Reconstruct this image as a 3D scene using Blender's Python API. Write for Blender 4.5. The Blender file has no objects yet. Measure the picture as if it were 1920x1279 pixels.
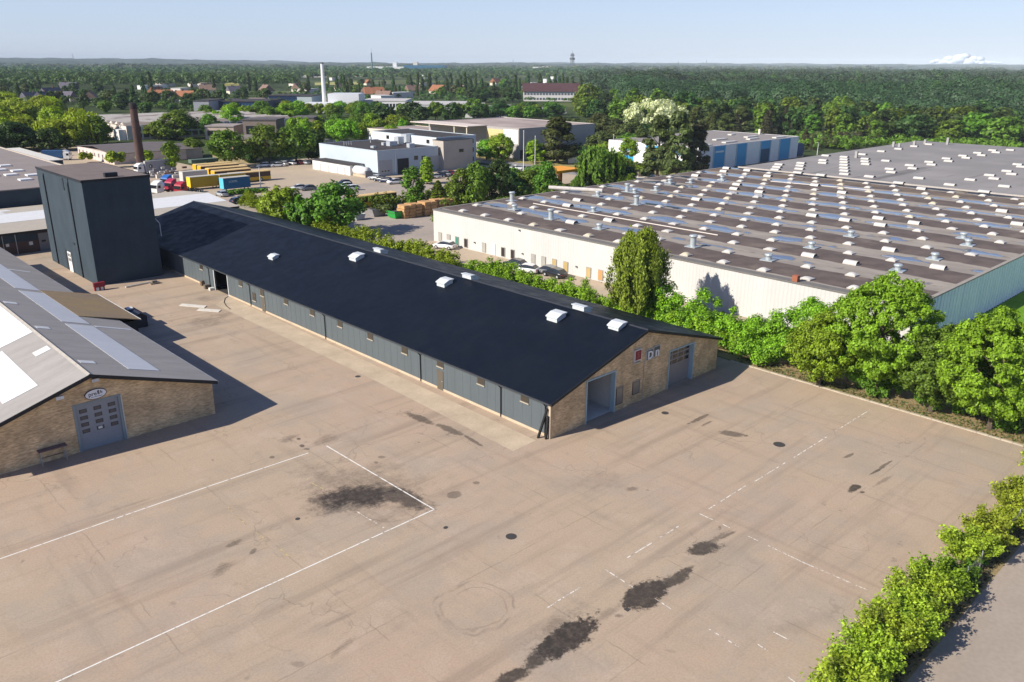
import bpy, math, random
import numpy as np
from mathutils import Vector, Matrix

# ------------------------------------------------------------------ camera, world, sun, exposure
SC = bpy.context.scene
COL = SC.collection
FPX, PITCH, ROLL, YAW = 1530.23, 0.328156, -0.0039399, 0.7587365   # solved from the building lines of the photograph
CAMH = 32.0
CX, CY = 960.0, 639.5
_cp, _sp, _cr, _sr, _cy, _sy = math.cos(PITCH), math.sin(PITCH), math.cos(ROLL), math.sin(ROLL), math.cos(YAW), math.sin(YAW)
_f = np.array([_sy*_cp, _cy*_cp, -_sp]); _r = np.array([_cy, -_sy, 0.0]); _d = np.cross(_f, _r)
RC = np.array([[_cr, _sr, 0], [-_sr, _cr, 0], [0, 0, 1]]) @ np.array([_r, _d, _f])
cam = bpy.data.cameras.new('camera'); camo = bpy.data.objects.new('camera', cam); COL.objects.link(camo)
cam.sensor_width = 36.0; cam.lens = FPX/1920*36.0; cam.clip_start = 0.5; cam.clip_end = 60000
M = Matrix(((RC[0][0], -RC[1][0], -RC[2][0], 0), (RC[0][1], -RC[1][1], -RC[2][1], 0), (RC[0][2], -RC[1][2], -RC[2][2], CAMH), (0, 0, 0, 1)))
camo.matrix_world = M
SC.camera = camo

SUN = Vector((-1.5, 0.40, 1.0)).normalized()
w = bpy.data.worlds.new("World"); SC.world = w; w.use_nodes = True
nt = w.node_tree; nt.nodes.clear()
sky = nt.nodes.new('ShaderNodeTexSky'); sky.sky_type = 'NISHITA'; sky.sun_disc = False
sky.sun_elevation = math.asin(SUN.z); sky.sun_rotation = math.atan2(SUN.x, SUN.y)
sky.altitude = 0; sky.air_density = 1.0; sky.dust_density = 0.2; sky.ozone_density = 3.0
bg = nt.nodes.new('ShaderNodeBackground'); bg.inputs['Strength'].default_value = 0.10
wo = nt.nodes.new('ShaderNodeOutputWorld')
tint = nt.nodes.new('ShaderNodeMixRGB'); tint.blend_type = 'MULTIPLY'; tint.inputs[0].default_value = 1.0; tint.inputs[2].default_value = (.77, .765, .97, 1)
air = nt.nodes.new('ShaderNodeMixRGB'); air.inputs[0].default_value = .62; air.inputs[2].default_value = (3.55, 4.35, 5.55, 1)
nt.links.new(tint.outputs[0], air.inputs[1])
nt.links.new(sky.outputs[0], tint.inputs[1]); # the pale band of air low over the land fades out upwards, the zenith is deeper
wtc = nt.nodes.new('ShaderNodeTexCoord'); wsx = nt.nodes.new('ShaderNodeSeparateXYZ'); nt.links.new(wtc.outputs['Generated'], wsx.inputs[0])
wm = nt.nodes.new('ShaderNodeMapRange'); wm.interpolation_type = 'SMOOTHSTEP'
for k_, x_ in ((1, .08), (2, .42), (3, .66), (4, 0.0)): wm.inputs[k_].default_value = x_
nt.links.new(wsx.outputs[2], wm.inputs[0]); nt.links.new(wm.outputs[0], air.inputs[0])
wd_ = nt.nodes.new('ShaderNodeMapRange'); wd_.interpolation_type = 'SMOOTHSTEP'
for k_, x_ in ((1, .10), (2, .50), (3, 1.0), (4, .84)): wd_.inputs[k_].default_value = x_
nt.links.new(wsx.outputs[2], wd_.inputs[0])
wsc = nt.nodes.new('ShaderNodeVectorMath'); wsc.operation = 'SCALE'; nt.links.new(air.outputs[0], wsc.inputs[0]); nt.links.new(wd_.outputs[0], wsc.inputs['Scale'])
nt.links.new(wsc.outputs[0], bg.inputs[0]); nt.links.new(bg.outputs[0], wo.inputs[0])
sl = bpy.data.lights.new('sun', 'SUN'); sl.energy = 4.6; sl.angle = math.radians(0.5); sl.color = (1.0, 0.93, 0.82)
so = bpy.data.objects.new('sun', sl); COL.objects.link(so)
so.rotation_euler = (-SUN).to_track_quat('-Z', 'Y').to_euler()
vs = SC.view_settings; vs.view_transform = 'Standard'; vs.look = 'None'; vs.gamma = 1.0; vs.exposure = 0.66; vs.use_curve_mapping = False
SC.cycles.use_denoising = True
SC.cycles.max_bounces = 6; SC.cycles.diffuse_bounces = 3; SC.cycles.glossy_bounces = 3; SC.cycles.transmission_bounces = 4
SC.cycles.volume_bounces = 0; SC.cycles.transparent_max_bounces = 6

# ------------------------------------------------------------------ helpers
def ray(u, v): return RC.T @ np.array([(u-CX)/FPX, (v-CY)/FPX, 1.0])
def G(u, v, z=0.0):
    d = ray(u, v); t = (z-CAMH)/d[2]; return np.array([d[0]*t, d[1]*t, z])
def PL(u, v, axis, val):
    d = ray(u, v); t = val/d[axis]; return np.array([d[0]*t, d[1]*t, CAMH+d[2]*t])
def HZ(u, v, p):
    d = ray(u, v); t = math.hypot(p[0], p[1])/math.hypot(d[0], d[1]); return CAMH + d[2]*t
def PXM(p): return FPX/max(1.0, float((RC @ (np.array(p)-np.array([0, 0, CAMH])))[2]))
def lin(r, g, b):
    f = lambda c: (c/255/12.92) if c/255 <= 0.04045 else ((c/255+0.055)/1.055)**2.4
    return (f(r), f(g), f(b))

MATS = {}
def newmat(name):
    m = bpy.data.materials.new(name); m.use_nodes = True; MATS[name] = m
    return m, m.node_tree.nodes, m.node_tree.links
def mat(name, col, rough=0.8, var=0.12, scale=1.5, col2=None, metal=0.0, bump=0.0, spec=0.3, stretch=None, fine=0.06, coat=0.0):
    """principled with two octaves of object-space noise in the colour"""
    if name in MATS: return MATS[name]
    m, N, L = newmat(name); b = N['Principled BSDF']
    tc = N.new('ShaderNodeTexCoord'); mp = N.new('ShaderNodeMapping'); L.new(tc.outputs['Object'], mp.inputs[0])
    if stretch: mp.inputs['Scale'].default_value = stretch
    n1 = N.new('ShaderNodeTexNoise'); n1.inputs['Scale'].default_value = scale; n1.inputs['Detail'].default_value = 5; n1.inputs['Roughness'].default_value = 0.62
    L.new(mp.outputs[0], n1.inputs['Vector'])
    cr = N.new('ShaderNodeValToRGB'); c2 = col2 or tuple(min(1, c*(1+var)) for c in col); c1 = col if col2 else tuple(c*(1-var) for c in col)
    cr.color_ramp.elements[0].color = (*c1, 1); cr.color_ramp.elements[1].color = (*c2, 1)
    cr.color_ramp.elements[0].position = 0.32; cr.color_ramp.elements[1].position = 0.68
    L.new(n1.outputs[0], cr.inputs[0])
    n2 = N.new('ShaderNodeTexNoise'); n2.inputs['Scale'].default_value = scale*14; n2.inputs['Detail'].default_value = 2
    L.new(mp.outputs[0], n2.inputs['Vector'])
    mr = N.new('ShaderNodeMapRange'); mr.inputs[1].default_value = 0.3; mr.inputs[2].default_value = 0.7; mr.inputs[3].default_value = 1-fine; mr.inputs[4].default_value = 1+fine
    L.new(n2.outputs[0], mr.inputs[0])
    mx = N.new('ShaderNodeVectorMath'); mx.operation = 'SCALE'; L.new(cr.outputs[0], mx.inputs[0]); L.new(mr.outputs[0], mx.inputs['Scale'])
    L.new(mx.outputs[0], b.inputs['Base Color'])
    b.inputs['Roughness'].default_value = rough; b.inputs['Metallic'].default_value = metal; b.inputs['Specular IOR Level'].default_value = spec
    b.inputs['Coat Weight'].default_value = coat
    if bump:
        bp = N.new('ShaderNodeBump'); bp.inputs['Strength'].default_value = bump; bp.inputs['Distance'].default_value = 0.05
        L.new(n2.outputs[0], bp.inputs['Height']); L.new(bp.outputs[0], b.inputs['Normal'])
    return m
def flat(name, col, rough=0.6, metal=0.0, spec=0.4, coat=0.0): return mat(name, col, rough, 0.05, 2.0, None, metal, 0.0, spec, None, 0.03, coat)
def leafmat(name, col, hue=0.03, val=0.45, trans=0.27, lumps=0.7, lo=.55, hi=1.45):
    m, N, L = newmat(name); b = N['Principled BSDF']; out = N['Material Output']
    oi = N.new('ShaderNodeObjectInfo'); ge = N.new('ShaderNodeNewGeometry')
    hs = N.new('ShaderNodeHueSaturation'); hs.inputs['Color'].default_value = (*col, 1)
    def rng(src, lo, hi):
        r = N.new('ShaderNodeMapRange'); r.inputs[3].default_value = lo; r.inputs[4].default_value = hi; L.new(src, r.inputs[0]); return r.outputs[0]
    L.new(rng(oi.outputs['Random'], 0.5-hue, 0.5+hue), hs.inputs['Hue'])
    a = rng(ge.outputs['Random Per Island'], 1-val, 1+val); c = rng(oi.outputs['Random'], 0.78, 1.2)
    tc = N.new('ShaderNodeTexCoord'); no = N.new('ShaderNodeTexNoise'); no.inputs['Scale'].default_value = lumps; L.new(tc.outputs['Object'], no.inputs[0])
    d = rng(no.outputs[0], lo, hi)
    mu = N.new('ShaderNodeMath'); mu.operation = 'MULTIPLY'; L.new(a, mu.inputs[0]); L.new(c, mu.inputs[1])
    mu2 = N.new('ShaderNodeMath'); mu2.operation = 'MULTIPLY'; L.new(mu.outputs[0], mu2.inputs[0]); L.new(d, mu2.inputs[1])
    L.new(mu2.outputs[0], hs.inputs['Value'])
    L.new(hs.outputs[0], b.inputs['Base Color']); b.inputs['Roughness'].default_value = 0.55; b.inputs['Specular IOR Level'].default_value = 0.25
    tr = N.new('ShaderNodeBsdfTranslucent'); sc = N.new('ShaderNodeMixRGB'); sc.blend_type = 'MULTIPLY'; sc.inputs[0].default_value = 1; sc.inputs[2].default_value = (1.25, 1.3, 0.5, 1)
    L.new(hs.outputs[0], sc.inputs[1]); L.new(sc.outputs[0], tr.inputs[0])
    mx = N.new('ShaderNodeMixShader'); mx.inputs[0].default_value = trans; L.new(b.outputs[0], mx.inputs[1]); L.new(tr.outputs[0], mx.inputs[2]); L.new(mx.outputs[0], out.inputs[0])
    return m

ORIG = {}
def thing(name, label, cat, loc=(0, 0, 0), rotz=0.0, group=None):
    o = bpy.data.objects.new(name, None); COL.objects.link(o); o.empty_display_size = 0.5
    o.location = loc; o.rotation_euler = (0, 0, rotz); o['label'] = label; o['category'] = cat
    if group: o['group'] = group
    ORIG[o.name] = Vector(loc); return o
def tag(o, label, cat, group=None):
    o['label'] = label; o['category'] = cat
    if group: o['group'] = group
    return o
def dup(root, loc, rotz=0.0, label=None, scale=None, group=None):
    r = root.copy(); COL.objects.link(r); r.location = loc; r.rotation_euler = (0, 0, rotz)
    if scale is not None: r.scale = scale
    if label: r['label'] = label
    if group: r['group'] = group
    for ch in list(root.children):
        c = ch.copy(); COL.objects.link(c); c.parent = r
        for g in ch.children:
            d = g.copy(); COL.objects.link(d); d.parent = c
    return r

class MB:
    def __init__(s): s.v = []; s.f = []; s.m = []
    def add(s, vs, fs, mi=0):
        b = len(s.v); s.v += [tuple(map(float, p)) for p in vs]
        for f in fs: s.f.append(tuple(b+i for i in f)); s.m.append(mi)
        return s
    def box(s, x0, x1, y0, y1, z0, z1, mi=0):
        return s.add([(x0,y0,z0),(x1,y0,z0),(x1,y1,z0),(x0,y1,z0),(x0,y0,z1),(x1,y0,z1),(x1,y1,z1),(x0,y1,z1)],
                     [(0,3,2,1),(4,5,6,7),(0,1,5,4),(1,2,6,5),(2,3,7,6),(3,0,4,7)], mi)
    def quad(s, a, b, c, d, mi=0): return s.add([a, b, c, d], [(0, 1, 2, 3)], mi)
    def poly(s, pts, mi=0): return s.add(pts, [tuple(range(len(pts)))], mi)
    def prism(s, pts, axis, a, b, mi=0):
        """extrude a 2-D outline along axis: x -> (y,z) outline, y -> (x,z), z -> (x,y)"""
        def P(p, t): return (t, p[0], p[1]) if axis == 'x' else ((p[0], t, p[1]) if axis == 'y' else (p[0], p[1], t))
        n = len(pts); vs = [P(p, a) for p in pts] + [P(p, b) for p in pts]
        fs = [tuple(range(n))[::-1], tuple(range(n, 2*n))] + [(i, (i+1) % n, n+(i+1) % n, n+i) for i in range(n)]
        return s.add(vs, fs, mi)
    def tube(s, p0, p1, r0, r1=None, n=8, mi=0, cap=True):
        r1 = r0 if r1 is None else r1; p0, p1 = Vector(p0), Vector(p1); d = (p1-p0).normalized()
        a = d.orthogonal().normalized(); b = d.cross(a); vs = []
        for p, r in ((p0, r0), (p1, r1)):
            for i in range(n):
                t = 2*math.pi*i/n; vs.append(p + a*math.cos(t)*r + b*math.sin(t)*r)
        fs = [(i, (i+1) % n, n+(i+1) % n, n+i) for i in range(n)]
        if cap: fs += [tuple(range(n))[::-1], tuple(range(n, 2*n))]
        return s.add(vs, fs, mi)
    def slab(s, pts, th, mi=0):
        """a tilted plate from a top polygon, thickness straight down"""
        n = len(pts); lo = [(p[0], p[1], p[2]-th) for p in pts]
        return s.add(list(pts)+lo, [tuple(range(n)), tuple(range(n, 2*n))[::-1]] + [(n+i, n+(i+1) % n, (i+1) % n, i) for i in range(n)], mi)
    def build(s, name, mats, parent=None, smooth=False, kind=None):
        me = bpy.data.meshes.new(name); off = Vector((0, 0, 0))
        p = parent
        while p is not None:
            if p.name in ORIG: off = ORIG[p.name]; break
            p = p.parent
        me.from_pydata([(v[0]-off.x, v[1]-off.y, v[2]-off.z) for v in s.v], [], s.f)
        for m in (mats if isinstance(mats, (list, tuple)) else [mats]): me.materials.append(m)
        me.polygons.foreach_set('material_index', s.m)
        if smooth: me.polygons.foreach_set('use_smooth', [True]*len(me.polygons))
        me.update()
        o = bpy.data.objects.new(name, me); COL.objects.link(o)
        if parent is not None: o.parent = parent
        if kind: o['kind'] = kind
        return o
def part(name, mats, parent, *boxes):
    m = MB()
    for b in boxes: m.box(*b)
    return m.build(name, mats, parent)
def sheet(name, pts, z, m, kind='structure'):
    return MB().poly([(p[0], p[1], z) for p in pts]).build(name, m, None, kind=kind)
def rect(x0, x1, y0, y1): return [(x0, y0), (x1, y0), (x1, y1), (x0, y1)]
def text_part(name, s, size, m, parent, loc, rot, ext=0.01, bold=0.0):
    cu = bpy.data.curves.new(name, 'FONT'); cu.body = s; cu.size = size; cu.extrude = ext; cu.offset = bold; cu.align_x = 'CENTER'; cu.align_y = 'CENTER'
    t = bpy.data.objects.new(name+'_tmp', cu); COL.objects.link(t)
    dg = bpy.context.evaluated_depsgraph_get(); me = bpy.data.meshes.new_from_object(t.evaluated_get(dg)); COL.objects.unlink(t); bpy.data.objects.remove(t)
    me.materials.clear(); me.materials.append(m)
    o = bpy.data.objects.new(name, me); COL.objects.link(o); o.parent = parent
    o.location = Vector(loc) - ORIG.get(parent.name, Vector((0, 0, 0))); o.rotation_euler = rot
    return o
RX90 = (math.radians(90), 0, 0)          # text on a wall that faces -Y

# ------------------------------------------------------------------ materials
WHITE = mat('white_sheet_metal', (.52, .505, .48), .55, .05, .25, fine=.02, stretch=(1, 1, .3))
WHITE2 = mat('white_paint', (.66, .66, .65), .5, .04, 1)
BRICK = None
GLASS = flat('dark_glass', (.018, .022, .026), .12, spec=.6)
NAVY = mat('dark_navy_render', (.047, .063, .077), .85, .12, .5, fine=.05, spec=.08, stretch=(1, 1, .5))
SLATE = mat('slate_blue_panel', (.088, .106, .116), .5, .06, .4, fine=.03, stretch=(1, 1, .2))
BLACKROOF = None
def blackroof():
    m, N, L = newmat('black_roofing'); b = N['Principled BSDF']; tc = N.new('ShaderNodeTexCoord'); P = tc.outputs['Object']; sx = N.new('ShaderNodeSeparateXYZ'); L.new(P, sx.inputs[0])
    base = mixc(N, L, mrange(N, L, noise(N, L, P, .22, 5, .65), .35, .65), (.0056, .0086, .0155), (.0074, .0106, .0178))
    base = mixc(N, L, mrange(N, L, noise(N, L, P, 1.0, 5, .65, (.10, 1.3, 1)), .52, .75, 0, .5), base, (.0150, .0175, .0235))       # runs down the slope
    seam = mrange(N, L, math2(N, L, 'PINGPONG', sx.outputs[1], .54), .035, .012, 0, .55); base = mixc(N, L, math2(N, L, 'MULTIPLY', seam, mrange(N, L, noise(N, L, P, .5, 3), .35, .6)), base, (.003, .004, .007))
    lap = mrange(N, L, math2(N, L, 'PINGPONG', math2(N, L, 'ADD', sx.outputs[0], .4), 2.25), .04, .015, 0, .4); base = mixc(N, L, lap, base, (.017, .020, .027))
    v = N.new('ShaderNodeTexVoronoi'); v.inputs['Scale'].default_value = .33; L.new(P, v.inputs['Vector']); sp = mrange(N, L, math2(N, L, 'ADD', v.outputs['Distance'], math2(N, L, 'MULTIPLY', noise(N, L, P, 6, 2), .05)), .062, .048, 0, .5); sp = math2(N, L, 'MULTIPLY', sp, mrange(N, L, noise(N, L, P, .13, 2), .52, .58)); base = mixc(N, L, sp, base, (.25, .25, .24))
    L.new(base, b.inputs['Base Color']); L.new(mrange(N, L, noise(N, L, P, .6, 4), .3, .7, .42, .62), b.inputs['Roughness']); b.inputs['Specular IOR Level'].default_value = .09
    bp = N.new('ShaderNodeBump'); bp.inputs['Strength'].default_value = .08; bp.inputs['Distance'].default_value = .02; L.new(noise(N, L, P, 2.5, 4), bp.inputs['Height']); L.new(bp.outputs[0], b.inputs['Normal']); return m
FELT = mat('brown_roof_felt', (.165, .132, .118), .9, .12, .35, fine=.06)
GREYROOF = mat('grey_fibre_cement', (.315, .293, .272), .9, .10, .5, fine=.05, stretch=(.3, 1.5, 1))
TRANS = mat('translucent_roof_sheet', (.56, .57, .58), .5, .05, .8, fine=.03, stretch=(.3, 2, 1))
MOSS = mat('mossy_brown_roof', (.235, .172, .118), .95, .18, .35, (.285, .205, .098), fine=.1, stretch=(.5, 1.2, 1))
STEEL = mat('galvanised_steel', (.50, .53, .55), .45, .08, 2, metal=.4)
DARK = flat('dark_trim', (.012, .014, .018), .6)
BLACK = flat('black_rubber', (.012, .012, .013), .8)
INTERIOR = flat('shed_interior', (.66, .63, .58), .9)
CONC = mat('light_concrete', (.47, .375, .265), .9, .14, .35, fine=.06)
KERB = mat('kerb_stone', (.40, .35, .27), .9, .12, 1.2)
BARK = mat('bark', (.10, .075, .055), .95, .25, 2)
WOODB = mat('pale_timber', (.62, .58, .50), .8, .1, 2)
LBLUE = flat('pale_blue_frame', (.33, .45, .50), .6)
DOORGREY = mat('grey_door_panel', (.26, .28, .31), .55, .05, 1)
GREYWALL = mat('light_grey_cladding', (.44, .50, .54), .6, .04, .3, fine=.02)
BEIGEWALL = mat('beige_cladding', (.40, .36, .31), .8, .06, .4)
YELLOW = flat('yellow_paint', (.75, .48, .03), .45)
SKYBLUE = flat('blue_paint', (.03, .30, .56), .45)
CREAMW = mat('cream_wall', (.60, .55, .44), .85, .08, .4)
LEAF = dict(bright=leafmat('leaf_bright', (.205, .335, .018)), mid=leafmat('leaf_mid', (.115, .200, .018)), dark=leafmat('leaf_dark', (.045, .090, .018)),
            yellow=leafmat('leaf_yellow', (.27, .345, .02), hue=.012), cream=leafmat('leaf_cream', (.56, .58, .36), .015), olive=leafmat('leaf_olive', (.085, .110, .028), .02, trans=.2),
            brown=leafmat('leaf_brown', (.060, .058, .026), .02, trans=.12), weep=leafmat('leaf_weep', (.21, .345, .035)), lime=leafmat('leaf_lime', (.30, .40, .03), .02), forest=leafmat('leaf_forest', (.036, .064, .024), trans=.15, lumps=.022, lo=.25, hi=2.0, val=.25), far=leafmat('leaf_far', (.060, .105, .022), lumps=.055, lo=.35, hi=1.65))

def brickmat():
    m, N, L = newmat('yellow_brick'); b = N['Principled BSDF']; tc = N.new('ShaderNodeTexCoord')
    mp = N.new('ShaderNodeMapping'); mp.inputs['Rotation'].default_value = (math.radians(-90), 0, 0); L.new(tc.outputs['Object'], mp.inputs[0])
    br = N.new('ShaderNodeTexBrick'); br.inputs['Scale'].default_value = 1.0; br.inputs['Brick Width'].default_value = .24; br.inputs['Row Height'].default_value = .085; br.inputs['Mortar Size'].default_value = .010
    br.inputs['Color1'].default_value = (.74, .585, .355, 1); br.inputs['Color2'].default_value = (.50, .385, .24, 1); br.inputs['Mortar'].default_value = (.58, .48, .34, 1); br.inputs['Bias'].default_value = -.1
    L.new(mp.outputs[0], br.inputs['Vector'])
    n = N.new('ShaderNodeTexNoise'); n.inputs['Scale'].default_value = .55; n.inputs['Detail'].default_value = 6; L.new(tc.outputs['Object'], n.inputs[0])
    n3 = N.new('ShaderNodeTexNoise'); n3.inputs['Scale'].default_value = 2.2; n3.inputs['Detail'].default_value = 3; mp3 = N.new('ShaderNodeMapping'); mp3.inputs['Scale'].default_value = (.8, 1, 3.2); L.new(tc.outputs['Object'], mp3.inputs[0]); L.new(mp3.outputs[0], n3.inputs[0])
    cr = N.new('ShaderNodeValToRGB'); cr.color_ramp.elements[0].position = .36; cr.color_ramp.elements[1].position = .64; cr.color_ramp.elements[0].color = (.72, .68, .64, 1); cr.color_ramp.elements[1].color = (1.16, 1.1, 1.04, 1); L.new(n.outputs[0], cr.inputs[0])
    cr3 = N.new('ShaderNodeValToRGB'); cr3.color_ramp.elements[0].position = .34; cr3.color_ramp.elements[1].position = .60; cr3.color_ramp.elements[0].color = (.70, .62, .56, 1); cr3.color_ramp.elements[1].color = (1.06, 1.04, 1.0, 1); L.new(n3.outputs[0], cr3.inputs[0])
    mx = N.new('ShaderNodeMixRGB'); mx.blend_type = 'MULTIPLY'; mx.inputs[0].default_value = .9; L.new(br.outputs[0], mx.inputs[1]); L.new(cr.outputs[0], mx.inputs[2])
    mx3 = N.new('ShaderNodeMixRGB'); mx3.blend_type = 'MULTIPLY'; mx3.inputs[0].default_value = .8; L.new(mx.outputs[0], mx3.inputs[1]); L.new(cr3.outputs[0], mx3.inputs[2])
    L.new(mx3.outputs[0], b.inputs['Base Color']); b.inputs['Roughness'].default_value = .9
    return m
BRICK = brickmat()

# ------------------------------------------------------------------ the ground
def noise(N, L, vec, scale, detail=5, rough=.6, stretch=None, rot=0.0):
    if stretch or rot:
        mp = N.new('ShaderNodeMapping'); mp.inputs['Scale'].default_value = stretch or (1, 1, 1); mp.inputs['Rotation'].default_value = (0, 0, rot); L.new(vec, mp.inputs[0]); vec = mp.outputs[0]
    n = N.new('ShaderNodeTexNoise'); n.inputs['Scale'].default_value = scale; n.inputs['Detail'].default_value = detail; n.inputs['Roughness'].default_value = rough; L.new(vec, n.inputs['Vector'])
    return n.outputs[0]
def mrange(N, L, src, a, b, lo=0.0, hi=1.0, smooth=True):
    r = N.new('ShaderNodeMapRange'); r.interpolation_type = 'SMOOTHSTEP' if smooth else 'LINEAR'
    for i, x in ((1, a), (2, b), (3, lo), (4, hi)): r.inputs[i].default_value = x
    L.new(src, r.inputs[0]); return r.outputs[0]
def math2(N, L, op, a, b):
    m = N.new('ShaderNodeMath'); m.operation = op
    for i, x in ((0, a), (1, b)):
        if isinstance(x, (int, float)): m.inputs[i].default_value = x
        else: L.new(x, m.inputs[i])
    return m.outputs[0]
def mixc(N, L, fac, c1, c2, blend='MIX'):
    m = N.new('ShaderNodeMixRGB'); m.blend_type = blend
    for i, x in ((0, fac), (1, c1), (2, c2)):
        if isinstance(x, (int, float)): m.inputs[i].default_value = x
        elif isinstance(x, tuple): m.inputs[i].default_value = (*x, 1)
        else: L.new(x, m.inputs[i])
    return m.outputs[0]

BLACKROOF = blackroof()
STAINS = [  # photo pixel centre, half-length px along, half-width px across, image angle deg, strength, softness, ragged
    (672, 930, 92, 27, -4, .93, .6, .42), (640, 936, 62, 25, -8, .75, .8, .6), (738, 928, 76, 20, 14, .80, .5, .45), (690, 918, 125, 46, 4, .42, .9, .7), (610, 936, 40, 10, -4, .7, .7, .6),
    (1062, 1196, 66, 30, -28, .93, .22, .45), (1010, 1232, 50, 17, -38, .84, .4, .55), (962, 1268, 46, 15, -30, .86, .4, .55), (1040, 1180, 60, 18, -32, .35, .6, .8),
    (1212, 1112, 48, 26, -18, .90, .2, .42), (1255, 1092, 46, 12, -26, .82, .3, .6), (1282, 1072, 22, 4, -28, .7, .5, .5), (1140, 1150, 35, 8, -35, .35, .8, .7),
    (1318, 1028, 34, 14, -10, .84, .35, .6), (1340, 1012, 30, 6, -30, .5, .5, .6), (1362, 1004, 18, 3, -25, .6, .5, .5),
    (1603, 914, 13, 6, -18, .85, .3, .5), (1617, 923, 5, 2, 0, .8, .3, .4), (788, 785, 30, 6, 22, .62, .3, .4), (845, 806, 30, 6, 20, .62, .3, .4), (885, 825, 24, 3, 30, .6, .3, .4),
    (1312, 785, 22, 3.2, -24, .6, .3, .4), (1325, 794, 12, 2, -24, .5, .4, .4), (1372, 813, 24, 5, 8, .62, .3, .4), (1398, 817, 5, 2, 0, .6, .3, .4), (1640, 885, 18, 2.2, -28, .7, .3, .6), (1662, 870, 14, 2, -30, .6, .3, .6),
    (1590, 855, 12, 2.5, -25, .6, .4, .6), (852, 928, 15, 7, -8, .5, .2, .3), (893, 905, 7, 3, 0, .5, .3, .4), (1184, 917, 13, 4, -5, .45, .5, .5), (540, 823, 18, 5, -16, .35, .6, .6), (610, 823, 22, 8, -10, .35, .8, .7),
    (560, 823, 5, 2.5, 0, .7, .3, .4), (566, 836, 5, 2.5, 0, .7, .3, .4), (575, 842, 6, 2, 0, .6, .3, .4), (510, 857, 6, 2.5, -8, .6, .4, .4), (415, 1068, 26, 9, -35, .38, .6, .7), (437, 1020, 14, 4, -25, .45, .5, .6), (475, 1033, 9, 4, -30, .5, .4, .5),
    (715, 857, 8, 3, 0, .5, .4, .4), (705, 867, 5, 2.5, 0, .5, .4, .4), (385, 602, 34, 9, -8, .32, .8, .8), (420, 592, 18, 6, -20, .30, .8, .8), (1650, 905, 22, 3, -30, .35, .5, .7), (385, 560, 20, 5, 0, .25, .8, .8),
    (640, 1160, 60, 3, -25, .22, .8, .8), (560, 1245, 14, 6, 0, .3, .5, .6), (640, 1215, 26, 6, -40, .28, .6, .7), (1160, 1155, 9, 4, 0, .5, .5, .5), (835, 990, 4, 2, 0, .9, .3, .2), (700, 880, 30, 9, 0, .18, 1, 1), (1500, 1170, 60, 14, -16, .14, 1, 1), (1120, 900, 46, 16, -5, .16, 1, 1)]
def stain_mask(N, L, P):
    """union of worn patches; each is an ellipse on the ground with a ragged edge"""
    nz = noise(N, L, P, 1.1, 6, .7); nz2 = noise(N, L, P, 4.5, 3, .6)
    rag = math2(N, L, 'ADD', math2(N, L, 'SUBTRACT', nz, .5), math2(N, L, 'ADD', math2(N, L, 'MULTIPLY', math2(N, L, 'SUBTRACT', nz2, .5), .55), math2(N, L, 'MULTIPLY', math2(N, L, 'SUBTRACT', noise(N, L, P, .42, 4, .6), .5), 1.1)))
    cur = None
    for (u, v, a, b, ang, st, soft, rg) in STAINS:
        c = G(u, v); t = math.radians(ang)
        e1 = G(u+math.cos(t)*a, v+math.sin(t)*a) - c; e2 = G(u-math.sin(t)*b, v+math.cos(t)*b) - c
        A = np.array([[e1[0], e2[0]], [e1[1], e2[1]]]); U, S, Vt = np.linalg.svd(A)      # the ground ellipse of that image ellipse
        mp = N.new('ShaderNodeMapping'); mp.vector_type = 'TEXTURE'; mp.inputs['Location'].default_value = (c[0], c[1], 0)
        mp.inputs['Rotation'].default_value = (0, 0, math.atan2(U[1, 0], U[0, 0])); mp.inputs['Scale'].default_value = (S[0], S[1], 1)
        L.new(P, mp.inputs[0])
        sx = N.new('ShaderNodeSeparateXYZ'); L.new(mp.outputs[0], sx.inputs[0]); cb = N.new('ShaderNodeCombineXYZ'); L.new(sx.outputs[0], cb.inputs[0]); L.new(sx.outputs[1], cb.inputs[1])
        ln = N.new('ShaderNodeVectorMath'); ln.operation = 'LENGTH'; L.new(cb.outputs[0], ln.inputs[0])
        r = math2(N, L, 'ADD', ln.outputs['Value'], math2(N, L, 'MULTIPLY', rag, 2.9*rg))
        mk = mrange(N, L, r, 1.0+soft*.5, 1.0-soft, 0, st)
        cur = mk if cur is None else math2(N, L, 'MAXIMUM', cur, mk)
    return cur
def ring_mask(N, L, P, u, v, r, wd, st):
    c = G(u, v); mp = N.new('ShaderNodeMapping'); mp.inputs['Location'].default_value = (-c[0], -c[1], 0); L.new(P, mp.inputs[0])
    ln = N.new('ShaderNodeVectorMath'); ln.operation = 'LENGTH'; L.new(mp.outputs[0], ln.inputs[0])
    nz = noise(N, L, P, .35, 2); r0 = math2(N, L, 'ADD', ln.outputs['Value'], math2(N, L, 'MULTIPLY', math2(N, L, 'SUBTRACT', nz, .5), 1.6))
    d = math2(N, L, 'ABSOLUTE', math2(N, L, 'SUBTRACT', r0, r), 0.0)
    m = mrange(N, L, d, wd, wd*.3, 0, st); return math2(N, L, 'MULTIPLY', m, mrange(N, L, noise(N, L, P, .5, 3), .38, .6))
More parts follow.
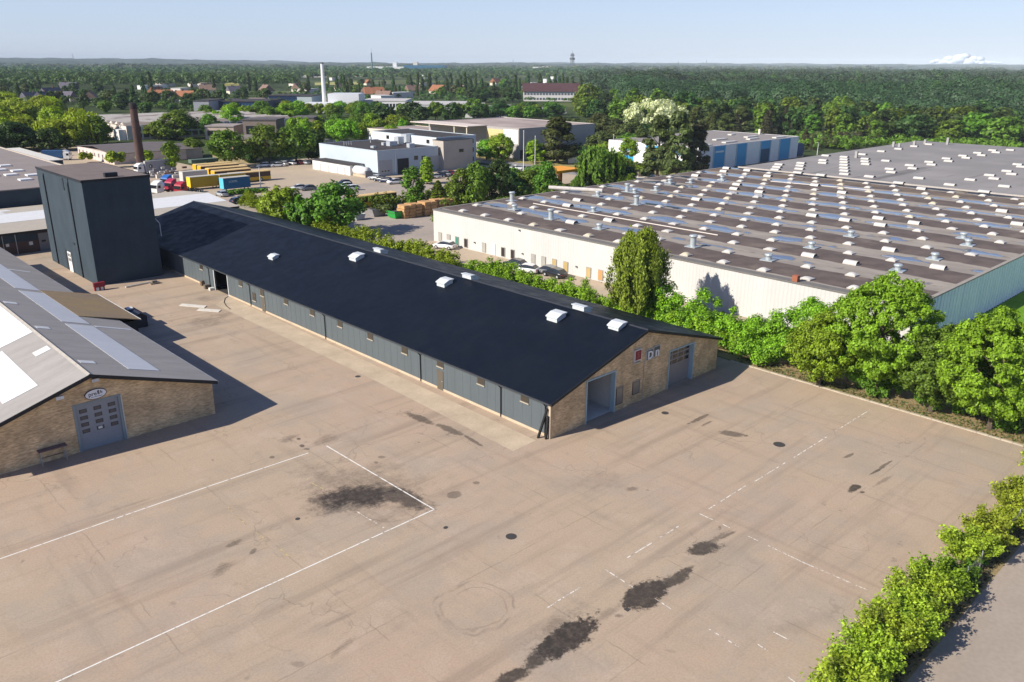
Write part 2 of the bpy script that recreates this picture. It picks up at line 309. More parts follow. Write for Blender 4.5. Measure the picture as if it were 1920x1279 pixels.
def yardmat():
    m, N, L = newmat('worn_yard_asphalt'); b = N['Principled BSDF']; tc = N.new('ShaderNodeTexCoord'); P = tc.outputs['Object']
    base = mixc(N, L, mrange(N, L, noise(N, L, P, .055, 5, .6), .36, .64), (.445, .329, .236), (.436, .338, .238))
    base = mixc(N, L, mrange(N, L, noise(N, L, P, .13, 6, .65), .50, .70, 0, .65), base, (.36, .29, .215))
    base = mixc(N, L, mrange(N, L, noise(N, L, P, .32, 4, .6), .52, .75, 0, .55), base, (.48, .37, .28))
    base = mixc(N, L, mrange(N, L, noise(N, L, P, .075, 6, .7, None, .7), .47, .64, 0, .62), base, (.355, .302, .243))     # greyer worn areas
    base = mixc(N, L, mrange(N, L, noise(N, L, P, .21, 7, .72, None, 1.9), .52, .68, 0, .45), base, (.50, .385, .295))
    base = mixc(N, L, mrange(N, L, noise(N, L, P, .5, 7, .75, (1, .45, 1), .5), .54, .72, 0, .40), base, (.27, .215, .165))
    # traffic wear: long streaks along the two directions of the yard
    base = mixc(N, L, mrange(N, L, noise(N, L, P, 1.0, 5, .6, (.035, .55, 1), math.radians(4)), .50, .72, 0, .42), base, (.20, .155, .115))
    base = mixc(N, L, mrange(N, L, noise(N, L, P, 1.0, 5, .6, (.05, .9, 1), math.radians(-14)), .54, .74, 0, .38), base, (.41, .335, .25))
    base = mixc(N, L, mrange(N, L, noise(N, L, P, 1.0, 4, .6, (.6, .04, 1), math.radians(3)), .54, .74, 0, .30), base, (.21, .16, .12))
    base = mixc(N, L, mrange(N, L, noise(N, L, P, 1.0, 5, .65, (.12, 1.6, 1), math.radians(28)), .56, .76, 0, .30), base, (.215, .165, .125))
    # joints between laid strips, broken up
    for ang, sp, off in ((0, 9.3, 1.2), (90, 12.4, 4.0)):
        mp = N.new('ShaderNodeMapping'); mp.inputs['Rotation'].default_value = (0, 0, math.radians(ang)); mp.inputs['Location'].default_value = (off, off, 0); L.new(P, mp.inputs[0])
        sx = N.new('ShaderNodeSeparateXYZ'); L.new(mp.outputs[0], sx.inputs[0])
        w_ = math2(N, L, 'ADD', sx.outputs[0], math2(N, L, 'MULTIPLY', math2(N, L, 'SUBTRACT', noise(N, L, P, .6, 4, .6), .5), .35))
        pp = math2(N, L, 'ABSOLUTE', math2(N, L, 'SUBTRACT', math2(N, L, 'PINGPONG', w_, sp), sp/2), 0)
        k = math2(N, L, 'MULTIPLY', mrange(N, L, pp, .07, .015, 0, .32), mrange(N, L, noise(N, L, P, .22, 3), .44, .58))
        base = mixc(N, L, k, base, (.12, .09, .07))
    # cracks
    vo = N.new('ShaderNodeTexVoronoi'); vo.feature = 'DISTANCE_TO_EDGE'; vo.inputs['Scale'].default_value = .16
    wv = N.new('ShaderNodeVectorMath'); nn = N.new('ShaderNodeTexNoise'); nn.inputs['Scale'].default_value = .5; L.new(P, nn.inputs[0]); sc = N.new('ShaderNodeVectorMath'); sc.operation = 'SCALE'; sc.inputs['Scale'].default_value = 2.6; L.new(nn.outputs['Color'], sc.inputs[0]); L.new(P, wv.inputs[0]); L.new(sc.outputs[0], wv.inputs[1]); L.new(wv.outputs[0], vo.inputs['Vector'])
    crk = math2(N, L, 'MULTIPLY', mrange(N, L, vo.outputs['Distance'], .008, .002, 0, .28), mrange(N, L, noise(N, L, P, .08, 2), .5, .6))
    base = mixc(N, L, crk, base, (.10, .08, .06))
    # small scattered drips
    v2 = N.new('ShaderNodeTexVoronoi'); v2.inputs['Scale'].default_value = .42; L.new(wv.outputs[0], v2.inputs['Vector'])
    spot = math2(N, L, 'MULTIPLY', mrange(N, L, math2(N, L, 'ADD', v2.outputs['Distance'], math2(N, L, 'MULTIPLY', math2(N, L, 'SUBTRACT', noise(N, L, P, 4, 3), .5), .25)), .13, .04, 0, .5), mrange(N, L, noise(N, L, P, .10, 3), .50, .62))
    base = mixc(N, L, spot, base, (.075, .06, .05))
    base = mixc(N, L, mrange(N, L, noise(N, L, P, 7, 6, .8), .30, .62, .55, 0), base, mixc(N, L, .6, base, (.17, .13, .10)))
    for r in ((890, 1138, 2.5, .13, .34), (886, 1142, 2.05, .10, .26), (560, 1165, 2.6, .10, .12), (735, 950, 2.2, .10, .30)): base = mixc(N, L, ring_mask(N, L, P, *r), base, (.10, .08, .065))
    st = stain_mask(N, L, P)
    base = mixc(N, L, st, base, mixc(N, L, mrange(N, L, noise(N, L, P, 2.2, 6, .75), .40, .72), (.019, .016, .014), (.090, .072, .057)))
    L.new(base, b.inputs['Base Color']); b.inputs['Specular IOR Level'].default_value = .22
    L.new(mrange(N, L, st, .3, .9, .92, .62), b.inputs['Roughness'])
    bp = N.new('ShaderNodeBump'); bp.inputs['Strength'].default_value = .25; bp.inputs['Distance'].default_value = .03; L.new(noise(N, L, P, 14, 3), bp.inputs['Height']); L.new(bp.outputs[0], b.inputs['Normal'])
    return m
def terrainmat():
    m, N, L = newmat('grassland_soil'); b = N['Principled BSDF']; tc = N.new('ShaderNodeTexCoord'); P = tc.outputs['Object']
    base = mixc(N, L, mrange(N, L, noise(N, L, P, .012, 6, .65), .35, .65), (.030, .052, .016), (.062, .085, .028))
    base = mixc(N, L, mrange(N, L, noise(N, L, P, .0035, 3, .5), .56, .62, 0, .8), base, (.13, .16, .045))
    base = mixc(N, L, mrange(N, L, noise(N, L, P, .0028, 3, .5, None, 1.0), .60, .66, 0, .7), base, (.22, .19, .12))
    base = mixc(N, L, mrange(N, L, noise(N, L, P, .7, 5, .7), .3, .7, 0, .5), base, (.035, .05, .018))
    L.new(base, b.inputs['Base Color']); b.inputs['Roughness'].default_value = 1; b.inputs['Specular IOR Level'].default_value = .1
    return m
def verge_mat(name, g1, g2, dry, amount):
    m, N, L = newmat(name); b = N['Principled BSDF']; tc = N.new('ShaderNodeTexCoord'); P = tc.outputs['Object']
    base = mixc(N, L, mrange(N, L, noise(N, L, P, .8, 5, .7), .35, .65), g1, g2); base = mixc(N, L, mrange(N, L, noise(N, L, P, .5, 6, .7), .5-amount*.4, .6-amount*.3, 0, .9), base, dry)
    base = mixc(N, L, mrange(N, L, noise(N, L, P, 7, 3, .7), .3, .7, 0, .45), base, (.04, .05, .015))
    L.new(base, b.inputs['Base Color']); b.inputs['Roughness'].default_value = 1; b.inputs['Specular IOR Level'].default_value = .1
    bp = N.new('ShaderNodeBump'); bp.inputs['Strength'].default_value = .8; bp.inputs['Distance'].default_value = .1; L.new(noise(N, L, P, 5, 4), bp.inputs['Height']); L.new(bp.outputs[0], b.inputs['Normal'])
    return m
LOTMAT = mat('beige_lot_asphalt', (.45, .355, .25), .92, .10, .10, (.385, .315, .235), fine=.06)
GREYLOT = mat('grey_lot_asphalt', (.37, .31, .26), .92, .12, .10, (.30, .26, .225), fine=.06)
ROADMAT = mat('road_asphalt', (.345, .285, .232), .9, .06, .25, fine=.06)
LAWN = verge_mat('lawn', (.13, .30, .012), (.17, .36, .018), (.20, .34, .03), 0)
VERGE = verge_mat('rough_verge', (.085, .13, .03), (.16, .17, .05), (.36, .26, .14), .9)
sheet('terrain', rect(-11500, 11500, -11500, 11500), -0.02, terrainmat())
YARD = yardmat()
sheet('yard', [(-70, 13.2), (78.0, 13.2), (78.0, 45), (79.5, 60), (79.5, 165), (-70, 165)], 0.0, YARD)
sheet('concrete_apron', [tuple(G(u, v)[:2]) for u, v in ((428, 556), (1005, 826), (962, 846), (700, 712), (520, 626), (404, 572))], 0.004, CONC)
sheet('verge', rect(-70, 90, 11.45, 13.2), 0.0, VERGE)
sheet('road', rect(-120, 260, -4, 11.45), 0.0, ROADMAT)
sheet('kerb_verge', [(78.2, 11.5), (87, 11.5), (87, 52), (79.5, 60), (78.2, 46)], 0.03, VERGE)
sheet('warehouse_parking', rect(86.5, 94.6, 50, 121.5), 0.0, LOTMAT)
sheet('storage_yard', rect(84, 141, 121.5, 196), 0.0, GREYLOT)
sheet('parking_lot', rect(62, 182, 196, 262), 0.0, LOTMAT)
sheet('lorry_yard', rect(-60, 110, 262, 372), 0.0, LOTMAT)
sheet('pale_lot', rect(141.2, 186, 146, 200), 0.0, LOTMAT)
sheet('street', rect(186, 195, 120, 420), 0.0, mat('street_asphalt', (.25, .235, .225), .9, .06, .2))
sheet('lawn', rect(95, 260, 11.5, 33), 0.004, LAWN)
sheet('roadside_grass', rect(195, 212, 120, 260), 0.0, verge_mat('pale_grass', (.22, .25, .05), (.28, .27, .07), (.36, .29, .14), .3))
sheet('far_street', [tuple(G(u, v)[:2]) for u, v in ((935, 232), (925, 205), (945, 196), (965, 196), (945, 205), (958, 232))], 0.02, mat('far_asphalt', (.28, .27, .27), .9))
# far fields and pale lots between the trees
for nm, pts, c in (('field', ((424, 155), (448, 155), (449, 162), (418, 162)), (.42, .38, .11)), ('field', ((370, 155), (405, 155), (400, 162), (362, 161)), (.44, .36, .25)),
                   ('field', ((30, 127.5), (72, 126), (75, 141), (28, 142)), (.22, .27, .045)), ('field', ((110, 131), (135, 131), (148, 150), (118, 152)), (.38, .29, .22)), ('field', ((128, 131), (165, 131), (166, 137), (135, 137)), (.20, .27, .04)),
                   ('field', ((548, 142), (680, 140), (680, 144), (550, 146)), (.40, .36, .31)), ('field', ((590, 155), (700, 153), (702, 158), (590, 160)), (.33, .31, .10)), ('paved_lot', ((910, 198), (1060, 203), (1062, 213), (1000, 211)), (.40, .39, .37)), ('paved_lot', ((380, 216), (470, 214), (470, 222), (380, 226)), (.42, .38, .33))):
    sheet(nm, [tuple(G(u, v)[:2]) for u, v in pts], 0.1, mat(nm+'_'+str(int(pts[0][0])), c, .95, .1, .02))

# kerb along the right side of the yard
kb = MB(); ky = 13.2; rnd = random.Random(5)
while ky < 46:
    kb.box(77.95+rnd.uniform(-.02, .02), 78.20+rnd.uniform(-.02, .02), ky, ky+.97, 0, .12+rnd.uniform(-.02, .015)); ky += 1.0
kb.build('kerb', KERB, None, kind='structure')

# painted lines
def paint(name, col, wear):
    m, N, L = newmat(name); b = N['Principled BSDF']; tc = N.new('ShaderNodeTexCoord'); P = tc.outputs['Object']
    c = mixc(N, L, mrange(N, L, noise(N, L, P, 2.2, 5, .75), wear-.06, wear+.06), (.32, .245, .185), col); L.new(c, b.inputs['Base Color']); b.inputs['Roughness'].default_value = .8; return m
def line(mb, a, b, wd=.11):
    a = G(*a); b = G(*b); d = (b-a)/np.linalg.norm(b-a); n = np.array([-d[1], d[0], 0])*wd/2
    mb.quad(*[(p[0], p[1], .006) for p in (a-n, b-n, b+n, a+n)])
lm = MB()
for a, b in (((60, 1300), (814, 955.3)), ((612, 836), (814, 955.3)), ((-20, 1055), (200, 978)), ((200, 978), (400, 909)), ((400, 909), (578, 849.5))): line(lm, a, b)
lm.build('bay_line', paint('white_line_paint', (.74, .71, .64), .42), None, kind='structure')
lm = MB()
for a, b in (((667, 958), (720, 990)), ((1632, 768), (1567, 808)), ((1552, 818), (1482, 862)), ((1475, 866), (1415, 903)), ((1398, 911), (1328, 955)), ((1312, 963.5), (1347, 979.5)), ((1355, 983), (1368, 990)), ((1402, 1005), (1425, 1016)), ((1440, 1023), (1502, 1053)), ((1502, 1053), (1625, 1106)),
             ((1272, 987), (1234, 1010)), ((1222, 1018), (1176, 1046)), ((1089, 1101), (1062, 1117)), ((1060, 1118), (1026, 1140)), ((1135, 1068), (1186, 1101)), ((1228, 1122), (1258, 1142)), ((1330, 1180), (1385, 1213)), ((1450, 1185), (1485, 1203)), ((1420, 1208), (1440, 1220)), ((1476, 1268), (1490, 1279))): line(lm, a, b, .085)
lm.build('worn_bay_line', paint('worn_line_paint', (.74, .70, .62), .50), None, kind='structure')
lm = MB()
for a, b in (((427, 950), (438, 961)), ((440, 965), (462, 984)), ((470, 992), (498, 1012)), ((526, 1030), (541, 1043)), ((575, 897), (583, 903)), ((268, 1005), (276, 1013)), ((585, 906), (612, 920))): line(lm, a, b, .09)
lm.build('yellow_line', paint('yellow_line_paint', (.55, .43, .15), .53), None, kind='structure')

# ------------------------------------------------------------------ the long black-roofed shed
X0, X1, Y0, Y1, EZ, RZ = 48.5, 74.8, 46.0, 151.0, 3.55, 7.38
XR = (X0+X1)/2; SL = (RZ-EZ)/(XR-X0)
def roofz(x): return EZ + SL*min(x-X0, X1-x)
shed = thing('long_shed', 'long low shed with black pitched roof and sandy brick gable', 'shed', (X0, Y0, 0))
m = MB()
for a, b, z0 in ((46.25, 110.6, 0.25), (110.6, 114.9, 3.15), (114.9, 151.0, 0.25)): m.box(X0, X0+.2, a, b, z0, EZ)
y = 47.3
while y < 150.5:
    if not (110.3 < y < 115.2): m.box(X0-.012, X0, y, y+.03, .27, EZ-.05)
    y += 1.22
m.build('side_wall', SLATE, shed)
part('plinth', CONC, shed, (X0-.04, X0+.2, 46.25, 110.6, 0, .25), (X0-.04, X0+.2, 114.9, 151.0, 0, .25))
part('side_wall', SLATE, shed, (X1-.2, X1, 46.25, 151.0, 0, EZ))
m = MB()
for a, b, z0 in ((X0, 53.05, 0), (53.05, 57.3, 4.36), (57.3, XR, 0), (XR, 65.75, 0), (65.75, 70.2, 4.22), (70.2, X1, 0)):
    m.prism([(a, z0), (b, z0), (b, roofz(b)-.02), (a, roofz(a)-.02)], 'y', Y0, Y0+.25)
m.build('gable_wall', BRICK, shed)
m = MB(); m.prism([(X0, 0), (X1, 0), (X1, EZ), (XR, RZ-.05), (X0, EZ)], 'y', 150.75, 151.0); m.build('gable_wall', NAVY, shed)
part('corner_post', CONC, shed, (X0-.16, X0, Y0-.02, Y0+.25, 0, EZ-.05))
rf = MB(); oh = .38; za = EZ-SL*oh
rf.slab([(X0-oh, 45.72, za+.12), (XR, 45.72, RZ+.12), (XR, 151.4, RZ+.12), (X0-oh, 151.4, za+.12)], .14)
rf.slab([(XR, 45.72, RZ+.12), (X1+oh, 45.72, za+.12), (X1+oh, 151.4, za+.12), (XR, 151.4, RZ+.12)], .14)
rfo = rf.build('roof', BLACKROOF, shed)
MB().prism([(XR-.22, RZ+.075), (XR+.22, RZ+.075), (XR, RZ+.16)], 'y', 45.71, 151.41).build('ridge_cap', mat('ridge_cap', (.035, .038, .045), .6), rfo)
m = MB()
for s in (0, 1):
    xa, xb = (X0-oh, XR) if s == 0 else (XR, X1+oh); z1_, z2_ = (za, RZ) if s == 0 else (RZ, za)
    m.prism([(xa, z1_-.16), (xb, z2_-.16), (xb, z2_+.13), (xa, z1_+.13)], 'y', 45.66, 45.715)
m.build('barge_board', DARK, rfo)
MB().box(X0-oh-.12, X0-oh-.005, 45.8, 151.3, za-.06, za+.05).build('gutter', flat('gutter_grey', (.05, .055, .06), .5), shed)
def roof_light(x, y, L_, W_, h, par):
    z = roofz(x)+.12; m = MB(); hx, hy = W_/2, L_/2; s = SL if x < XR else -SL
    pts = [(x+a, y+b) for a, b in ((-hx, -hy), (hx, -hy), (hx, hy), (-hx, hy))]
    lo = [(p[0], p[1], z+s*(p[0]-x)-.02) for p in pts]; hi = [(p[0], p[1], z+s*(p[0]-x)+h) for p in pts]
    m.add(lo+hi, [(4, 5, 6, 7), (0, 1, 5, 4), (1, 2, 6, 5), (2, 3, 7, 6), (3, 0, 4, 7)], 0)
    c = m.build('roof_light', flat('roof_light_curb', (.52, .56, .57), .5), par)
    m2 = MB(); e = .1; rise = .16
    t = [(p[0]+(-e if p[0] < x else e), p[1]+(-e if p[1] < y else e), q[2]+.004) for p, q in zip(pts, hi)]
    mid = [(x, y-hy-e, z+h+rise), (x, y+hy+e, z+h+rise)]
    lo2 = [(q[0], q[1], q[2]-.10) for q in t]
    m2.add(t+mid+lo2, [(0, 4, 5, 3), (4, 1, 2, 5), (0, 1, 4), (2, 3, 5), (6, 7, 1, 0), (7, 8, 2, 1), (8, 9, 3, 2), (9, 6, 0, 3)], 0)
    m2.build('lid', flat('roof_light_lid', (.52, .55, .56), .4), c)
nS = np.array([-SL, 0, 1.0]); nF = np.array([SL, 0, 1.0])
def onroof(u, v, n, p0):
    d = ray(u, v); o = np.array([0, 0, CAMH]); t = (np.array(p0)-o) @ n/(d @ n); return o+d*t
for u, v, n, L_, W_, h in ((513, 484, nS, 1.3, 1.0, .4), (669, 485, nS, 1.6, 1.4, .5), (834, 533, nS, 1.45, 1.3, .5), (1043, 597, nS, 1.45, 1.35, .5), (1157, 613, nS, 1.3, 1.2, .38), (714, 474, nF, 1.6, 1.2, .5), (882, 523, nF, 1.6, 1.2, .5), (1091, 582, nF, 1.6, 1.2, .5)):
    p = onroof(u, v, n, (XR, 0, RZ+.12)); roof_light(p[0], p[1], L_, W_, h, rfo)
WINF = flat('window_frame', (.06, .055, .05), .6); PANE = flat('window_pane', (.05, .042, .032), .15, spec=.6); TIMB = flat('timber_sill', (.42, .36, .27), .8)
def side_window(yc, zt, wd, h, pane=None):
    f = part('window', WINF, shed, (X0-.05, X0-.003, yc-wd/2, yc+wd/2, zt-h, zt))
    part('pane', pane or PANE, f, (X0-.056, X0-.051, yc-wd/2+.08, yc+wd/2-.08, zt-h+.08, zt-.06))
    part('sill', TIMB, f, (X0-.12, X0-.003, yc-wd/2-.04, yc+wd/2+.04, zt-h-.08, zt-h-.004))
for yc, h in ((119.2, .95), (106.3, 1.0), (100.0, 1.15), (93.5, .9), (87.0, .95), (80.7, .95), (74.4, .95), (67.9, .95), (61.8, .8), (55.5, .9), (49.4, .85)): side_window(yc, 3.36, 1.05, h)
side_window(102.5, 2.15, .95, 1.15)
for yc in (99.9, 61.85):
    d = part('side_door', flat('side_door_dark', (.10, .085, .065), .6), shed, (X0-.045, X0-.003, yc-.5, yc+.5, .02, 2.15)); part('handle', STEEL, d, (X0-.09, X0-.046, yc-.40, yc-.30, 1.0, 1.06))
for yc in (116.6, 103.6, 84.1, 65.1, 52.6, 46.7):
    m = MB(); m.tube((X0-.09, yc, .05), (X0-.09, yc, 3.0), .055); m.tube((X0-.09, yc, 3.0), (X0-oh-.06, yc, za-.04), .055); m.build('downpipe', DARK, shed)
m = MB(); m.box(X0-.05, X0-.003, 114.9, 115.08, 0, 3.25); m.box(X0-.05, X0-.003, 110.42, 110.6, 0, 3.25); m.box(X0-.05, X0-.003, 110.6, 114.9, 3.15, 3.28); m.build('opening_frame', flat('white_frame', (.55, .56, .56), .6), shed)
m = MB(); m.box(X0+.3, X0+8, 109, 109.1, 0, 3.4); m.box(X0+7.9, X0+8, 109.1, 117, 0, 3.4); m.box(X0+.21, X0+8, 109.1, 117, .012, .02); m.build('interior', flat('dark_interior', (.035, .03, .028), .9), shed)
m = MB(); m.box(57.6, 57.7, Y0+.26, 56, .03, 4.9); m.prism([(49.5, .03), (57.59, .03), (57.59, 4.9), (52.6, 4.5), (49.5, 3.5)], 'y', 56, 56.1); m.box(49.5, 57.6, 46.3, 56, .012, .025); m.build('interior', INTERIOR, shed)
def gable_frame(xa, xb, zt):
    m = MB(); m.box(xa-.14, xa, Y0-.08, Y0+.5, 0, zt); m.box(xb, xb+.14, Y0-.08, Y0+.5, 0, zt); m.box(xa-.14, xb+.14, Y0-.08, Y0+.5, zt, zt+.14)
    return m.build('opening_frame', LBLUE, shed)
gable_frame(53.19, 57.16, 4.22); gable_frame(65.89, 70.06, 4.08)
d = part('sectional_door', mat('sectional_door', (.27, .245, .24), .6, .06, .6), shed, (65.89, 70.06, Y0+.42, Y0+.5, 0, 4.08))
for r in range(3):
    for c in range(4): part('door_pane', GLASS, d, (66.05+c*1.0, 66.05+c*1.0+.82, Y0+.405, Y0+.419, 2.35+r*.58, 2.35+r*.58+.40))
for x0, x1, z0, z1 in ((57.45, 58.5, .6, 2.4), (59.95, 61.1, .95, 2.35)):
    f = part('gable_window', WINF, shed, (x0, x1, Y0-.04, Y0-.003, z0, z1)); part('pane', flat('pale_pane', (.22, .20, .17), .2, spec=.5), f, (x0+.1, x1-.1, Y0-.046, Y0-.041, z0+.1, z1-.1))
    part('sill', TIMB, f, (x0-.05, x1+.05, Y0-.10, Y0-.003, z1+.003, z1+.07))
m = MB(); m.tube((61.6, Y0-.05, .1), (61.6, Y0-.05, 4.3), .03); m.build('cable_duct', flat('duct_grey', (.42, .38, .32), .7), shed)
# signs on the gable
s = thing('red_sign', 'square red sign in a white frame on the brick gable', 'sign', (60.37, Y0, 4.6))
part('frame', flat('sign_frame', (.62, .58, .54), .5), s, (59.82, 60.92, Y0-.22, Y0-.004, 4.55, 5.72)); part('panel', flat('sign_red', (.22, .018, .03), .5), s, (59.92, 60.82, Y0-.226, Y0-.221, 4.66, 5.62))
text_part('emblem', 'S', .78, flat('sign_pink', (.42, .10, .12), .5), s, (60.37, Y0-.228, 5.14), RX90, .002)
part('bracket', STEEL, s, (59.86, 60.9, Y0-.2, Y0-.004, 4.32, 4.38), (59.86, 59.92, Y0-.2, Y0-.004, 4.38, 4.55))
LETW = flat('sign_letter_white', (.80, .80, .78), .5); SBOX = flat('sign_grey_box', (.10, .10, .10), .6)
for tx, x0, z0, lb in (('D', 61.85, 4.12, 'grey box sign with white letter D, next to the red sign'), ('n', 62.98, 4.22, 'grey box sign with white letter n, farthest from the red sign')):
    s = thing('letter_sign', lb, 'sign', (x0+.5, Y0, z0), 0, 'letter signs on the brick gable')
    part('frame', STEEL, s, (x0, x0+1.06, Y0-.1, Y0-.004, z0, z0+1.12)); part('panel', SBOX, s, (x0+.06, x0+1.0, Y0-.106, Y0-.101, z0+.06, z0+1.06))
    text_part('letter', tx, 1.15 if tx == 'D' else 1.35, LETW, s, (x0+.55, Y0-.15, z0+.50), RX90, .045, .02)
t = thing('leaning_pipe', 'two black pipes leaning at the corner of the brick gable', 'pipe', (48.0, 46.6, 0)); m = MB(); m.tube((47.75, 46.9, 0), (48.25, 46.3, 2.9), .13); t2 = m.build('pipe', BLACK, t); m = MB(); m.tube((48.1, 46.25, 0), (48.28, 46.2, 2.2), .13); m.build('pipe', BLACK, t)
t = thing('workbench', 'white workbench just inside the open gable doorway', 'workbench', (55.2, 49, 0))
part('worktop', WHITE2, t, (54.6, 56.6, 49.2, 50.0, 1.0, 1.25))
for x, y in ((54.7, 49.25), (56.3, 49.25), (54.7, 49.8), (56.3, 49.8)): part('leg', WHITE2, t, (x, x+.25, y, y+.15, .03, 1.0))

# ------------------------------------------------------------------ the dark tower
tw = thing('tower', 'tall dark navy windowless block with flat brown roof', 'tower', (36.6, 129.2, 0))
TX0, TX1, TY0, TY1, TZ = 36.6, 46.3, 129.2, 152.0, 15.55
part('wall', NAVY, tw, (TX0, TX1, TY0, TY1, 0, TZ))
m = MB(); m.box(TX0-.05, TX1+.05, TY0-.05, TY1+.05, TZ, TZ+.12); rt = m.build('roof', FELT, tw)
part('roof_trim', DARK, rt, (TX0-.08, TX1+.08, TY0-.12, TY0-.055, TZ-.15, TZ+.20), (TX0-.12, TX0-.055, TY0-.055, TY1+.05, TZ-.15, TZ+.17), (TX1+.055, TX1+.12, TY0-.055, TY1+.05, TZ-.15, TZ+.17))
p = G(208, 333, TZ); part('roof_hatch', DARK, rt, (p[0]-.9, p[0]+.9, p[1]-.4, p[1]+.4, TZ+.12, TZ+.75))
for (u, v) in ((113, 503), (159.8, 533)):
    yy = PL(u, v, 0, TX0)[1]; m = MB(); m.tube((TX0-.10, yy, .1), (TX0-.10, yy, TZ-1.0), .10); m.tube((TX0-.10, yy, TZ-1.0), (TX0-.02, yy, TZ-.6), .10); m.build('downpipe', DARK, tw)
ya, yb = PL(126, 478, 0, TX0)[1], PL(141, 512, 0, TX0)[1]; yc = (ya+yb)/2
part('door_recess', DARK, tw, (TX0-.03, TX0-.003, yc-.4, yc+2.0, .03, 3.3))  # flat dark panel on the wall, painted as the shade beside the door
d = part('door', WHITE2, tw, (TX0-.10, TX0-.031, yc-1.0, yc+.75, .03, 3.25))
for r in range(2):
    for c in range(2): part('door_pane', GLASS, d, (TX0-.106, TX0-.101, yc-.82+c*.8, yc-.82+c*.8+.55, 1.75+r*.72, 1.75+r*.72+.5))
for (u, v, hw, hh) in ((118, 345, .45, .9), (129, 352, .18, 1.4), (139, 457, .5, .15)):
    q = PL(u, v, 0, TX0); part('wall_vent', flat('vent_dark', (.02, .03, .04), .6), tw, (TX0-.08, TX0-.003, q[1]-hw, q[1]+hw, q[2]-hh, q[2]+hh))
m = MB(); m.tube((46.36, 129.5, 9), (46.9, 129.3, 8.2), .05); m.tube((46.9, 129.3, 8.2), (46.9, 129.3, 6.2), .05); m.build('flue', STEEL, tw)

# ------------------------------------------------------------------ the shed on the left with the oval sign
LX0, LXR, LX1, LY0, LY1, LEZ, LRZ = 7.9, 18.4, 28.9, 71.9, 152.0, 3.45, 6.85
LS = (LRZ-LEZ)/(LX1-LXR)
def lz(x): return LRZ - LS*abs(x-LXR)
ls = thing('grey_roofed_shed', 'grey roofed brick shed with big white roof panels and an oval sign', 'shed', (LXR, LY0, 0))
m = MB()
for a, b, z0 in ((LX0, 16.75, 0), (16.75, LXR, 4.35), (LXR, 20.65, 4.35), (20.65, LX1, 0)): m.prism([(a, z0), (b, z0), (b, lz(b)-.05), (a, lz(a)-.05)], 'y', LY0, LY0+.3)
m.build('gable_wall', BRICK, ls)
part('side_wall', BRICK, ls, (LX1-.3, LX1, LY0+.3, LY1, 0, LEZ-.05)); part('side_wall', BRICK, ls, (LX0, LX0+.3, LY0+.3, LY1, 0, LEZ-.05))
m = MB(); e = .3; zz = lz(LX1+e)
m.slab([(LXR, 71.3, LRZ+.1), (LX1+e, 71.3, zz+.1), (LX1+e, LY1, zz+.1), (LXR, LY1, LRZ+.1)], .12, 0)
m.slab([(LX0-e, 71.3, zz+.1), (LXR, 71.3, LRZ+.1), (LXR, LY1, LRZ+.1), (LX0-e, LY1, zz+.1)], .12, 0)
lr = m.build('roof', GREYROOF, ls)
MB().prism([(LXR-.22, LRZ+.04), (LXR+.22, LRZ+.04), (LXR, LRZ+.17)], 'y', 71.28, LY1).build('ridge_cap', mat('ridge_cement', (.36, .33, .29), .9), lr)
MB().prism([(LX1+e-.02, zz-.04), (LX1+e+.07, zz-.04), (LX1+e+.07, zz+.07), (LX1+e-.02, zz+.11)], 'y', 71.3, LY1).build('gutter', flat('gutter_pale', (.45, .46, .47), .5), lr)
m = MB()
for xa, xb in ((LX0-e, LXR), (LXR, LX1+e)): m.prism([(xa, lz(xa)-.22), (xb, lz(xb)-.22), (xb, lz(xb)+.105), (xa, lz(xa)+.105)], 'y', 71.22, 71.298)
m.build('barge_board', DARK, lr)
def panel(x0, x1, y0, y1, mt, nm='roof_panel'):
    f = lambda x: lz(x)+.1+.035
    MB().slab([(x0, y0, f(x0)), (x1, y0, f(x1)), (x1, y1, f(x1)), (x0, y1, f(x0))], .03).build(nm, mt, lr)
for a, b in ((73.9, 92.4), (93.4, 110.5), (112.1, 131.3), (132.5, 150)): panel(22.3, 25.0, a, b, TRANS)
for a, b in ((74.5, 86.4), (87.4, 105), (106, 124)): panel(12.3, 15.1, a, b, WHITE2)
panel(15.12, 18.15, 87.4, 118, WHITE2)
for x0, x1, y0, y1 in ((18.85, 20.1, 75.2, 76.1), (18.9, 20.1, 88.8, 89.8), (18.9, 20.1, 101.0, 102.0), (16.7, 18.0, 80.9, 82.2), (25.1, 27.6, 127.2, 127.7)): panel(x0, x1, y0, y1, WHITE2, 'roof_window')
panel(25.2, 28.8, 92.1, 92.7, TRANS, 'flashing')
la = thing('lean_to', 'brown moss stained lean-to roof against the grey roofed shed', 'lean-to', (29, 97.6, 0))
m = MB(); m.slab([(25.0, 97.4, 4.87), (31.6, 97.4, 3.08), (31.6, 112.5, 3.08), (25.0, 112.5, 4.87)], .1); m.build('roof', MOSS, la)
part('wall', DARK, la, (29.0, 31.3, 97.7, 97.85, 0, 2.95), (31.15, 31.3, 97.85, 112.3, 0, 2.95), (29.0, 31.15, 112.2, 112.35, 0, 2.95))
m = MB(); m.box(31.61, 31.68, 97.4, 112.5, 2.96, 3.09); m.build('trim', flat('white_trim', (.65, .65, .65), .5), la)
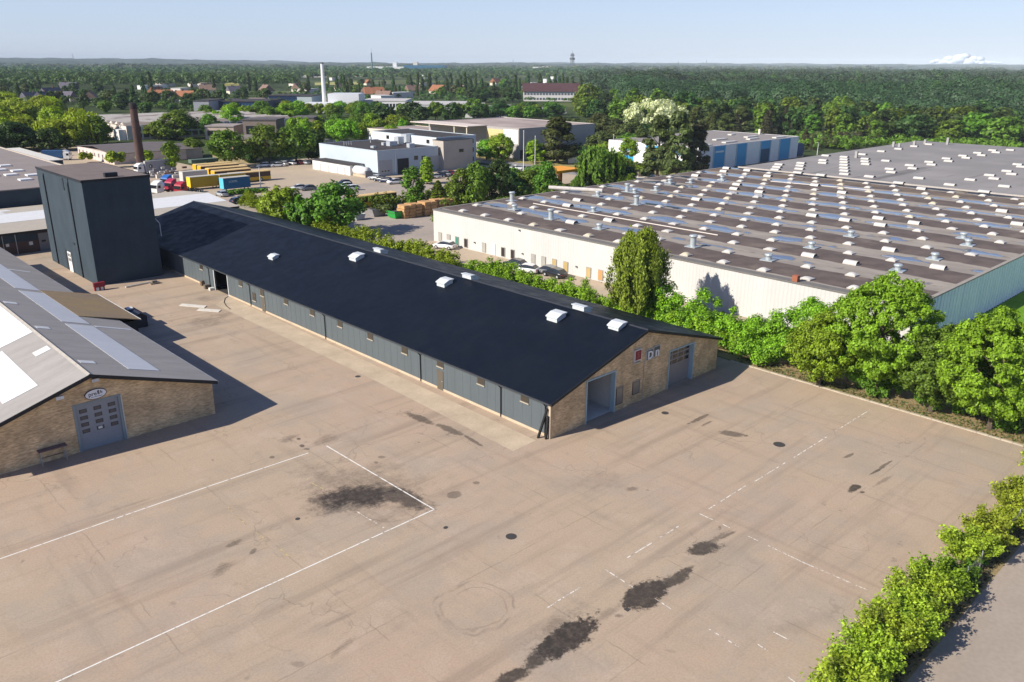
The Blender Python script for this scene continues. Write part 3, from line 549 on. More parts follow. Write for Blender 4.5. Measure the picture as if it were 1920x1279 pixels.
# garage door
fm = MB(); fm.box(16.75, 16.95, LY0-.06, LY0+.35, 0, 4.2); fm.box(20.45, 20.65, LY0-.06, LY0+.35, 0, 4.2); fm.box(16.75, 20.65, LY0-.06, LY0+.35, 4.2, 4.35); fm.build('door_frame', flat('door_frame_grey', (.22, .27, .29), .6), ls)
d = part('sectional_door', DOORGREY, ls, (16.95, 20.45, LY0+.1, LY0+.18, 0, 4.2))
for r in range(4):
    for c in range(3):
        f = part('door_window', flat('door_window_rim', (.035, .035, .04), .5), d, (17.23+c*1.17, 17.23+c*1.17+.62, LY0+.085, LY0+.099, 1.55+r*.62, 1.55+r*.62+.34))
        part('pane', flat('door_pane', (.10, .10, .105), .25), f, (17.30+c*1.17, 17.30+c*1.17+.48, LY0+.080, LY0+.084, 1.61+r*.62, 1.61+r*.62+.22))
part('notice', WHITE2, d, (18.52, 18.86, LY0+.072, LY0+.079, 1.62, 1.84))
part('side_track', STEEL, ls, (20.66, 20.75, LY0-.1, LY0-.003, 0, 4.3))
s = thing('oval_sign', 'white oval sign with dark lettering above the grey garage door', 'sign', (18.72, LY0, 4.9))
def oval(a, b, y0, y1):
    m = MB(); m.prism([(18.72+a*math.cos(t), 4.92+b*math.sin(t)) for t in np.linspace(0, 2*math.pi, 40, endpoint=False)], 'y', y0, y1); return m
oval(.90, .46, LY0-.12, LY0-.004).build('rim', flat('sign_rim', (.06, .05, .06), .5), s); oval(.84, .41, LY0-.126, LY0-.121).build('face', flat('sign_face', (.74, .76, .80), .4), s)
INK = flat('sign_ink', (.012, .016, .035), .5)
text_part('lettering', 'pre', .50, INK, s, (18.46, LY0-.128, 4.96), RX90, .002, .006)
part('bars', INK, s, (18.86, 18.93, LY0-.132, LY0-.127, 4.84, 5.2), (18.95, 19.02, LY0-.132, LY0-.127, 4.84, 5.22), (19.10, 19.17, LY0-.132, LY0-.127, 4.9, 5.16), (19.20, 19.25, LY0-.132, LY0-.127, 4.9, 5.07))
part('small_print', flat('sign_grey_ink', (.28, .29, .33), .5), s, (18.30, 19.22, LY0-.132, LY0-.127, 4.66, 4.72))
for x, z, lb in ((18.76, 6.15, 'grey floodlight under the ridge of the brick gable with oval sign'), (15.86, 5.35, 'white floodlight lower down the slope of the brick gable with oval sign')):
    t = thing('floodlight', lb, 'floodlight', (x, LY0, z)); part('arm', DARK, t, (x-.05, x+.05, LY0-.35, LY0-.004, z+.1, z+.2)); part('lamp_head', WHITE2 if x < 17 else STEEL, t, (x-.3, x+.3, LY0-.6, LY0-.35, z, z+.28))
t = thing('metal_rack', 'rusty metal trestle rack against the brick wall beside the garage door', 'rack', (14.5, 71.5, 0)); RUST = flat('rusty_frame', (.16, .11, .10), .8)
for x in (13.65, 15.5):
    for y in (71.15, 71.75): MB().tube((x, y, 0), (x, y, 1.25), .035).build('leg', flat('pale_post', (.35, .33, .31), .7), t)
part('top', RUST, t, (13.5, 15.7, 71.1, 71.8, 1.25, 1.32)); part('brace', RUST, t, (13.65, 15.5, 71.73, 71.77, .45, .5))

# ------------------------------------------------------------------ cross shed, dark flat hall, small white-roof hut behind the tower
cs = thing('cross_shed', 'low shed with beige roof and wide white roof bands behind the tower', 'shed', (40, 161, 0))
CY0, CY1, CE, CR = 161.0, 190.0, 3.75, 4.9; CM = 175.5
part('wall', mat('dark_red_brick', (.095, .062, .052), .9, .15, .6), cs, (0, 74.6, CY0+.3, CY1-.3, 0, CE-.02))
BEIGEROOF = mat('beige_roof_sheet', (.40, .36, .30), .9, .06, .4)
m = MB(); m.slab([(-2, CY0, CE+.1), (74.9, CY0, CE+.1), (74.9, CM, CR+.1), (-2, CM, CR+.1)], .1); m.slab([(-2, CM, CR+.1), (74.9, CM, CR+.1), (74.9, CY1, CE+.1), (-2, CY1, CE+.1)], .1); cr_ = m.build('roof', BEIGEROOF, cs)
cz = lambda y: CR - (CR-CE)*abs(y-CM)/(CM-CY0) + .13
def cpanel(x0, x1, y0, y1): MB().slab([(x0, y0, cz(y0)), (x1, y0, cz(y0)), (x1, y1, cz(y1)), (x0, y1, cz(y1))], .03).build('roof_panel', WHITE2, cr_)
cpanel(46, 74.8, 166.5, 175.3); cpanel(18, 45, 168.5, 175.3); cpanel(30, 38, 181, 185); cpanel(60.5, 63.5, 181, 184); cpanel(10, 36, 176, 180.5)
part('fascia', DARK, cr_, (-2, 74.9, CY0-.06, CY0-.003, CE-.25, CE+.12))
d = part('sectional_door', mat('dusty_grey_door', (.20, .20, .21), .7, .06, .5), cs, (37.2, 41.5, CY0+.22, CY0+.296, 0, 3.2))
for k in range(3): part('door_pane', GLASS, d, (37.6+k*1.2, 38.3+k*1.2, CY0+.21, CY0+.219, 1.6, 1.95))
part('panel', NAVY, cs, (30, 37, CY0+.2, CY0+.296, 2.1, 3.6), (26, 30, CY0+.2, CY0+.296, 0, 3.6))
for x in (31.6, 33.6): MB().tube((x, CY0+.1, 0), (x, CY0+.1, 3.6), .05).build('downpipe', STEEL, cs)
part('notice', WHITE2, cs, (35.6, 36.2, CY0+.27, CY0+.297, 1.3, 1.9), (32.0, 32.5, CY0+.27, CY0+.297, 1.5, 2.0))
dh = thing('dark_hall', 'flat roofed dark hall with white roof lights, left behind the tower', 'hall', (30, 191.5, 0))
part('wall', NAVY, dh, (-40, 60.8, 191.5, 300, 0, 7.1))
m = MB(); m.box(-40.2, 61, 191.3, 300.2, 7.1, 7.3); hr = m.build('roof', mat('grey_brown_felt', (.24, .205, .19), .9, .07, .25), dh)
part('roof_edge', mat('concrete_edge', (.42, .37, .31), .9), hr, (60.7, 61.1, 191.3, 300.2, 7.302, 7.55))
for (u, v) in ((9, 310), (0, 318), (32, 319.5), (20, 327), (60, 327.5), (47, 336), (-15, 329)):
    q = G(u, v, 7.5); part('roof_light', WHITE2, hr, (q[0]-1.2, q[0]+1.2, q[1]-1.2, q[1]+1.2, 7.302, 7.62))
hu = thing('white_roofed_hut', 'dark hut with a flat white roof beside the dark hall', 'hut', (66, 262, 0))
q = G(95, 300, 4.2)
part('wall', NAVY, hu, (61.6, q[0]+2.5, q[1]-3, q[1]+45, 0, 4.2)); part('roof', mat('white_gravel_roof', (.58, .56, .50), .9), hu, (61.4, q[0]+2.7, q[1]-3.2, q[1]+45.2, 4.2, 4.4))

# ------------------------------------------------------------------ white warehouse with the ribbed roof
WX0, WX1, WY0, WY1, WZ = 94.4, 194.0, 33.2, 121.2, 5.9
wh = thing('white_warehouse', 'large white corrugated warehouse with banded brown roof and many skylights', 'warehouse', (WX0, WY0, 0))
def ribbed(mb, p0, p1, z0, z1, pitch, depth, out):
    p0, p1 = Vector(p0), Vector(p1); n = int((p1-p0).length/pitch); o = Vector(out)*depth; pts = []
    for i in range(n):
        for t, k in ((0, 0), (.3, 0), (.4, 1), (.8, 1), (.9, 0)): pts.append(p0+(p1-p0)*((i+t)/n)+o*k)
    pts.append(p1); b = len(mb.v); mb.v += [(p.x, p.y, z) for p in pts for z in (z0, z1)]
    for i in range(len(pts)-1): mb.f.append((b+2*i, b+2*i+2, b+2*i+3, b+2*i+1)); mb.m.append(0)
m = MB(); ribbed(m, (WX0, WY1, 0), (WX0, WY0, 0), 0, WZ-.02, .55, .022, (-1, 0, 0)); m.build('front_wall', WHITE, wh)
TEAL = mat('grey_blue_cladding', (.66, .76, .84), .5, .12, .9, (.84, .90, .93), stretch=(1, 1, .12), fine=.05)
m = MB(); ribbed(m, (WX0, WY0, 0), (300, WY0, 0), 0, WZ+.05, 1.1, .10, (0, -1, 0)); m.build('side_wall', TEAL, wh)
part('back_wall', WHITE, wh, (WX0+.1, WX1, WY1-.2, WY1, 0, WZ-.02))
def warehouse_roof_mat():
    m, N, L = newmat('banded_roof_felt'); b = N['Principled BSDF']; tc = N.new('ShaderNodeTexCoord')
    mp0 = N.new('ShaderNodeMapping'); mp0.inputs['Location'].default_value = (WX0, WY0, 0); L.new(tc.outputs['Object'], mp0.inputs[0]); P = mp0.outputs[0]
    sx = N.new('ShaderNodeSeparateXYZ'); L.new(P, sx.inputs[0])
    wob = math2(N, L, 'MULTIPLY', math2(N, L, 'SUBTRACT', noise(N, L, P, 1.0, 4, .65, (.35, .10, 1)), .5), 2.2)
    x = math2(N, L, 'ADD', sx.outputs[0], wob)
    d = math2(N, L, 'PINGPONG', math2(N, L, 'SUBTRACT', x, 106.0-12.4*10), 6.2)      # 0 in a valley, 6.2 on a ridge
    band = mrange(N, L, d, 2.75, 3.0)
    feltc = mixc(N, L, mrange(N, L, noise(N, L, P, .35, 5, .65), .35, .65), (.098, .076, .068), (.135, .105, .092))
    valley = mixc(N, L, mrange(N, L, noise(N, L, P, 1.0, 5, .6, (.5, .12, 1)), .3, .7), (.335, .295, .25), (.25, .22, .19))
    base = mixc(N, L, band, valley, feltc)
    base = mixc(N, L, mrange(N, L, noise(N, L, P, .14, 4, .6), .56, .70, 0, .35), base, (.25, .205, .16))
    edge = mrange(N, L, sx.outputs[0], WX0+1.35, WX0+1.15); base = mixc(N, L, edge, base, (.16, .15, .14))
    back = mrange(N, L, sx.outputs[0], 168, 190, 0, .5); base = mixc(N, L, math2(N, L, 'MULTIPLY', back, mrange(N, L, noise(N, L, P, .25, 4), .4, .6)), base, (.23, .17, .10))
    # standing water in the valleys, its colour tinted blue for the reflected sky
    dn = math2(N, L, 'PINGPONG', math2(N, L, 'SUBTRACT', sx.outputs[0], 106.0-12.4*10), 6.2)
    pn = noise(N, L, P, 1.0, 3, .5, (.16, .17, 1)); pn2 = noise(N, L, P, .9, 4, .6)
    lvl = math2(N, L, 'ADD', math2(N, L, 'SUBTRACT', math2(N, L, 'MULTIPLY', pn, 11.0), 5.55), math2(N, L, 'MULTIPLY', math2(N, L, 'SUBTRACT', pn2, .5), 1.2))
    lvl = math2(N, L, 'ADD', lvl, mrange(N, L, math2(N, L, 'ADD', math2(N, L, 'MULTIPLY', sx.outputs[0], .6), sx.outputs[1]), 95, 190, -.2, 1.5))
    wet = math2(N, L, 'MULTIPLY', mrange(N, L, math2(N, L, 'SUBTRACT', lvl, dn), .0, .10), mrange(N, L, dn, 2.4, 2.2))
    rim = math2(N, L, 'MULTIPLY', mrange(N, L, math2(N, L, 'SUBTRACT', lvl, dn), -.45, -.05, 0, .45), mrange(N, L, dn, 2.6, 2.3))
    base = mixc(N, L, rim, base, (.07, .06, .055)); base = mixc(N, L, wet, base, (.085, .105, .155))
    L.new(base, b.inputs['Base Color']); L.new(mixc(N, L, wet, (.92, .92, .92), (.06, .06, .06)), b.inputs['Roughness']); L.new(mixc(N, L, wet, (.2, .2, .2), (.9, .9, .9)), b.inputs['Specular IOR Level'])
    return m
m = MB(); xs = [WX0+1.3]; k = 99.8
while k < WX1: xs += [k, k+6.2]; k += 12.4
xs = sorted(set([x for x in xs if x < WX1]+[WX1]))
def wz(x):
    d = abs(((x-106.0+6.2) % 12.4)-6.2); return WZ+.02+.16*d/6.2
m.v = [(x, y, wz(x)) for x in xs for y in (WY0+.3, WY1-.3)]
for i in range(len(xs)-1): m.f.append((2*i, 2*i+2, 2*i+3, 2*i+1)); m.m.append(0)
wr = m.build('roof', warehouse_roof_mat(), wh)
m = MB(); m.box(WX0-.14, WX0+1.3, WY0-.16, WY1+.12, WZ-.018, WZ+.17); m.build('parapet', mat('parapet_felt', (.155, .145, .135), .9, .1, .5), wh)
part('parapet', mat('parapet_grey', (.30, .27, .235), .9, .1, .8), wh, (WX0+1.302, 300, WY0-.16, WY0+.35, WZ+.052, WZ+.22)); part('parapet', MATS['parapet_grey'], wh, (WX0+1.302, WX1, WY1-.35, WY1+.12, WZ-.018, WZ+.20))
# windows and doors of the long front
GW = {'grey': (.33, .32, .29), 'green': (.05, .20, .15), 'dark': (.025, .02, .02), 'tan': (.42, .31, .13), 'orange': (.50, .25, .09)}
for (u, v), c in zip(((825.8, 443.9), (841.6, 447.7), (857.5, 451.9), (874.1, 455.7), (907.9, 463.9), (943.8, 472.4), (961.7, 476.8), (1000.2, 485.6), (1019.6, 490.2), (1040, 495), (1061.2, 500), (1104, 510.8), (1126.4, 515.8)), ('grey', 'grey', 'green', 'dark', 'grey', 'dark', 'dark', 'grey', 'grey', 'tan', 'tan', 'tan', 'orange')):
    q = PL(u, v, 0, WX0); f = part('window', flat('wwin_frame', (.30, .28, .25), .6), wh, (WX0-.12, WX0-.063, q[1]-.5, q[1]+.5, q[2]-.85, q[2]+.85))
    part('shutter' if c in ('grey', 'green', 'tan', 'orange') else 'pane', flat('wwin_'+c, GW[c], .5), f, (WX0-.13, WX0-.121, q[1]-.40, q[1]+.40, q[2]-.74, q[2]+.74))
for (u, v), hgt in (((925.6, 468.5), 2.1), ((1472, 590), 2.3)):
    q = PL(u, v, 0, WX0); part('door', flat('wdoor', (.60, .60, .58), .5), wh, (WX0-.11, WX0-.063, q[1]-.5, q[1]+.5, .05, hgt))
for (u, v) in ((1333.5, 558), (975, 431.5), (891, 454.5), (980.8, 475.5), (1082, 499.8)):
    q = PL(u, v, 0, WX0); part('wall_fitting', flat('fitting', (.12, .12, .12), .6), wh, (WX0-.3, WX0-.063, q[1]-.12, q[1]+.12, q[2]-.1, q[2]+.1))
# skylights: one dome each on a 6.2 m checker; some replaced by extract vents
SKYW = flat('dome_white', (.55, .525, .48), .4); SKYY = flat('dome_aged', (.50, .44, .32), .5); CURB = flat('dome_curb', (.46, .43, .39), .7)
def dome(L_, W_, h, arch):
    m = MB(); m.add([(-W_/2, -L_/2, 0), (W_/2, -L_/2, 0), (W_/2, L_/2, 0), (-W_/2, L_/2, 0), (-W_/2, -L_/2, .16), (W_/2, -L_/2, .16), (W_/2, L_/2, .16), (-W_/2, L_/2, .16)], [(0, 1, 5, 4), (1, 2, 6, 5), (2, 3, 7, 6), (3, 0, 4, 7)], 1)
    n = 6; vs = []
    for i in range(n+1):
        for j in range(n+1):
            a, b = i/n*2-1, j/n*2-1
            z = .16+h*((1-a*a)**.5 if arch else (1-abs(a)**2.2)**.8*(1-abs(b)**2.2)**.8)
            vs.append((a*W_/2*.97, b*L_/2*.97, z))
    m.add(vs, [(i*(n+1)+j, (i+1)*(n+1)+j, (i+1)*(n+1)+j+1, i*(n+1)+j+1) for i in range(n) for j in range(n)], 0)
    if arch:
        for j, s in ((0, 1), (n, -1)): m.add([vs[i*(n+1)+j] for i in range(n+1)], [tuple(range(n+1))], 2)
    return m
def mesh_of(mb, name, mats):
    me = bpy.data.meshes.new(name); me.from_pydata(mb.v, [], mb.f)
    for x in mats: me.materials.append(x)
    me.polygons.foreach_set('material_index', mb.m); me.update(); return me
D1 = mesh_of(dome(1.35, 1.35, .28, False), 'skylight', [SKYW, CURB, DARK]); D2 = mesh_of(dome(1.35, 1.3, .32, False), 'skylight', [SKYY, CURB, DARK]); D3 = mesh_of(dome(1.9, 1.3, .38, True), 'skylight', [SKYW, CURB, DARK]); D4 = mesh_of(dome(1.45, 1.4, .18, False), 'skylight', [SKYW, CURB, DARK])
def extract_vent(h, r):
    m = MB(); m.box(-.9, .9, -.9, .9, 0, .16); m.tube((0, 0, .16), (0, 0, h), r, None, 14); m.tube((0, 0, h), (0, 0, h+.28), r*1.0, r*1.5, 14); m.tube((0, 0, h+.28), (0, 0, h+.46), r*1.5, r*1.2, 14); return m
VM = flat('vent_metal', (.42, .46, .47), .4, metal=.3)
V1 = mesh_of(extract_vent(.50, .40), 'roof_vent', [VM]); V2 = mesh_of(extract_vent(1.4, .45), 'roof_vent', [VM])
rnd = random.Random(11); rows = []
vents = [G(u, v, WZ+.1) for u, v in ((1440.6, 488), (1521.2, 465), (1595, 443.3), (1299, 463), (1124, 429.5), (1033, 411), (965, 393), (960, 377), (1113, 397), (1193, 384), (1121, 367), (1176, 360), (1190, 362), (1230, 357), (1295, 343), (1354, 337), (1683, 508), (1752, 486), (1815, 460), (1806, 447), (1256, 343))]
i = 0; x = 97.0
while x < 193:
    for j in range(16):
        y = 38.3 + 6.18*j + (3.1 if i % 2 == 0 else 0.1)
        if y < 35 or y > 119: continue
        if any(abs(x-p[0]) < 2.4 and abs(y-p[1]) < 2.6 for p in vents): continue
        rows.append((x, y))
    i += 1; x += 6.18
rows.sort(key=lambda p: p[0]); DM = []
def skylight_mesh():
    r = rnd.random(); return D1 if r < .62 else (D2 if r < .72 else (D3 if r < .88 else D4))
vis = [p for p in rows if (lambda q: -20 < CX+FPX*q[0]/q[2] < 1950)(RC @ (np.array([p[0], p[1], WZ])-np.array([0, 0, CAMH])))]
for p in vis[:100]:
    o = bpy.data.objects.new('skylight', skylight_mesh()); COL.objects.link(o); o.parent = wh; o.location = (p[0]-WX0, p[1]-WY0, wz(p[0])+.01); o.rotation_euler = (0, 0, rnd.uniform(-.03, .03))
def merged(name, items, parent, mats):
    m = MB()
    for me, (x, y, z) in items: m.v, m.f, m.m = m.v, m.f, m.m; b = len(m.v); m.v += [(v.co.x+x, v.co.y+y, v.co.z+z) for v in me.vertices]; m.f += [tuple(b+i for i in pl.vertices) for pl in me.polygons]; m.m += [{D2: 3}.get(me, 0) if pl.material_index == 0 else pl.material_index for pl in me.polygons]
    o = m.build(name, mats, parent); o['kind'] = 'stuff'; return o
merged('skylight', [(skylight_mesh(), (p[0], p[1], wz(p[0])+.01)) for p in vis[100:]], wh, [SKYW, CURB, DARK, SKYY])
for k, p in enumerate(vents):
    o = bpy.data.objects.new('roof_vent', V2 if k in (3, 4, 5, 6, 7, 8, 9, 10, 11) and k % 2 else V1); COL.objects.link(o); o.parent = wh; o.location = (p[0]-WX0, p[1]-WY0, WZ+.08); o.rotation_euler = (0, 0, rnd.uniform(0, .1))
q0 = G(1000, 381.5, WZ+.3); q1 = G(1346, 441, WZ+.3); m = MB(); m.tube(q0, q1, .09); m.build('roof_pipe', flat('pipe_pale', (.55, .50, .45), .6), wh)
q0 = G(1445, 340, WZ+.2); q1 = G(1640, 357, WZ+.2); m = MB(); m.tube(q0, q1, .09); m.build('roof_pipe', MATS['pipe_pale'], wh)
q = G(1492, 527, WZ+.2); part('chimney_stack', flat('terracotta', (.30, .10, .05), .8), wh, (q[0]-.35, q[0]+.35, q[1]-.35, q[1]+.35, WZ+.18, WZ+.95))
q = G(1082, 354, WZ+.5); MB().tube((q[0]-3, q[1]+5.5, WZ+.5), (q[0]+2, q[1]-5.5, WZ+.5), .42, None, 12).build('roof_duct', mat('duct_metal', (.45, .42, .39), .6), wh)
# the grey hall joined behind it
gh = thing('grey_roofed_hall', 'hall with a smooth grey roof and white box skylights behind the white warehouse', 'hall', (WX1, 30, 0))
HX1 = 311.0
part('wall', WHITE, gh, (WX1+.05, HX1, -60, 117.5, 0, WZ+.15))
def hallroof():
    m, N, L = newmat('grey_hall_roof'); b = N['Principled BSDF']; tc = N.new('ShaderNodeTexCoord'); P = tc.outputs['Object']
    base = mixc(N, L, mrange(N, L, noise(N, L, P, .05, 4, .6), .35, .65), (.215, .200, .190), (.270, .250, .235)); base = mixc(N, L, mrange(N, L, noise(N, L, P, 1.0, 4, .6, (.012, .13, 1), math.radians(32)), .60, .68, 0, .75), base, (.105, .095, .09))
    base = mixc(N, L, mrange(N, L, noise(N, L, P, 1.0, 4, .6, (.05, .4, 1)), .5, .75, 0, .3), base, (.19, .175, .16)); L.new(base, b.inputs['Base Color']); b.inputs['Roughness'].default_value = .9; return m
m = MB(); m.box(WX1-.2, HX1+.3, -60.2, 117.8, WZ+.15, WZ+.38); ghr = m.build('roof', hallroof(), gh)
part('parapet', mat('parapet_sill', (.38, .345, .31), .9, .1, .4), ghr, (WX1-.5, WX1-.202, WY0+.4, 117.8, WZ+.22, WZ+.55))
DB = mesh_of(dome(2.3, 1.6, .30, True), 'box_skylight', [SKYW, CURB, DARK])
gl = []
def near(u, v): return G(u, v, WZ+.4)
S8 = 240/1918.
for px, py in ((170, 395), (140, 435), (115, 475), (500, 375), (490, 415), (475, 462), (455, 518), (830, 332), (825, 372), (870, 262), (800, 555), (1145, 283), (1145, 320), (1145, 360), (1145, 402), (1145, 446), (1150, 490), (1150, 540), (1420, 243), (1460, 310), (1460, 350), (1470, 390), (1700, 197), (1770, 340), (1830, 463), (1850, 512), (1525, 577)): gl.append(near(1440+px*S8, 260+py*S8))
for px, py in ((40, 162), (275, 122), (495, 92), (210, 408), (255, 455), (500, 358), (535, 398), (760, 306), (790, 345), (1005, 265), (1055, 296), (1225, 222), (1285, 256), (1450, 182), (1500, 213), (1715, 178), (1825, 395), (1880, 430), (1665, 495), (1735, 540), (1405, 557), (1475, 608), (1115, 625), (810, 700), (345, 600), (1625, 723), (1325, 803), (45, 672)): gl.append(near(1680+px*S8, 260+py*S8))
for q in gl:
    o = bpy.data.objects.new('box_skylight', DB); COL.objects.link(o); o.parent = gh; o.location = (q[0]-WX1, q[1]-30, WZ+.385); o.rotation_euler = (0, 0, rnd.uniform(-.05, .05))
for u, v, h in ((1675, 275, 1.6), (1686, 276, 1.3), (1714, 272, 1.4), (1605, 296, 1.9), (1776, 271, 2.3), (1734, 270, 1.5)):
    q = near(u, v); MB().box(q[0]-.35, q[0]+.35, q[1]-.35, q[1]+.35, WZ+.385, WZ+.385+h).build('roof_stack', flat('stack_grey', (.30, .29, .28), .7), gh)

# ------------------------------------------------------------------ buildings of the estate behind
def flat_building(name, label, cat, x0, x1, y0, y1, h, wall, roof, par=.25, group=None):
    t = thing(name, label, cat, (x0, y0, 0), 0, group)
    part('wall', wall, t, (x0, x1, y0, y1, 0, h-.02)); r = part('roof', roof, t, (x0+.25, x1-.25, y0+.25, y1-.25, h-.015, h+.05))
    m = MB(); m.box(x0-.05, x1+.05, y0-.05, y0+.25, h-.015, h+par); m.box(x0-.05, x1+.05, y1-.25, y1+.05, h-.015, h+par); m.box(x0-.05, x0+.25, y0+.25, y1-.25, h-.015, h+par); m.box(x1-.25, x1+.05, y0+.25, y1-.25, h-.015, h+par)
    m.build('parapet', wall, r); return t
def win(t, face, a0, a1, z0, z1, at, mt=None, nm='window', fr=None):
    """a window on face 'y' (faces -Y at y=at) or 'x' (faces -X at x=at)"""
    if face == 'y': return part(nm, mt or GLASS, t, (a0, a1, at-.06, at-.003, z0, z1))
    return part(nm, mt or GLASS, t, (at-.06, at-.003, a0, a1, z0, z1))
BLK = mat('black_roof_membrane', (.045, .040, .040), .9, .12, .25)
of = flat_building('service_hall', 'light grey flat roofed service hall with tall roller doors', 'hall', 139.6, 162.5, 205.3, 237.7, 7.2, GREYWALL, BLK)
def gate(u0, u1, v0, v1, mt, nm='roller_door'):
    a, b = PL(u0, v1, 1, 205.3), PL(u1, v0, 1, 205.3); return part(nm, mt, of, (a[0], b[0], 205.24, 205.297, .03, b[2]))
RGATE = flat('gate_grey', (.36, .365, .37), .6)
g1 = gate(713, 735, 299, 332, RGATE)
for k in range(3): part('door_pane', GLASS, g1, (140.9+k*1.1, 141.5+k*1.1, 205.22, 205.239, 1.2, 1.55))
gate(746, 766, 296, 330, flat('doorway_shade', (.02, .02, .022), .8), 'doorway_shade_panel'); gate(807, 825, 291, 322, RGATE)  # the open doorway is a dark panel standing in for the shade inside
for u in (780, 794): q = PL(u, 296, 1, 205.3); win(of, 'y', q[0]-.75, q[0]+.75, q[2]-.6, q[2]+.6, 205.3)
for u in (707.5, 741): q = PL(u, 300, 1, 205.3); part('downpipe', WHITE2, of, (q[0]-.12, q[0]+.12, 205.1, 205.297, 0, 7.1))
for u, v, sx_, sy_, h in ((735, 273, 3, 2, 1.4), (748, 269, 2.2, 2.5, 2.2), (765, 266, 3.5, 3, 2.6), (720, 272, 1.2, 1.2, .9), (700, 277, 1, 1.6, .6), (770, 276, 2.0, 1.5, 1.2)):
    q = G(u, v, 7.3); part('roof_plant', STEEL, of, (q[0]-sx_/2, q[0]+sx_/2, q[1]-sy_/2, q[1]+sy_/2, 7.24, 7.24+h))
q = G(645, 273, 7.2); m = MB()
for k in range(4): m.tube((q[0]+k*.9, q[1], 7.2), (q[0]+k*.9, q[1], 8.5), .05)
for z in (7.7, 8.1, 8.45): m.tube((q[0], q[1], z), (q[0]+2.7, q[1], z), .04)
m.build('roof_railing', WHITE2, of)
q = G(695, 268, 7.2); m = MB(); m.tube((q[0], q[1], 7.2), (q[0], q[1], 8.4), .08); m.tube((q[0], q[1], 8.4), (q[0], q[1], 9.2), .45, .35, 12); m.build('roof_mast', WHITE2, of)
ob = flat_building('office_block', 'white and grey three storey office block behind the service hall', 'office', 165.0, 181.5, 209.2, 245.5, 9.4, GREYWALL, BLK, .2)
part('wall', WHITE2, ob, (164.90, 164.997, 209.2, 245.5, 7.0, 9.35))
for u in (728, 803, 815): q = PL(u, 267, 0, 165.0); win(ob, 'x', q[1]-.8, q[1]+.8, 7.5, 8.7, 164.89)
for z in (1.2, 4.2, 7.0):
    for x in (178.3, 179.9): win(ob, 'y', x-.6, x+.6, z, z+1.4, 209.2)
part('stair_tower', BEIGEWALL, ob, (163.2, 164.88, 203.5, 209.0, 0, 9.0), (164.88, 175.2, 203.5, 209.17, 0, 9.0)); win(ob, 'y', 169.5, 171.3, 5.2, 6.2, 203.5); part('tower_roof', DARK, ob, (163.1, 175.3, 203.4, 209.17, 9.002, 9.12))
an = flat_building('annex', 'long low white annex with black roof along the service hall', 'annex', 134.6, 139.5, 212.5, 234, 2.9, WHITE2, BLK, .08)
for y in (215, 219, 224, 229): win(an, 'x', y, y+.9, .05, 2.1, 134.6, flat('annex_door', (.42, .42, .42), .6), 'door')
part('roof_slab', BLK, an, (134.2, 139.55, 212.1, 234.3, 3.0, 3.12))
tt = thing('storage_tank', 'white rounded storage tank on legs beside the low annex', 'tank', (137, 206.5, 0))
MB().tube((136.4, 205.8, 1.6), (136.4, 212.0, 1.6), 1.3, None, 20).build('tank', WHITE2, tt, True); part('base', CONC, tt, (135.3, 137.6, 205.6, 212.2, 0, .6)); part('end_panel', flat('tank_end', (.22, .22, .22), .7), tt, (135.2, 137.7, 205.3, 205.56, 0, 1.9))
# blue door building
bb = flat_building('blue_door_building', 'grey building with tall blue doors behind the warehouse roofs', 'hall', 219.5, 282.0, 148.0, 184.0, 7.4, mat('pale_grey_panel', (.78, .76, .75), .7, .05, .3), mat('grey_felt2', (.25, .225, .21), .9), .1)
for u0, u1, nm in ((1338, 1357, 'a'), (1380, 1397, 'b'), (1424, 1441, 'c'), (1459, 1477, 'd')):
    a, b = PL(u0, 300, 1, 148.0), PL(u1, 300, 1, 148.0)
    d = part('tall_door', SKYBLUE, bb, (a[0], b[0], 147.9, 147.997, .1, 7.2)); [part('frame', flat('paleblue_strip', (.42, .50, .54), .6), d, (e0, e0+.49, 147.85, 147.997, .1, 7.3)) for e0 in (a[0]-.5, b[0]+.01)]
    if nm == 'a': part('sign_board', WHITE2, d, (a[0]+.6, b[0]-.6, 147.84, 147.89, 5.2, 5.75))
    if nm == 'c': part('dark_leaf', flat('navy_leaf', (.01, .06, .14), .5), d, (a[0]+.3, b[0]-.3, 147.85, 147.89, .1, 4.6))
for u, v, L_ in ((1350, 262, 7), (1368, 267, 7), (1408, 257, 7), (1411, 261, 6), (1461, 258, 7), (1372, 253, 3), (1326, 273, 4)):
    q = G(u, v, 7.5); part('roof_light', SKYW, bb, (q[0]-L_/2, q[0]+L_/2, q[1]-.8, q[1]+.8, 7.46, 7.85))
q = G(1424, 251, 7.6); part('roof_stack', CREAMW, bb, (q[0]-.4, q[0]+.4, q[1]-.4, q[1]+.4, 7.46, 9.3))
a = G(1190, 300); part('end_wall', WHITE2, bb, (219.3, 219.497, 150, 184, 0, 7.4))
for y in (153, 163, 173): win(bb, 'x', y, y+5, .1, 3.0, 219.3, SKYBLUE, 'door'); win(bb, 'x', y, y+5, 4.6, 6.8, 219.3, SKYBLUE, 'panel')
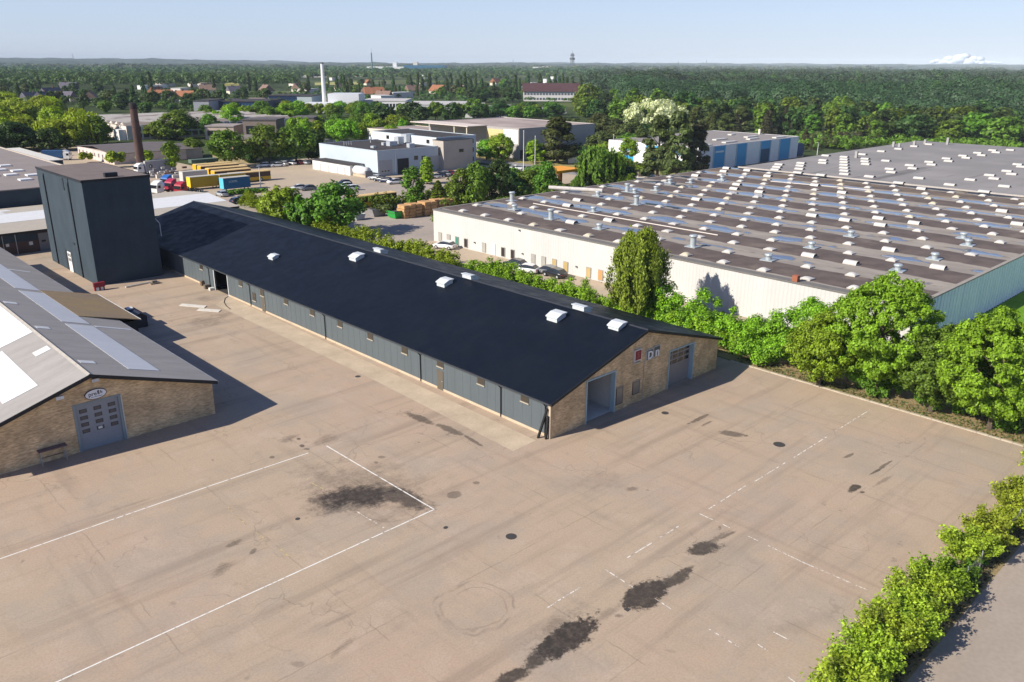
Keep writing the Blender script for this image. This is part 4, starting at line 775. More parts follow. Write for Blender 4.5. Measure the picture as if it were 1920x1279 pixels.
# grey office hall right of the service hall
gb = flat_building('grey_showroom', 'grey flat roofed building with a dark recessed ground floor and pale canopy edge', 'hall', 203.0, 243, 211.0, 262, 10.2, mat('warm_grey_wall', (.36, .335, .315), .8, .05, .3), mat('patchy_roof', (.26, .20, .18), .9, .2, .08, (.42, .35, .31)), .25)
part('recess', DARK, gb, (203.6, 225, 210.9, 210.997, 0, 3.0)); part('column', CREAMW, gb, (205.6, 206.1, 210.4, 210.89, 0, 3.0)); part('wall', flat('pale_yellow_wall', (.58, .46, .22), .8), gb, (202.9, 202.997, 219, 228, 3.5, 9.6)); part('wall', WHITE2, gb, (202.9, 202.997, 211.5, 218.9, 5.0, 9.9))  # ground floor depth is only a flat panel coloured as dark as its shade
part('canopy', mat('pale_canopy', (.60, .52, .46), .8), gb, (194, 203.4, 228, 262, 10.46, 10.7)); 
for y in (229, 236): part('column', CREAMW, gb, (194.5, 194.9, y, y+.4, 0, 10.45))
fb = flat_building('low_brown_hall', 'low building with a patchy brown and pale roof behind the office block', 'hall', 197, 222, 266, 296, 6.0, CREAMW, MATS['patchy_roof'], .2)
# low dark roofed shed in the lorry yard
ld = thing('pitched_store', 'long store with low dark roof and patched white wall in the lorry yard', 'shed', (98, 280, 0))
q0 = G(150, 292); q1 = G(215, 309); xa, ya_, yb_ = q1[0], q1[1], q0[1]
part('wall', mat('patched_white_wall', (.55, .47, .43), .85, .18, .5), ld, (xa, xa+24, ya_, yb_, 0, 3.4)); m = MB(); m.slab([(xa-.4, ya_-.4, 3.5), (xa+24.4, ya_-.4, 3.5), (xa+24.4, (ya_+yb_)/2, 4.8), (xa-.4, (ya_+yb_)/2, 4.8)], .12); m.slab([(xa-.4, (ya_+yb_)/2, 4.8), (xa+24.4, (ya_+yb_)/2, 4.8), (xa+24.4, yb_+.4, 3.5), (xa-.4, yb_+.4, 3.5)], .12); lr2 = m.build('roof', mat('dark_slate_roof', (.125, .108, .105), .9, .08, .4), ld)
for k in range(9): win(ld, 'x', ya_+2+k*4, ya_+3.2+k*4, 1.2, 2.4, xa, flat('sooty_window', (.16, .13, .13), .5))
q = G(335, 300, 0); gs = thing('grey_store', 'small grey shed beside the bright green tree in the lorry yard', 'shed', (q[0], q[1], 0)); part('wall', mat('store_grey', (.28, .27, .28), .85, .06, .5), gs, (q[0], q[0]+9, q[1]+1, q[1]+13, 0, 3.3)); m = MB(); m.slab([(q[0]-.3, q[1]+.7, 3.4), (q[0]+9.3, q[1]+.7, 3.4), (q[0]+9.3, q[1]+13.3, 4.4), (q[0]-.3, q[1]+13.3, 4.4)], .12); m.build('roof', MATS['dark_slate_roof'], gs)
# saw-tooth factory
sf = thing('striped_roof_factory', 'wide factory with pale striped roof and tall white window bays', 'factory', (124, 376, 0))
q = G(240, 263); fx, fy = q[0], q[1]
part('wall', mat('pinkish_wall', (.58, .51, .46), .85, .06, .3), sf, (fx, fx+78, fy, fy+68, 0, 6.0))
def striped():
    m, N, L = newmat('striped_roof'); b = N['Principled BSDF']; tc = N.new('ShaderNodeTexCoord'); P = tc.outputs['Object']; sx = N.new('ShaderNodeSeparateXYZ'); L.new(P, sx.inputs[0])
    k = mrange(N, L, math2(N, L, 'PINGPONG', sx.outputs[1], 3.4), 1.9, 2.2); k = math2(N, L, 'MULTIPLY', k, mrange(N, L, noise(N, L, P, 1.0, 3, .5, (.06, .3, 1)), .42, .5)); base = mixc(N, L, k, (.24, .20, .175), (.62, .58, .52)); L.new(base, b.inputs['Base Color']); b.inputs['Roughness'].default_value = .85; return m
m = MB(); n = 10
for i in range(n):
    a = fy+68*i/n; c = fy+68*(i+1)/n; m.prism([(a, 6.0), (c, 6.0), ((a+c)/2, 7.3)], 'x', fx-.3, fx+78.3)
m.build('roof', striped(), sf)
for k in range(24):
    x = fx+3+k*3.1
    if x < fx+76:
        f = part('pilaster', WHITE2, sf, (x, x+.7, fy-.25, fy-.003, 0, 5.9))
for z in (.9, 3.6): part('window', flat('factory_window', (.05, .05, .06), .4), sf, (fx+3.9, fx+76, fy-.1, fy-.004, z, z+1.7))
part('loading_dock', WHITE2, sf, (fx-3, fx-.003, fy+1, fy+7, 0, 4.4))
# chimney
ch = thing('brick_chimney', 'tall dark brown brick chimney behind the tower', 'chimney', (90.5, 258, 0)); BRN = mat('soot_brick', (.085, .05, .042), .9, .35, .35, stretch=(1, 1, .35))
MB().tube((90.5, 258, 0), (90.5, 258, 20.0), 1.35, 1.0, 20).build('shaft', BRN, ch); MB().tube((90.5, 258, 18.9), (90.5, 258, 20.5), 1.12, 1.08, 20).build('cap', mat('sooty_cap', (.035, .028, .03), .9), ch)
for z in (15.2, 13.6): MB().tube((90.5, 258, z), (90.5, 258, z+.25), 1.17, None, 20).build('band', flat('iron_band', (.06, .045, .04), .7), ch)
# far landmark buildings
def far_box(name, label, cat, u0, u1, vb, vt, depth, wall, roof=None, win_rows=0, win_c=None, group=None, wn=None):
    a = G(u0, vb); b = G((u0+u1)/2, vb); s = PXM(b); wdt = (u1-u0)/s; h = HZ((u0+u1)/2, vt, b)
    t = thing(name, label, cat, (b[0], b[1], 0), -YAW, group); P0 = ORIG.pop(t.name); loc = bpy.data.objects
    m = MB(); m.box(-wdt/2, wdt/2, 0, depth, 0, h); m.build('wall', wall, t)
    if roof: m = MB(); m.box(-wdt/2-.3, wdt/2+.3, -.3, depth+.3, h+.01, h+.5); m.build('roof', roof, t)
    for r in range(win_rows):
        z = h*(r+.30)/max(1, win_rows); n = wn or max(2, int(wdt/3.5))
        for k in range(n):
            x = -wdt/2+wdt*(k+.5)/n; m = MB(); m.box(x-wdt/n*.33, x+wdt/n*.33, -.12, -.003, z, z+h/max(1, win_rows)*.42); m.build('window', win_c or GLASS, t)
    return t, wdt, h
NAVG = flat('navy_glass', (.010, .028, .070), .6, spec=.15)
far_box('navy_office', 'wide dark blue glass office beyond the green trees', 'office', 395, 500, 214, 191, 40, NAVG, BLK, 2, flat('navy_mullion', (.03, .07, .14), .3), None, 18)
far_box('grey_office_wing', 'blank grey end wing left of the wide dark blue office', 'office', 365, 394, 217, 190, 30, mat('wing_grey', (.26, .27, .30), .8), BLK)
far_box('dark_glass_block', 'dark glass block with white end walls above the tree line', 'office', 505, 558, 203, 180, 30, NAVG, BLK, 1, flat('navy_mullion', (.03, .07, .14)), None, 12)
far_box('pale_office_wing', 'pale green grey block right of the dark glass block', 'office', 558.5, 586, 205, 181, 30, mat('pale_green_wall', (.40, .46, .46), .8), BLK)
far_box('white_pavilion', 'low white pavilion with dark slit windows left of the boiler house', 'hall', 563, 618, 212, 195, 30, WHITE2, None, 1, None, None, 9)
bh, bw, bhh = far_box('boiler_house', 'tall white windowless boiler house below the thin white chimney', 'boiler house', 616, 674, 208, 176, 24, mat('boiler_white', (.60, .61, .63), .6, .03, .1))
q = G(630, 207); t = thing('steel_chimney', 'thin tall white steel chimney at the boiler house', 'chimney', (q[0]-4, q[1]+8, 0)); q = (q[0]-4, q[1]+8); hh = HZ(625, 119.5, q); MB().tube((q[0], q[1], 0), (q[0], q[1], hh), 1.5, 1.1, 14).build('shaft', WHITE2, t); MB().tube((q[0], q[1], hh), (q[0], q[1], hh+.8), 1.2, None, 14).build('cap', DARK, t)
far_box('white_low_hall', 'long flat white hall right of the boiler house', 'hall', 676, 760, 206, 190, 40, mat('low_white', (.58, .58, .57), .7), mat('pale_flat_roof', (.46, .44, .42), .9), 1, None, None, 14)
far_box('white_wing', 'white flat hall wing stepping down behind the round dark trees', 'hall', 762, 870, 212, 197, 50, MATS['low_white'], MATS['pale_flat_roof'])
far_box('pale_wing', 'pale grey hall end between the round dark trees', 'hall', 872, 905, 221, 200, 40, MATS['low_white'], MATS['pale_flat_roof'])
t, tw_, th_ = far_box('terrace_school', 'long two storey building with dark red brown roof and rows of white framed windows', 'school', 982, 1086, 190, 172, 26, mat('school_white', (.60, .58, .56), .8), None, 2, flat('school_glass', (.08, .09, .12), .3), None, 18)
m = MB(); m.prism([(-1, th_+.02), (27, th_+.02), (13, th_+7)], 'x', -tw_/2-1, tw_/2+1); m.build('roof', mat('maroon_roof', (.075, .035, .038), .9, .1, .2), t)
for i, (u0, u1, vb, vt, c, rc, lb) in enumerate(((400, 470, 306, 262, (.42, .33, .19), (.20, .17, .15), 'sandy brick building with an odd dark window left of the dense green trees'), (458, 520, 262, 226, (.19, .15, .13), (.10, .09, .09), 'brown block with dark side behind the round green trees'), (548, 590, 255, 222, (.20, .16, .13), (.10, .09, .09), 'smaller brown block right of the brown block with dark side'), (386, 440, 262, 238, (.45, .36, .30), (.30, .26, .24), 'pinkish low workshop with pale roof clutter'))):
    far_box('brick_workshop', lb, 'workshop', u0, u1, vb, vt, 14, mat('ws_wall%d' % i, c, .85, .1, .3), mat('ws_roof%d' % i, rc, .9), 1, GLASS, None, 2)
BLUEH = mat('distant_blue_hall', (.015, .11, .20), .6, .04, .01)
far_box('blue_plant', 'big blue hall on the horizon', 'plant', 757, 834, 134.5, 122.5, 120, BLUEH); far_box('plant_tower', 'white square tower on the horizon beside the big blue hall', 'tower', 737, 744, 134, 117, 40, WHITE2); far_box('plant_tower', 'beige square tower above the big blue hall', 'tower', 775, 783, 134, 116.5, 40, CREAMW); far_box('white_plant_wing', 'long pale low hall left of the big blue hall on the horizon', 'hall', 688, 757, 134, 125, 60, WHITE2)
for i, (u0, u1, vb, vt, lb) in enumerate(((572, 690, 143, 138.5, 'long pinkish white shed below the horizon, left of the blue hall'), (999, 1016, 133, 125.5, 'small white block left of the lattice tower'), (1017, 1033, 132, 124.5, 'white block with a stepped top left of the lattice tower'), (1098, 1150, 130, 127, 'long white roof on the horizon right of the lattice tower'), (1480, 1530, 128, 125, 'bright white buildings edge on the horizon above the forest'), (1558, 1590, 193, 187, 'pale grey house with dark roof among the trees on the right'), (1560, 1586, 217, 205, 'pinkish low house with brown roof in front of the forest'), (1210, 1236, 190, 183, 'small house with a blue roof behind the cream willow'), (1830, 1850, 215, 207, 'pink white house half hidden by the forest at the right'))):
    far_box('distant_building', lb, 'building', u0, u1, vb, vt, 30 if i < 5 else 14, mat('dist_wall%d' % (i % 4), ((.62, .56, .53), (.65, .64, .62), (.60, .55, .50), (.56, .52, .50))[i % 4], .8), mat('dist_roof%d' % (i % 4), ((.42, .33, .30), (.45, .45, .45), (.30, .23, .19), (.10, .10, .22))[i if i < 4 else (2 if i == 6 else 3 if i == 7 else 1)], .9) if i > 4 else None)
rnd = random.Random(21)
for i in range(26):
    u = rnd.uniform(5, 1120); v = rnd.uniform(148, 196) if i % 2 else rnd.uniform(140, 165); q = G(u, v); wd = rnd.uniform(12, 34); c = rnd.choice((0, 1, 2, 3))
    t = thing('distant_building', 'small pale flat roofed building half hidden among the far trees', 'building', (q[0], q[1], 0), rnd.uniform(0, 1.5), 'small pale buildings among the far trees'); ORIG.pop(t.name); h_ = rnd.uniform(4, 8)
    MB().box(-wd/2, wd/2, 0, 12, 0, h_).build('wall', MATS['dist_wall%d' % c], t); MB().box(-wd/2-.2, wd/2+.2, -.2, 12.2, h_+.01, h_+.4).build('roof', MATS['dist_roof%d' % (1 if c < 2 else 2)] if 'dist_roof1' in MATS and 'dist_roof2' in MATS else BEIGEROOF, t)
HS = [(328, 190, 'orange'), (350, 191, 'orange'), (296, 184, 'orange'), (310, 186, 'orange'), (690, 178, 'brown'), (702, 184, 'orange'), (690, 160, 'orange'), (775, 176, 'brown'), (822, 178, 'orange'), (640, 170, 'brown'), (60, 192, 'slate'), (98, 187, 'slate'), (125, 190, 'slate'), (84, 194, 'slate'), (130, 172, 'slate'), (172, 190, 'brown'), (390, 175, 'brown'), (500, 178, 'brown'), (440, 176, 'slate'), (860, 176, 'brown'), (930, 160, 'orange'), (720, 188, 'brown'), (560, 172, 'brown')]
RC_ = dict(orange=mat('orange_tiles', (.27, .115, .06), .9, .15, .3), brown=mat('brown_tiles', (.20, .13, .10), .9, .15, .3), slate=mat('slate_tiles', (.115, .105, .13), .9, .1, .3))
hp = {}
for i, (u, v, c) in enumerate(HS):
    q = G(u, v); lb = {'orange': 'small house with an orange tiled roof among the far trees', 'brown': 'small house with a brown roof among the far trees', 'slate': 'small house with a grey purple roof among the far trees'}[c]
    if c not in hp:
        t = thing('house', lb, 'house', (q[0], q[1], 0), .4, 'far houses with %s roofs' % c); ORIG.pop(t.name)
        MB().box(-7, 7, -4.5, 4.5, 0, 3.4).build('wall', CREAMW, t); m = MB(); m.prism([(-5.2, 3.2), (5.2, 3.2), (0, 8.2)], 'x', -7.5, 7.5); r = m.build('roof', RC_[c], t); MB().box(2, 2.8, -.5, .5, 7, 9.2).build('chimney', BRN, r)
        for x in (-4.5, 0, 4.5): MB().box(x-.8, x+.8, -4.56, -4.503, 1, 2.6).build('window', GLASS, t)
        hp[c] = t
    else: dup(hp[c], (q[0], q[1], 0), .4+(i*1.7) % 3.1, None, (1+.12*(i % 3),)*3)
# masts
def lattice(u, vb, vt, wpx, label, solid=False, nm='lattice_tower'):
    p = G(u, vb); s = PXM(p); wd = wpx/s/2; h = HZ(u, vt, p); t = thing(nm, label, 'tower', (p[0], p[1], 0)); m = MB(); n = 9; r = max(.35, .35/s); cs_ = [(-1, -1), (1, -1), (1, 1), (-1, 1)]
    if solid: m.tube((p[0], p[1], 0), (p[0], p[1], h), wd, wd*.6, 8)
    else:
        for i in range(n):
            za_, zb_ = h*i/n, h*(i+1)/n; wa, wb = wd*(1-.55*i/n), wd*(1-.55*(i+1)/n)
            for k in range(4):
                c0, c1 = cs_[k], cs_[(k+1) % 4]; m.tube((p[0]+c0[0]*wa, p[1]+c0[1]*wa, za_), (p[0]+c0[0]*wb, p[1]+c0[1]*wb, zb_), r, None, 4); m.tube((p[0]+c0[0]*wa, p[1]+c0[1]*wa, za_), (p[0]+c1[0]*wb, p[1]+c1[1]*wb, zb_), r*.8, None, 4); m.tube((p[0]+c0[0]*wb, p[1]+c0[1]*wb, zb_), (p[0]+c1[0]*wb, p[1]+c1[1]*wb, zb_), r*.8, None, 4)
    m.build('mast', flat('mast_'+('green' if 'green' in label else 'steel'), (.06, .17, .16) if 'green' in label else (.10, .12, .13), .7), t)
    if not solid: part('platform', flat('mast_dark', (.05, .05, .06), .7), t, (p[0]-wd*1.0, p[0]+wd*1.0, p[1]-wd, p[1]+wd, h*.62, h*.74), (p[0]-wd*.8, p[0]+wd*.8, p[1]-wd*.8, p[1]+wd*.8, h*.86, h*.92))
    m2 = MB(); m2.tube((p[0], p[1], h), (p[0], p[1], h+14), r*.6, None, 4); m2.build('antenna', MATS['mast_steel'] if 'mast_steel' in MATS else flat('mast_steel', (.10, .12, .13), .7), t)
lattice(1072.5, 132, 100, 7, 'dark lattice telecom tower standing above the horizon'); lattice(698, 135, 99, 3.6, 'slim green stack above the horizon left of the blue hall', True, 'green_stack'); lattice(1271, 128, 117, 2.6, 'short white banded mast on the horizon', True, 'horizon_mast'); lattice(1324, 127, 113, 1.6, 'very thin mast on the horizon over the forest', True, 'horizon_mast'); lattice(139, 121, 102, 1.6, 'thin pale mast on the hills at the far left', True, 'horizon_mast'); lattice(962, 124, 113, 1.8, 'broad winged mast on the distant hill', True, 'horizon_mast')
# poles in the middle distance
def pole(u, v, vt, label, lamp=False, r=.09):
    p = G(u, v); h = HZ(u, vt, p); t = thing('lamp_post' if lamp else 'flagpole', label, 'lamp post' if lamp else 'flagpole', (p[0], p[1], 0)); MB().tube((p[0], p[1], 0), (p[0], p[1], h), r*1.4, r*.8).build('pole', WHITE2, t)
    if lamp: part('lamp_head', STEEL, t, (p[0]-.5, p[0]+.2, p[1]-.15, p[1]+.15, h, h+.18))
    else: MB().tube((p[0], p[1], h), (p[0], p[1], h+.25), .16, .05).build('finial', WHITE2, t)
for u, v, vt, lb in ((981.5, 322, 246, 'tall white flagpole beside the row of parked cars'), (1003, 310, 256, 'shorter white flagpole right of the parked cars'), (1133, 292, 250, 'white flagpole behind the drooping tree, left one of a pair'), (1149, 295, 253, 'white flagpole behind the drooping tree, right one of a pair'), (1246, 331, 289, 'pale pole in front of the pine group'), (870, 258, 228, 'white flagpole behind the office block, left one of a pair'), (878, 258, 228, 'white flagpole behind the office block, right one of a pair')): pole(u, v, vt, lb)
pole(489, 352, 312, 'lamp post between the yellow buses and the green trees', True); pole(60, 280, 240, 'lamp post under the yellow willow', True, .12); pole(1532, 291, 268, 'pale lamp post on the lawn behind the grey roof', True); pole(634, 236, 216, 'white lamp post among the bright trees', True, .16)

# ------------------------------------------------------------------ vehicles
def wheel_mesh(r, wd):
    m = MB(); m.tube((0, -wd/2, 0), (0, wd/2, 0), r, None, 14, 0); m.tube((0, -wd/2-.01, 0), (0, wd/2+.01, 0), r*.55, None, 10, 1); return mesh_of(m, 'wheel', [BLACK, STEEL])
WH = wheel_mesh(.33, .22); WHT = wheel_mesh(.5, .35)
def add_wheel(t, me, x, y, r):
    o = bpy.data.objects.new('wheel', me); COL.objects.link(o); o.parent = t; o.location = (x, y, r)
def loft(rings, mi=0):
    """close a body from rings of equal length"""
    m = MB(); n = len(rings[0]); m.v = [tuple(p) for r in rings for p in r]
    for i in range(len(rings)-1):
        for j in range(n): m.f.append((i*n+j, i*n+(j+1) % n, (i+1)*n+(j+1) % n, (i+1)*n+j)); m.m.append(mi)
    m.f += [tuple(range(n))[::-1], tuple(range((len(rings)-1)*n, len(rings)*n))]; m.m += [mi, mi]; return m
def ring(x, hw, z0, z1, c=.12): return [(x, -hw, z0+c), (x, -hw+c, z0), (x, hw-c, z0), (x, hw, z0+c), (x, hw, z1-c), (x, hw-c, z1), (x, -hw+c, z1), (x, -hw, z1-c)]
CARP = {}
def car(col, loc, rot, label, van=False, group=None):
    key = (col, van)
    if key in CARP: return dup(CARP[key], loc, rot, label, None, group)
    t = thing('van' if van else 'parked_car', label, 'van' if van else 'car', loc, rot, group); ORIG.pop(t.name)
    pm = mat('car_paint_%d_%d_%d' % tuple(int(c*255) for c in col), col, .28, .02, 1, coat=.6, spec=.5)
    L_ = 2.45 if van else 2.15; hw = .92 if van else .86
    loft([ring(-L_, hw*.86, .38, .80), ring(-L_+.12, hw*.96, .24, .92), ring(-L_*.55, hw, .2, .98), ring(.4, hw, .2, .97), ring(L_*.55, hw*.98, .2, .90), ring(L_-.18, hw*.92, .25, .78), ring(L_, hw*.78, .36, .66)]).build('body', pm, t, True)
    if van: prof = [(-L_+.10, .93), (-L_+.2, 1.78), (.45, 1.84), (1.25, .95)]
    else: prof = [(-L_+.18, .92), (-L_+.75, 1.38), (-.2, 1.47), (.40, 1.40), (1.15, .90)]
    m = MB(); n = len(prof); lo = hw*.95; hi = hw*.76
    vs = [(x, -(lo if z < 1 else hi), z) for x, z in prof]+[(x, (lo if z < 1 else hi), z) for x, z in prof]; m.add(vs, [tuple(range(n)), tuple(range(n, 2*n))[::-1]]+[(i, n+i, n+i+1, i+1) for i in range(n-1)]); m.build('window_glass', GLASS, t)
    r0, r1 = (prof[1], prof[-2]); m = MB(); m.slab([(r0[0]-.05, -hi-.02, r0[1]+.03), (r1[0]+.03, -hi-.02, r1[1]+.03), (r1[0]+.03, hi+.02, r1[1]+.03), (r0[0]-.05, hi+.02, r0[1]+.03)] if len(prof) == 4 else [(prof[1][0]-.05, -hi-.02, prof[1][1]+.02), (prof[2][0], -hi-.02, prof[2][1]+.045), (prof[3][0]+.05, -hi-.02, prof[3][1]+.02), (prof[3][0]+.05, hi+.02, prof[3][1]+.02), (prof[2][0], hi+.02, prof[2][1]+.045), (prof[1][0]-.05, hi+.02, prof[1][1]+.02)], .06); m.build('roof', pm, t)
    if van: part('side_panel', pm, t, (-L_+.2, -.1, -hw-.005, hw+.005, .9, 1.80))
    for y in (-.62, .62): MB().box(L_-.12, L_-.02, y-.17, y+.17, .60, .74).build('headlight', flat('lamp_glass', (.7, .7, .68), .2), t); MB().box(-L_-.005, -L_+.10, y-.16, y+.16, .66, .80).build('tail_light', flat('tail_red', (.35, .02, .02), .3), t)
    for x in (-1.3, 1.35):
        for y in (-hw+.08, hw-.08): add_wheel(t, WH, x, y, .33)
    CARP[key] = t; return t
WHC, SIL, DKB, RED, BLK_, GRY = (.68, .68, .67), (.38, .40, .42), (.012, .022, .06), (.26, .012, .02), (.012, .013, .016), (.12, .125, .13)
def carat(u, v, col, rot, label, van=False, group=None): p = G(u, v); return car(col, (p[0], p[1], .01), rot, label, van, group)
PI = math.pi
for u, v, c, r, lb in ((834, 466, WHC, PI*.62, 'white hatchback by the left end of the white warehouse front'), (966, 501, BLK_, PI*.55, 'black car half behind the hedge at the white warehouse'), (986, 511, WHC, PI*.62, 'white car behind the hedge at the white warehouse, beside a black one'), (1026, 514, GRY, PI*.55, 'grey car behind the hedge at the white warehouse'), (1040, 519, BLK_, PI*.5, 'small dark car at the wall right of the grey car'),
    (447, 381, DKB, PI*.08, 'dark blue car parked beyond the roof ridge of the black shed'), (459, 377, DKB, PI*.1, 'dark blue car next to a red one beyond the black shed'), (473, 378, RED, PI*.1, 'red car parked beyond the black shed'), (416, 368, SIL, PI*.5, 'silver car in front of the blue container'), (497, 391, BLK_, 0, 'black car at the roof edge of the black shed beside the green trees'), (506, 391, WHC, .4, 'white car mostly hidden by the green tree at the black shed'),
    (495, 313, WHC, 2.9, 'white car, larger and leftmost of the row under the dark trees'), (520, 313, WHC, 2.9, 'white car in the row under the dark trees, second from left'), (531, 310, WHC, 1.7, 'white car in the row under the dark trees, third from left'), (546, 309, WHC, 1.7, 'white car in the row under the dark trees, beside the red one'), (559, 308, RED, 1.8, 'red car in the row under the dark trees'), (571, 308, SIL, 1.8, 'silver car at the right end of the row under the dark trees'),
    (704, 337, SIL, 2.0, 'silver car in front of the service hall, left end of its row'), (713, 340, BLK_, 2.0, 'black car in front of the service hall beside the silver one'), (723, 342, DKB, 2.0, 'dark blue car in front of the service hall beside the white one'), (740, 345, WHC, 2.9, 'white car in front of the service hall, right end of its row'),
    (814, 335, WHC, 2.9, 'white car at the stair tower, nearest of its row'), (824, 332, DKB, 2.5, 'dark blue car at the stair tower beside the white one'), (832, 330, SIL, 2.5, 'silver car at the stair tower'), (842, 329, RED, 2.5, 'dark red car at the foot of the stair tower'),
    (946, 315, DKB, 1.8, 'dark car at the left end of the row by the street'), (956, 316, BLK_, 1.8, 'black car second in the row by the street'), (963, 318, WHC, 1.8, 'white car in the row by the street'), (975, 319, SIL, 1.8, 'silver car in the row by the street'), (990, 321, BLK_, 1.8, 'black car at the right end of the row by the street'),
    (648, 352, WHC, 2.9, 'long white car behind the round green trees, rear one'), (660, 357, WHC, 2.9, 'white car behind the round green trees, front one'), (645, 347, DKB, 2.9, 'dark blue car behind the round green trees'), (560, 356, WHC, 2.9, 'white car seen between the two green tree groups'), (578, 357, GRY, 2.9, 'dark grey car seen between the two green tree groups')): carat(u, v, c, r, lb)
carat(962, 374, WHC, -.75, 'white van on the storage yard behind the warehouse roof', True); carat(990, 373, WHC, -.75, 'white car on the storage yard beside the van')
carat(118, 292, WHC, -.6, 'white car near the blue lorry at the left', True)
def swap_body(u, v, L_, col, label, text=None, chassis=True, h=2.75, frontcol=None):
    p = G(u, v); t = thing('swap_container', label, 'container', (p[0], p[1], 0)); x, y = p[0], p[1]; pm = mat('cont_%d_%d_%d' % tuple(int(c*255) for c in col), col, .5, .06, .5); z0 = .55
    b = MB(); b.box(x, x+L_, y, y+2.5, z0, z0+h)
    for k in range(int(L_/.6)): b.box(x+.3+k*.6, x+.36+k*.6, y-.03, y, z0+.1, z0+h-.1)
    b.build('body', pm, t); part('roof', flat('cont_roof', (.44, .42, .36), .7), t, (x-.03, x+L_+.03, y-.03, y+2.53, z0+h+.002, z0+h+.08)); part('door', mat('contd_%d_%d_%d' % tuple(int(c*255) for c in (frontcol or col)), frontcol or col, .5), t, (x-.05, x-.003, y+.05, y+2.45, z0+.05, z0+h-.05))
    for xx in (x+.6, x+L_-.8):
        for yy in (y+.1, y+2.2): part('support_leg', DARK, t, (xx, xx+.2, yy, yy+.2, 0, z0-.003))
    if text: text_part('lettering', text, .75, flat('container_text', (.50, .60, .66), .5), t, (x+2.6, y-.035, z0+h*.66), RX90, .002)
    return t
swap_body(359, 357, 7.6, (.46, .30, .02), 'yellow swap container beside the blue one', None, True, 2.75, (.80, .55, .03)); swap_body(421, 359.5, 7.4, (.008, .10, .22), 'blue swap container with pale lettering on its side', 'LOEMS', True, 2.8, (.10, .45, .62)); swap_body(414, 352, 7.4, (.46, .30, .02), 'yellow swap container hidden behind the blue one')
swap_body(345, 346, 7.0, (.50, .49, .46), 'white swap container behind the yellow one')
def bus(u, v, L_, label):
    p = G(u, v); x, y = p[0], p[1]; t = thing('bus', label, 'bus', (x, y, 0), 0, 'yellow buses parked in the lorry yard')
    part('body', mat('bus_yellow', (.62, .37, .02), .45, .04, .5), t, (x, x+L_, y, y+2.5, .35, 1.25)); part('window_band', flat('bus_glass', (.055, .030, .025), .25), t, (x+.15, x+L_-.02, y+.02, y+2.48, 1.252, 2.55)); part('front', MATS['bus_yellow'], t, (x-.04, x+.146, y+.01, y+2.49, .36, 2.7))
    MB().prism([(y, 2.552), (y+2.5, 2.552), (y+2.5, 2.72), (y+2.2, 2.86), (y+.3, 2.86), (y, 2.72)], 'x', x+.15, x+L_).build('roof', mat('bus_roof', (.62, .44, .20), .6), t)
    for xx in (x+2.2, x+L_-3):
        for yy in (y+.1, y+2.4): add_wheel(t, WHT, xx-x, yy-y, .5)
bus(369, 327, 11.5, 'yellow bus at the far left end of the bus row'); bus(378, 330, 12, 'yellow bus second in the bus row, orange front'); bus(393, 335, 12, 'yellow bus third in the bus row with a dark window band'); bus(404, 340, 11, 'yellow bus fourth in the row, low and half hidden by containers'); bus(434, 345, 12.0, 'yellow bus nearest the trees, behind the blue container'); bus(668, 392, 11.5, 'yellow bus behind the olive bush near the green skip')
def lorry(u, v, col, label, rot=0.0, body=None, bl=6.0, bh=2.4):
    p = G(u, v); t = thing('lorry', label, 'lorry', (p[0], p[1], 0), rot); ORIG.pop(t.name); pm = mat('lorry_%d_%d_%d' % tuple(int(c*255) for c in col), col, .4, .04, 1, coat=.4)
    loft([ring(-1.05, 1.2, .6, 2.5), ring(-1.0, 1.22, .5, 2.7), ring(.8, 1.22, .5, 2.75), ring(1.1, 1.15, .5, 2.0)]).build('cab', pm, t)
    MB().prism([(-1.0, 2.76), (.75, 2.76), (-.2, 3.3), (-1.0, 3.4)], 'y', -1.1, 1.1).build('fairing', pm, t); MB().box(.99, 1.14, -1.05, 1.05, 1.55, 2.4).build('windscreen', GLASS, t)
    for y in (-1.23, 1.223): MB().box(-.1, .7, y, y+.01, 1.6, 2.3).build('side_window', GLASS, t)
    MB().box(-bl-1.2, -1.06, -.5, .5, .55, .85).build('chassis', DARK, t)
    for x in (.35, -bl*.55-1, -bl*.8-1):
        for y in (-1.0, 1.0): add_wheel(t, WHT, x, y, .5)
    if body:
        if body[0] == 'box': MB().box(-bl-1.2, -1.25, -1.25, 1.25, .9, .9+bh).build('load_box', body[1], t)
        else:
            MB().tube((-bl-1.2, 0, 2.0), (-1.3, 0, 2.0), 1.1, None, 18).build('tank', body[1], t, False); 
    return t
lorry(296, 364, (.66, .66, .65), 'white lorry cab with rounded wind deflector beside the tower', 3.5); lorry(314, 352, (.02, .11, .36), 'blue lorry cab behind the white one', 3.5); lorry(322, 360, (.34, .015, .05), 'crimson lorry cab next to the blue one', 3.5); lorry(340, 366, (.34, .02, .03), 'red lorry cab half hidden by the beige roof', 3.5)
lorry(262, 327, (.66, .66, .65), 'white cab tanker lorry with a blue tank behind the chimney', 3.3, ('tank', mat('tank_blue', (.01, .07, .30), .35)), 5); lorry(128, 300, (.66, .66, .65), 'white lorry with blue load box left of the tower', 2.6 + PI, ('box', mat('box_navy', (.03, .09, .20), .5)), 6.5)
t = swap_body(275, 327, 9.0, (.30, .30, .32), 'grey box trailer with a round dark emblem', None, True, 3.2, (.52, .52, .53)); p = t.location; MB().prism([(p[0]+1.5+.55*math.cos(a), 2.3+.55*math.sin(a)) for a in np.linspace(0, 2*PI, 18, endpoint=False)], 'y', p[1]-.05, p[1]-.035).build('emblem', flat('emblem_brown', (.07, .045, .04), .6), t); MB().box(p[0]+1.25, p[0]+1.6, p[1]-.06, p[1]-.051, 2.0, 2.55).build('emblem_mark', WHITE2, t)
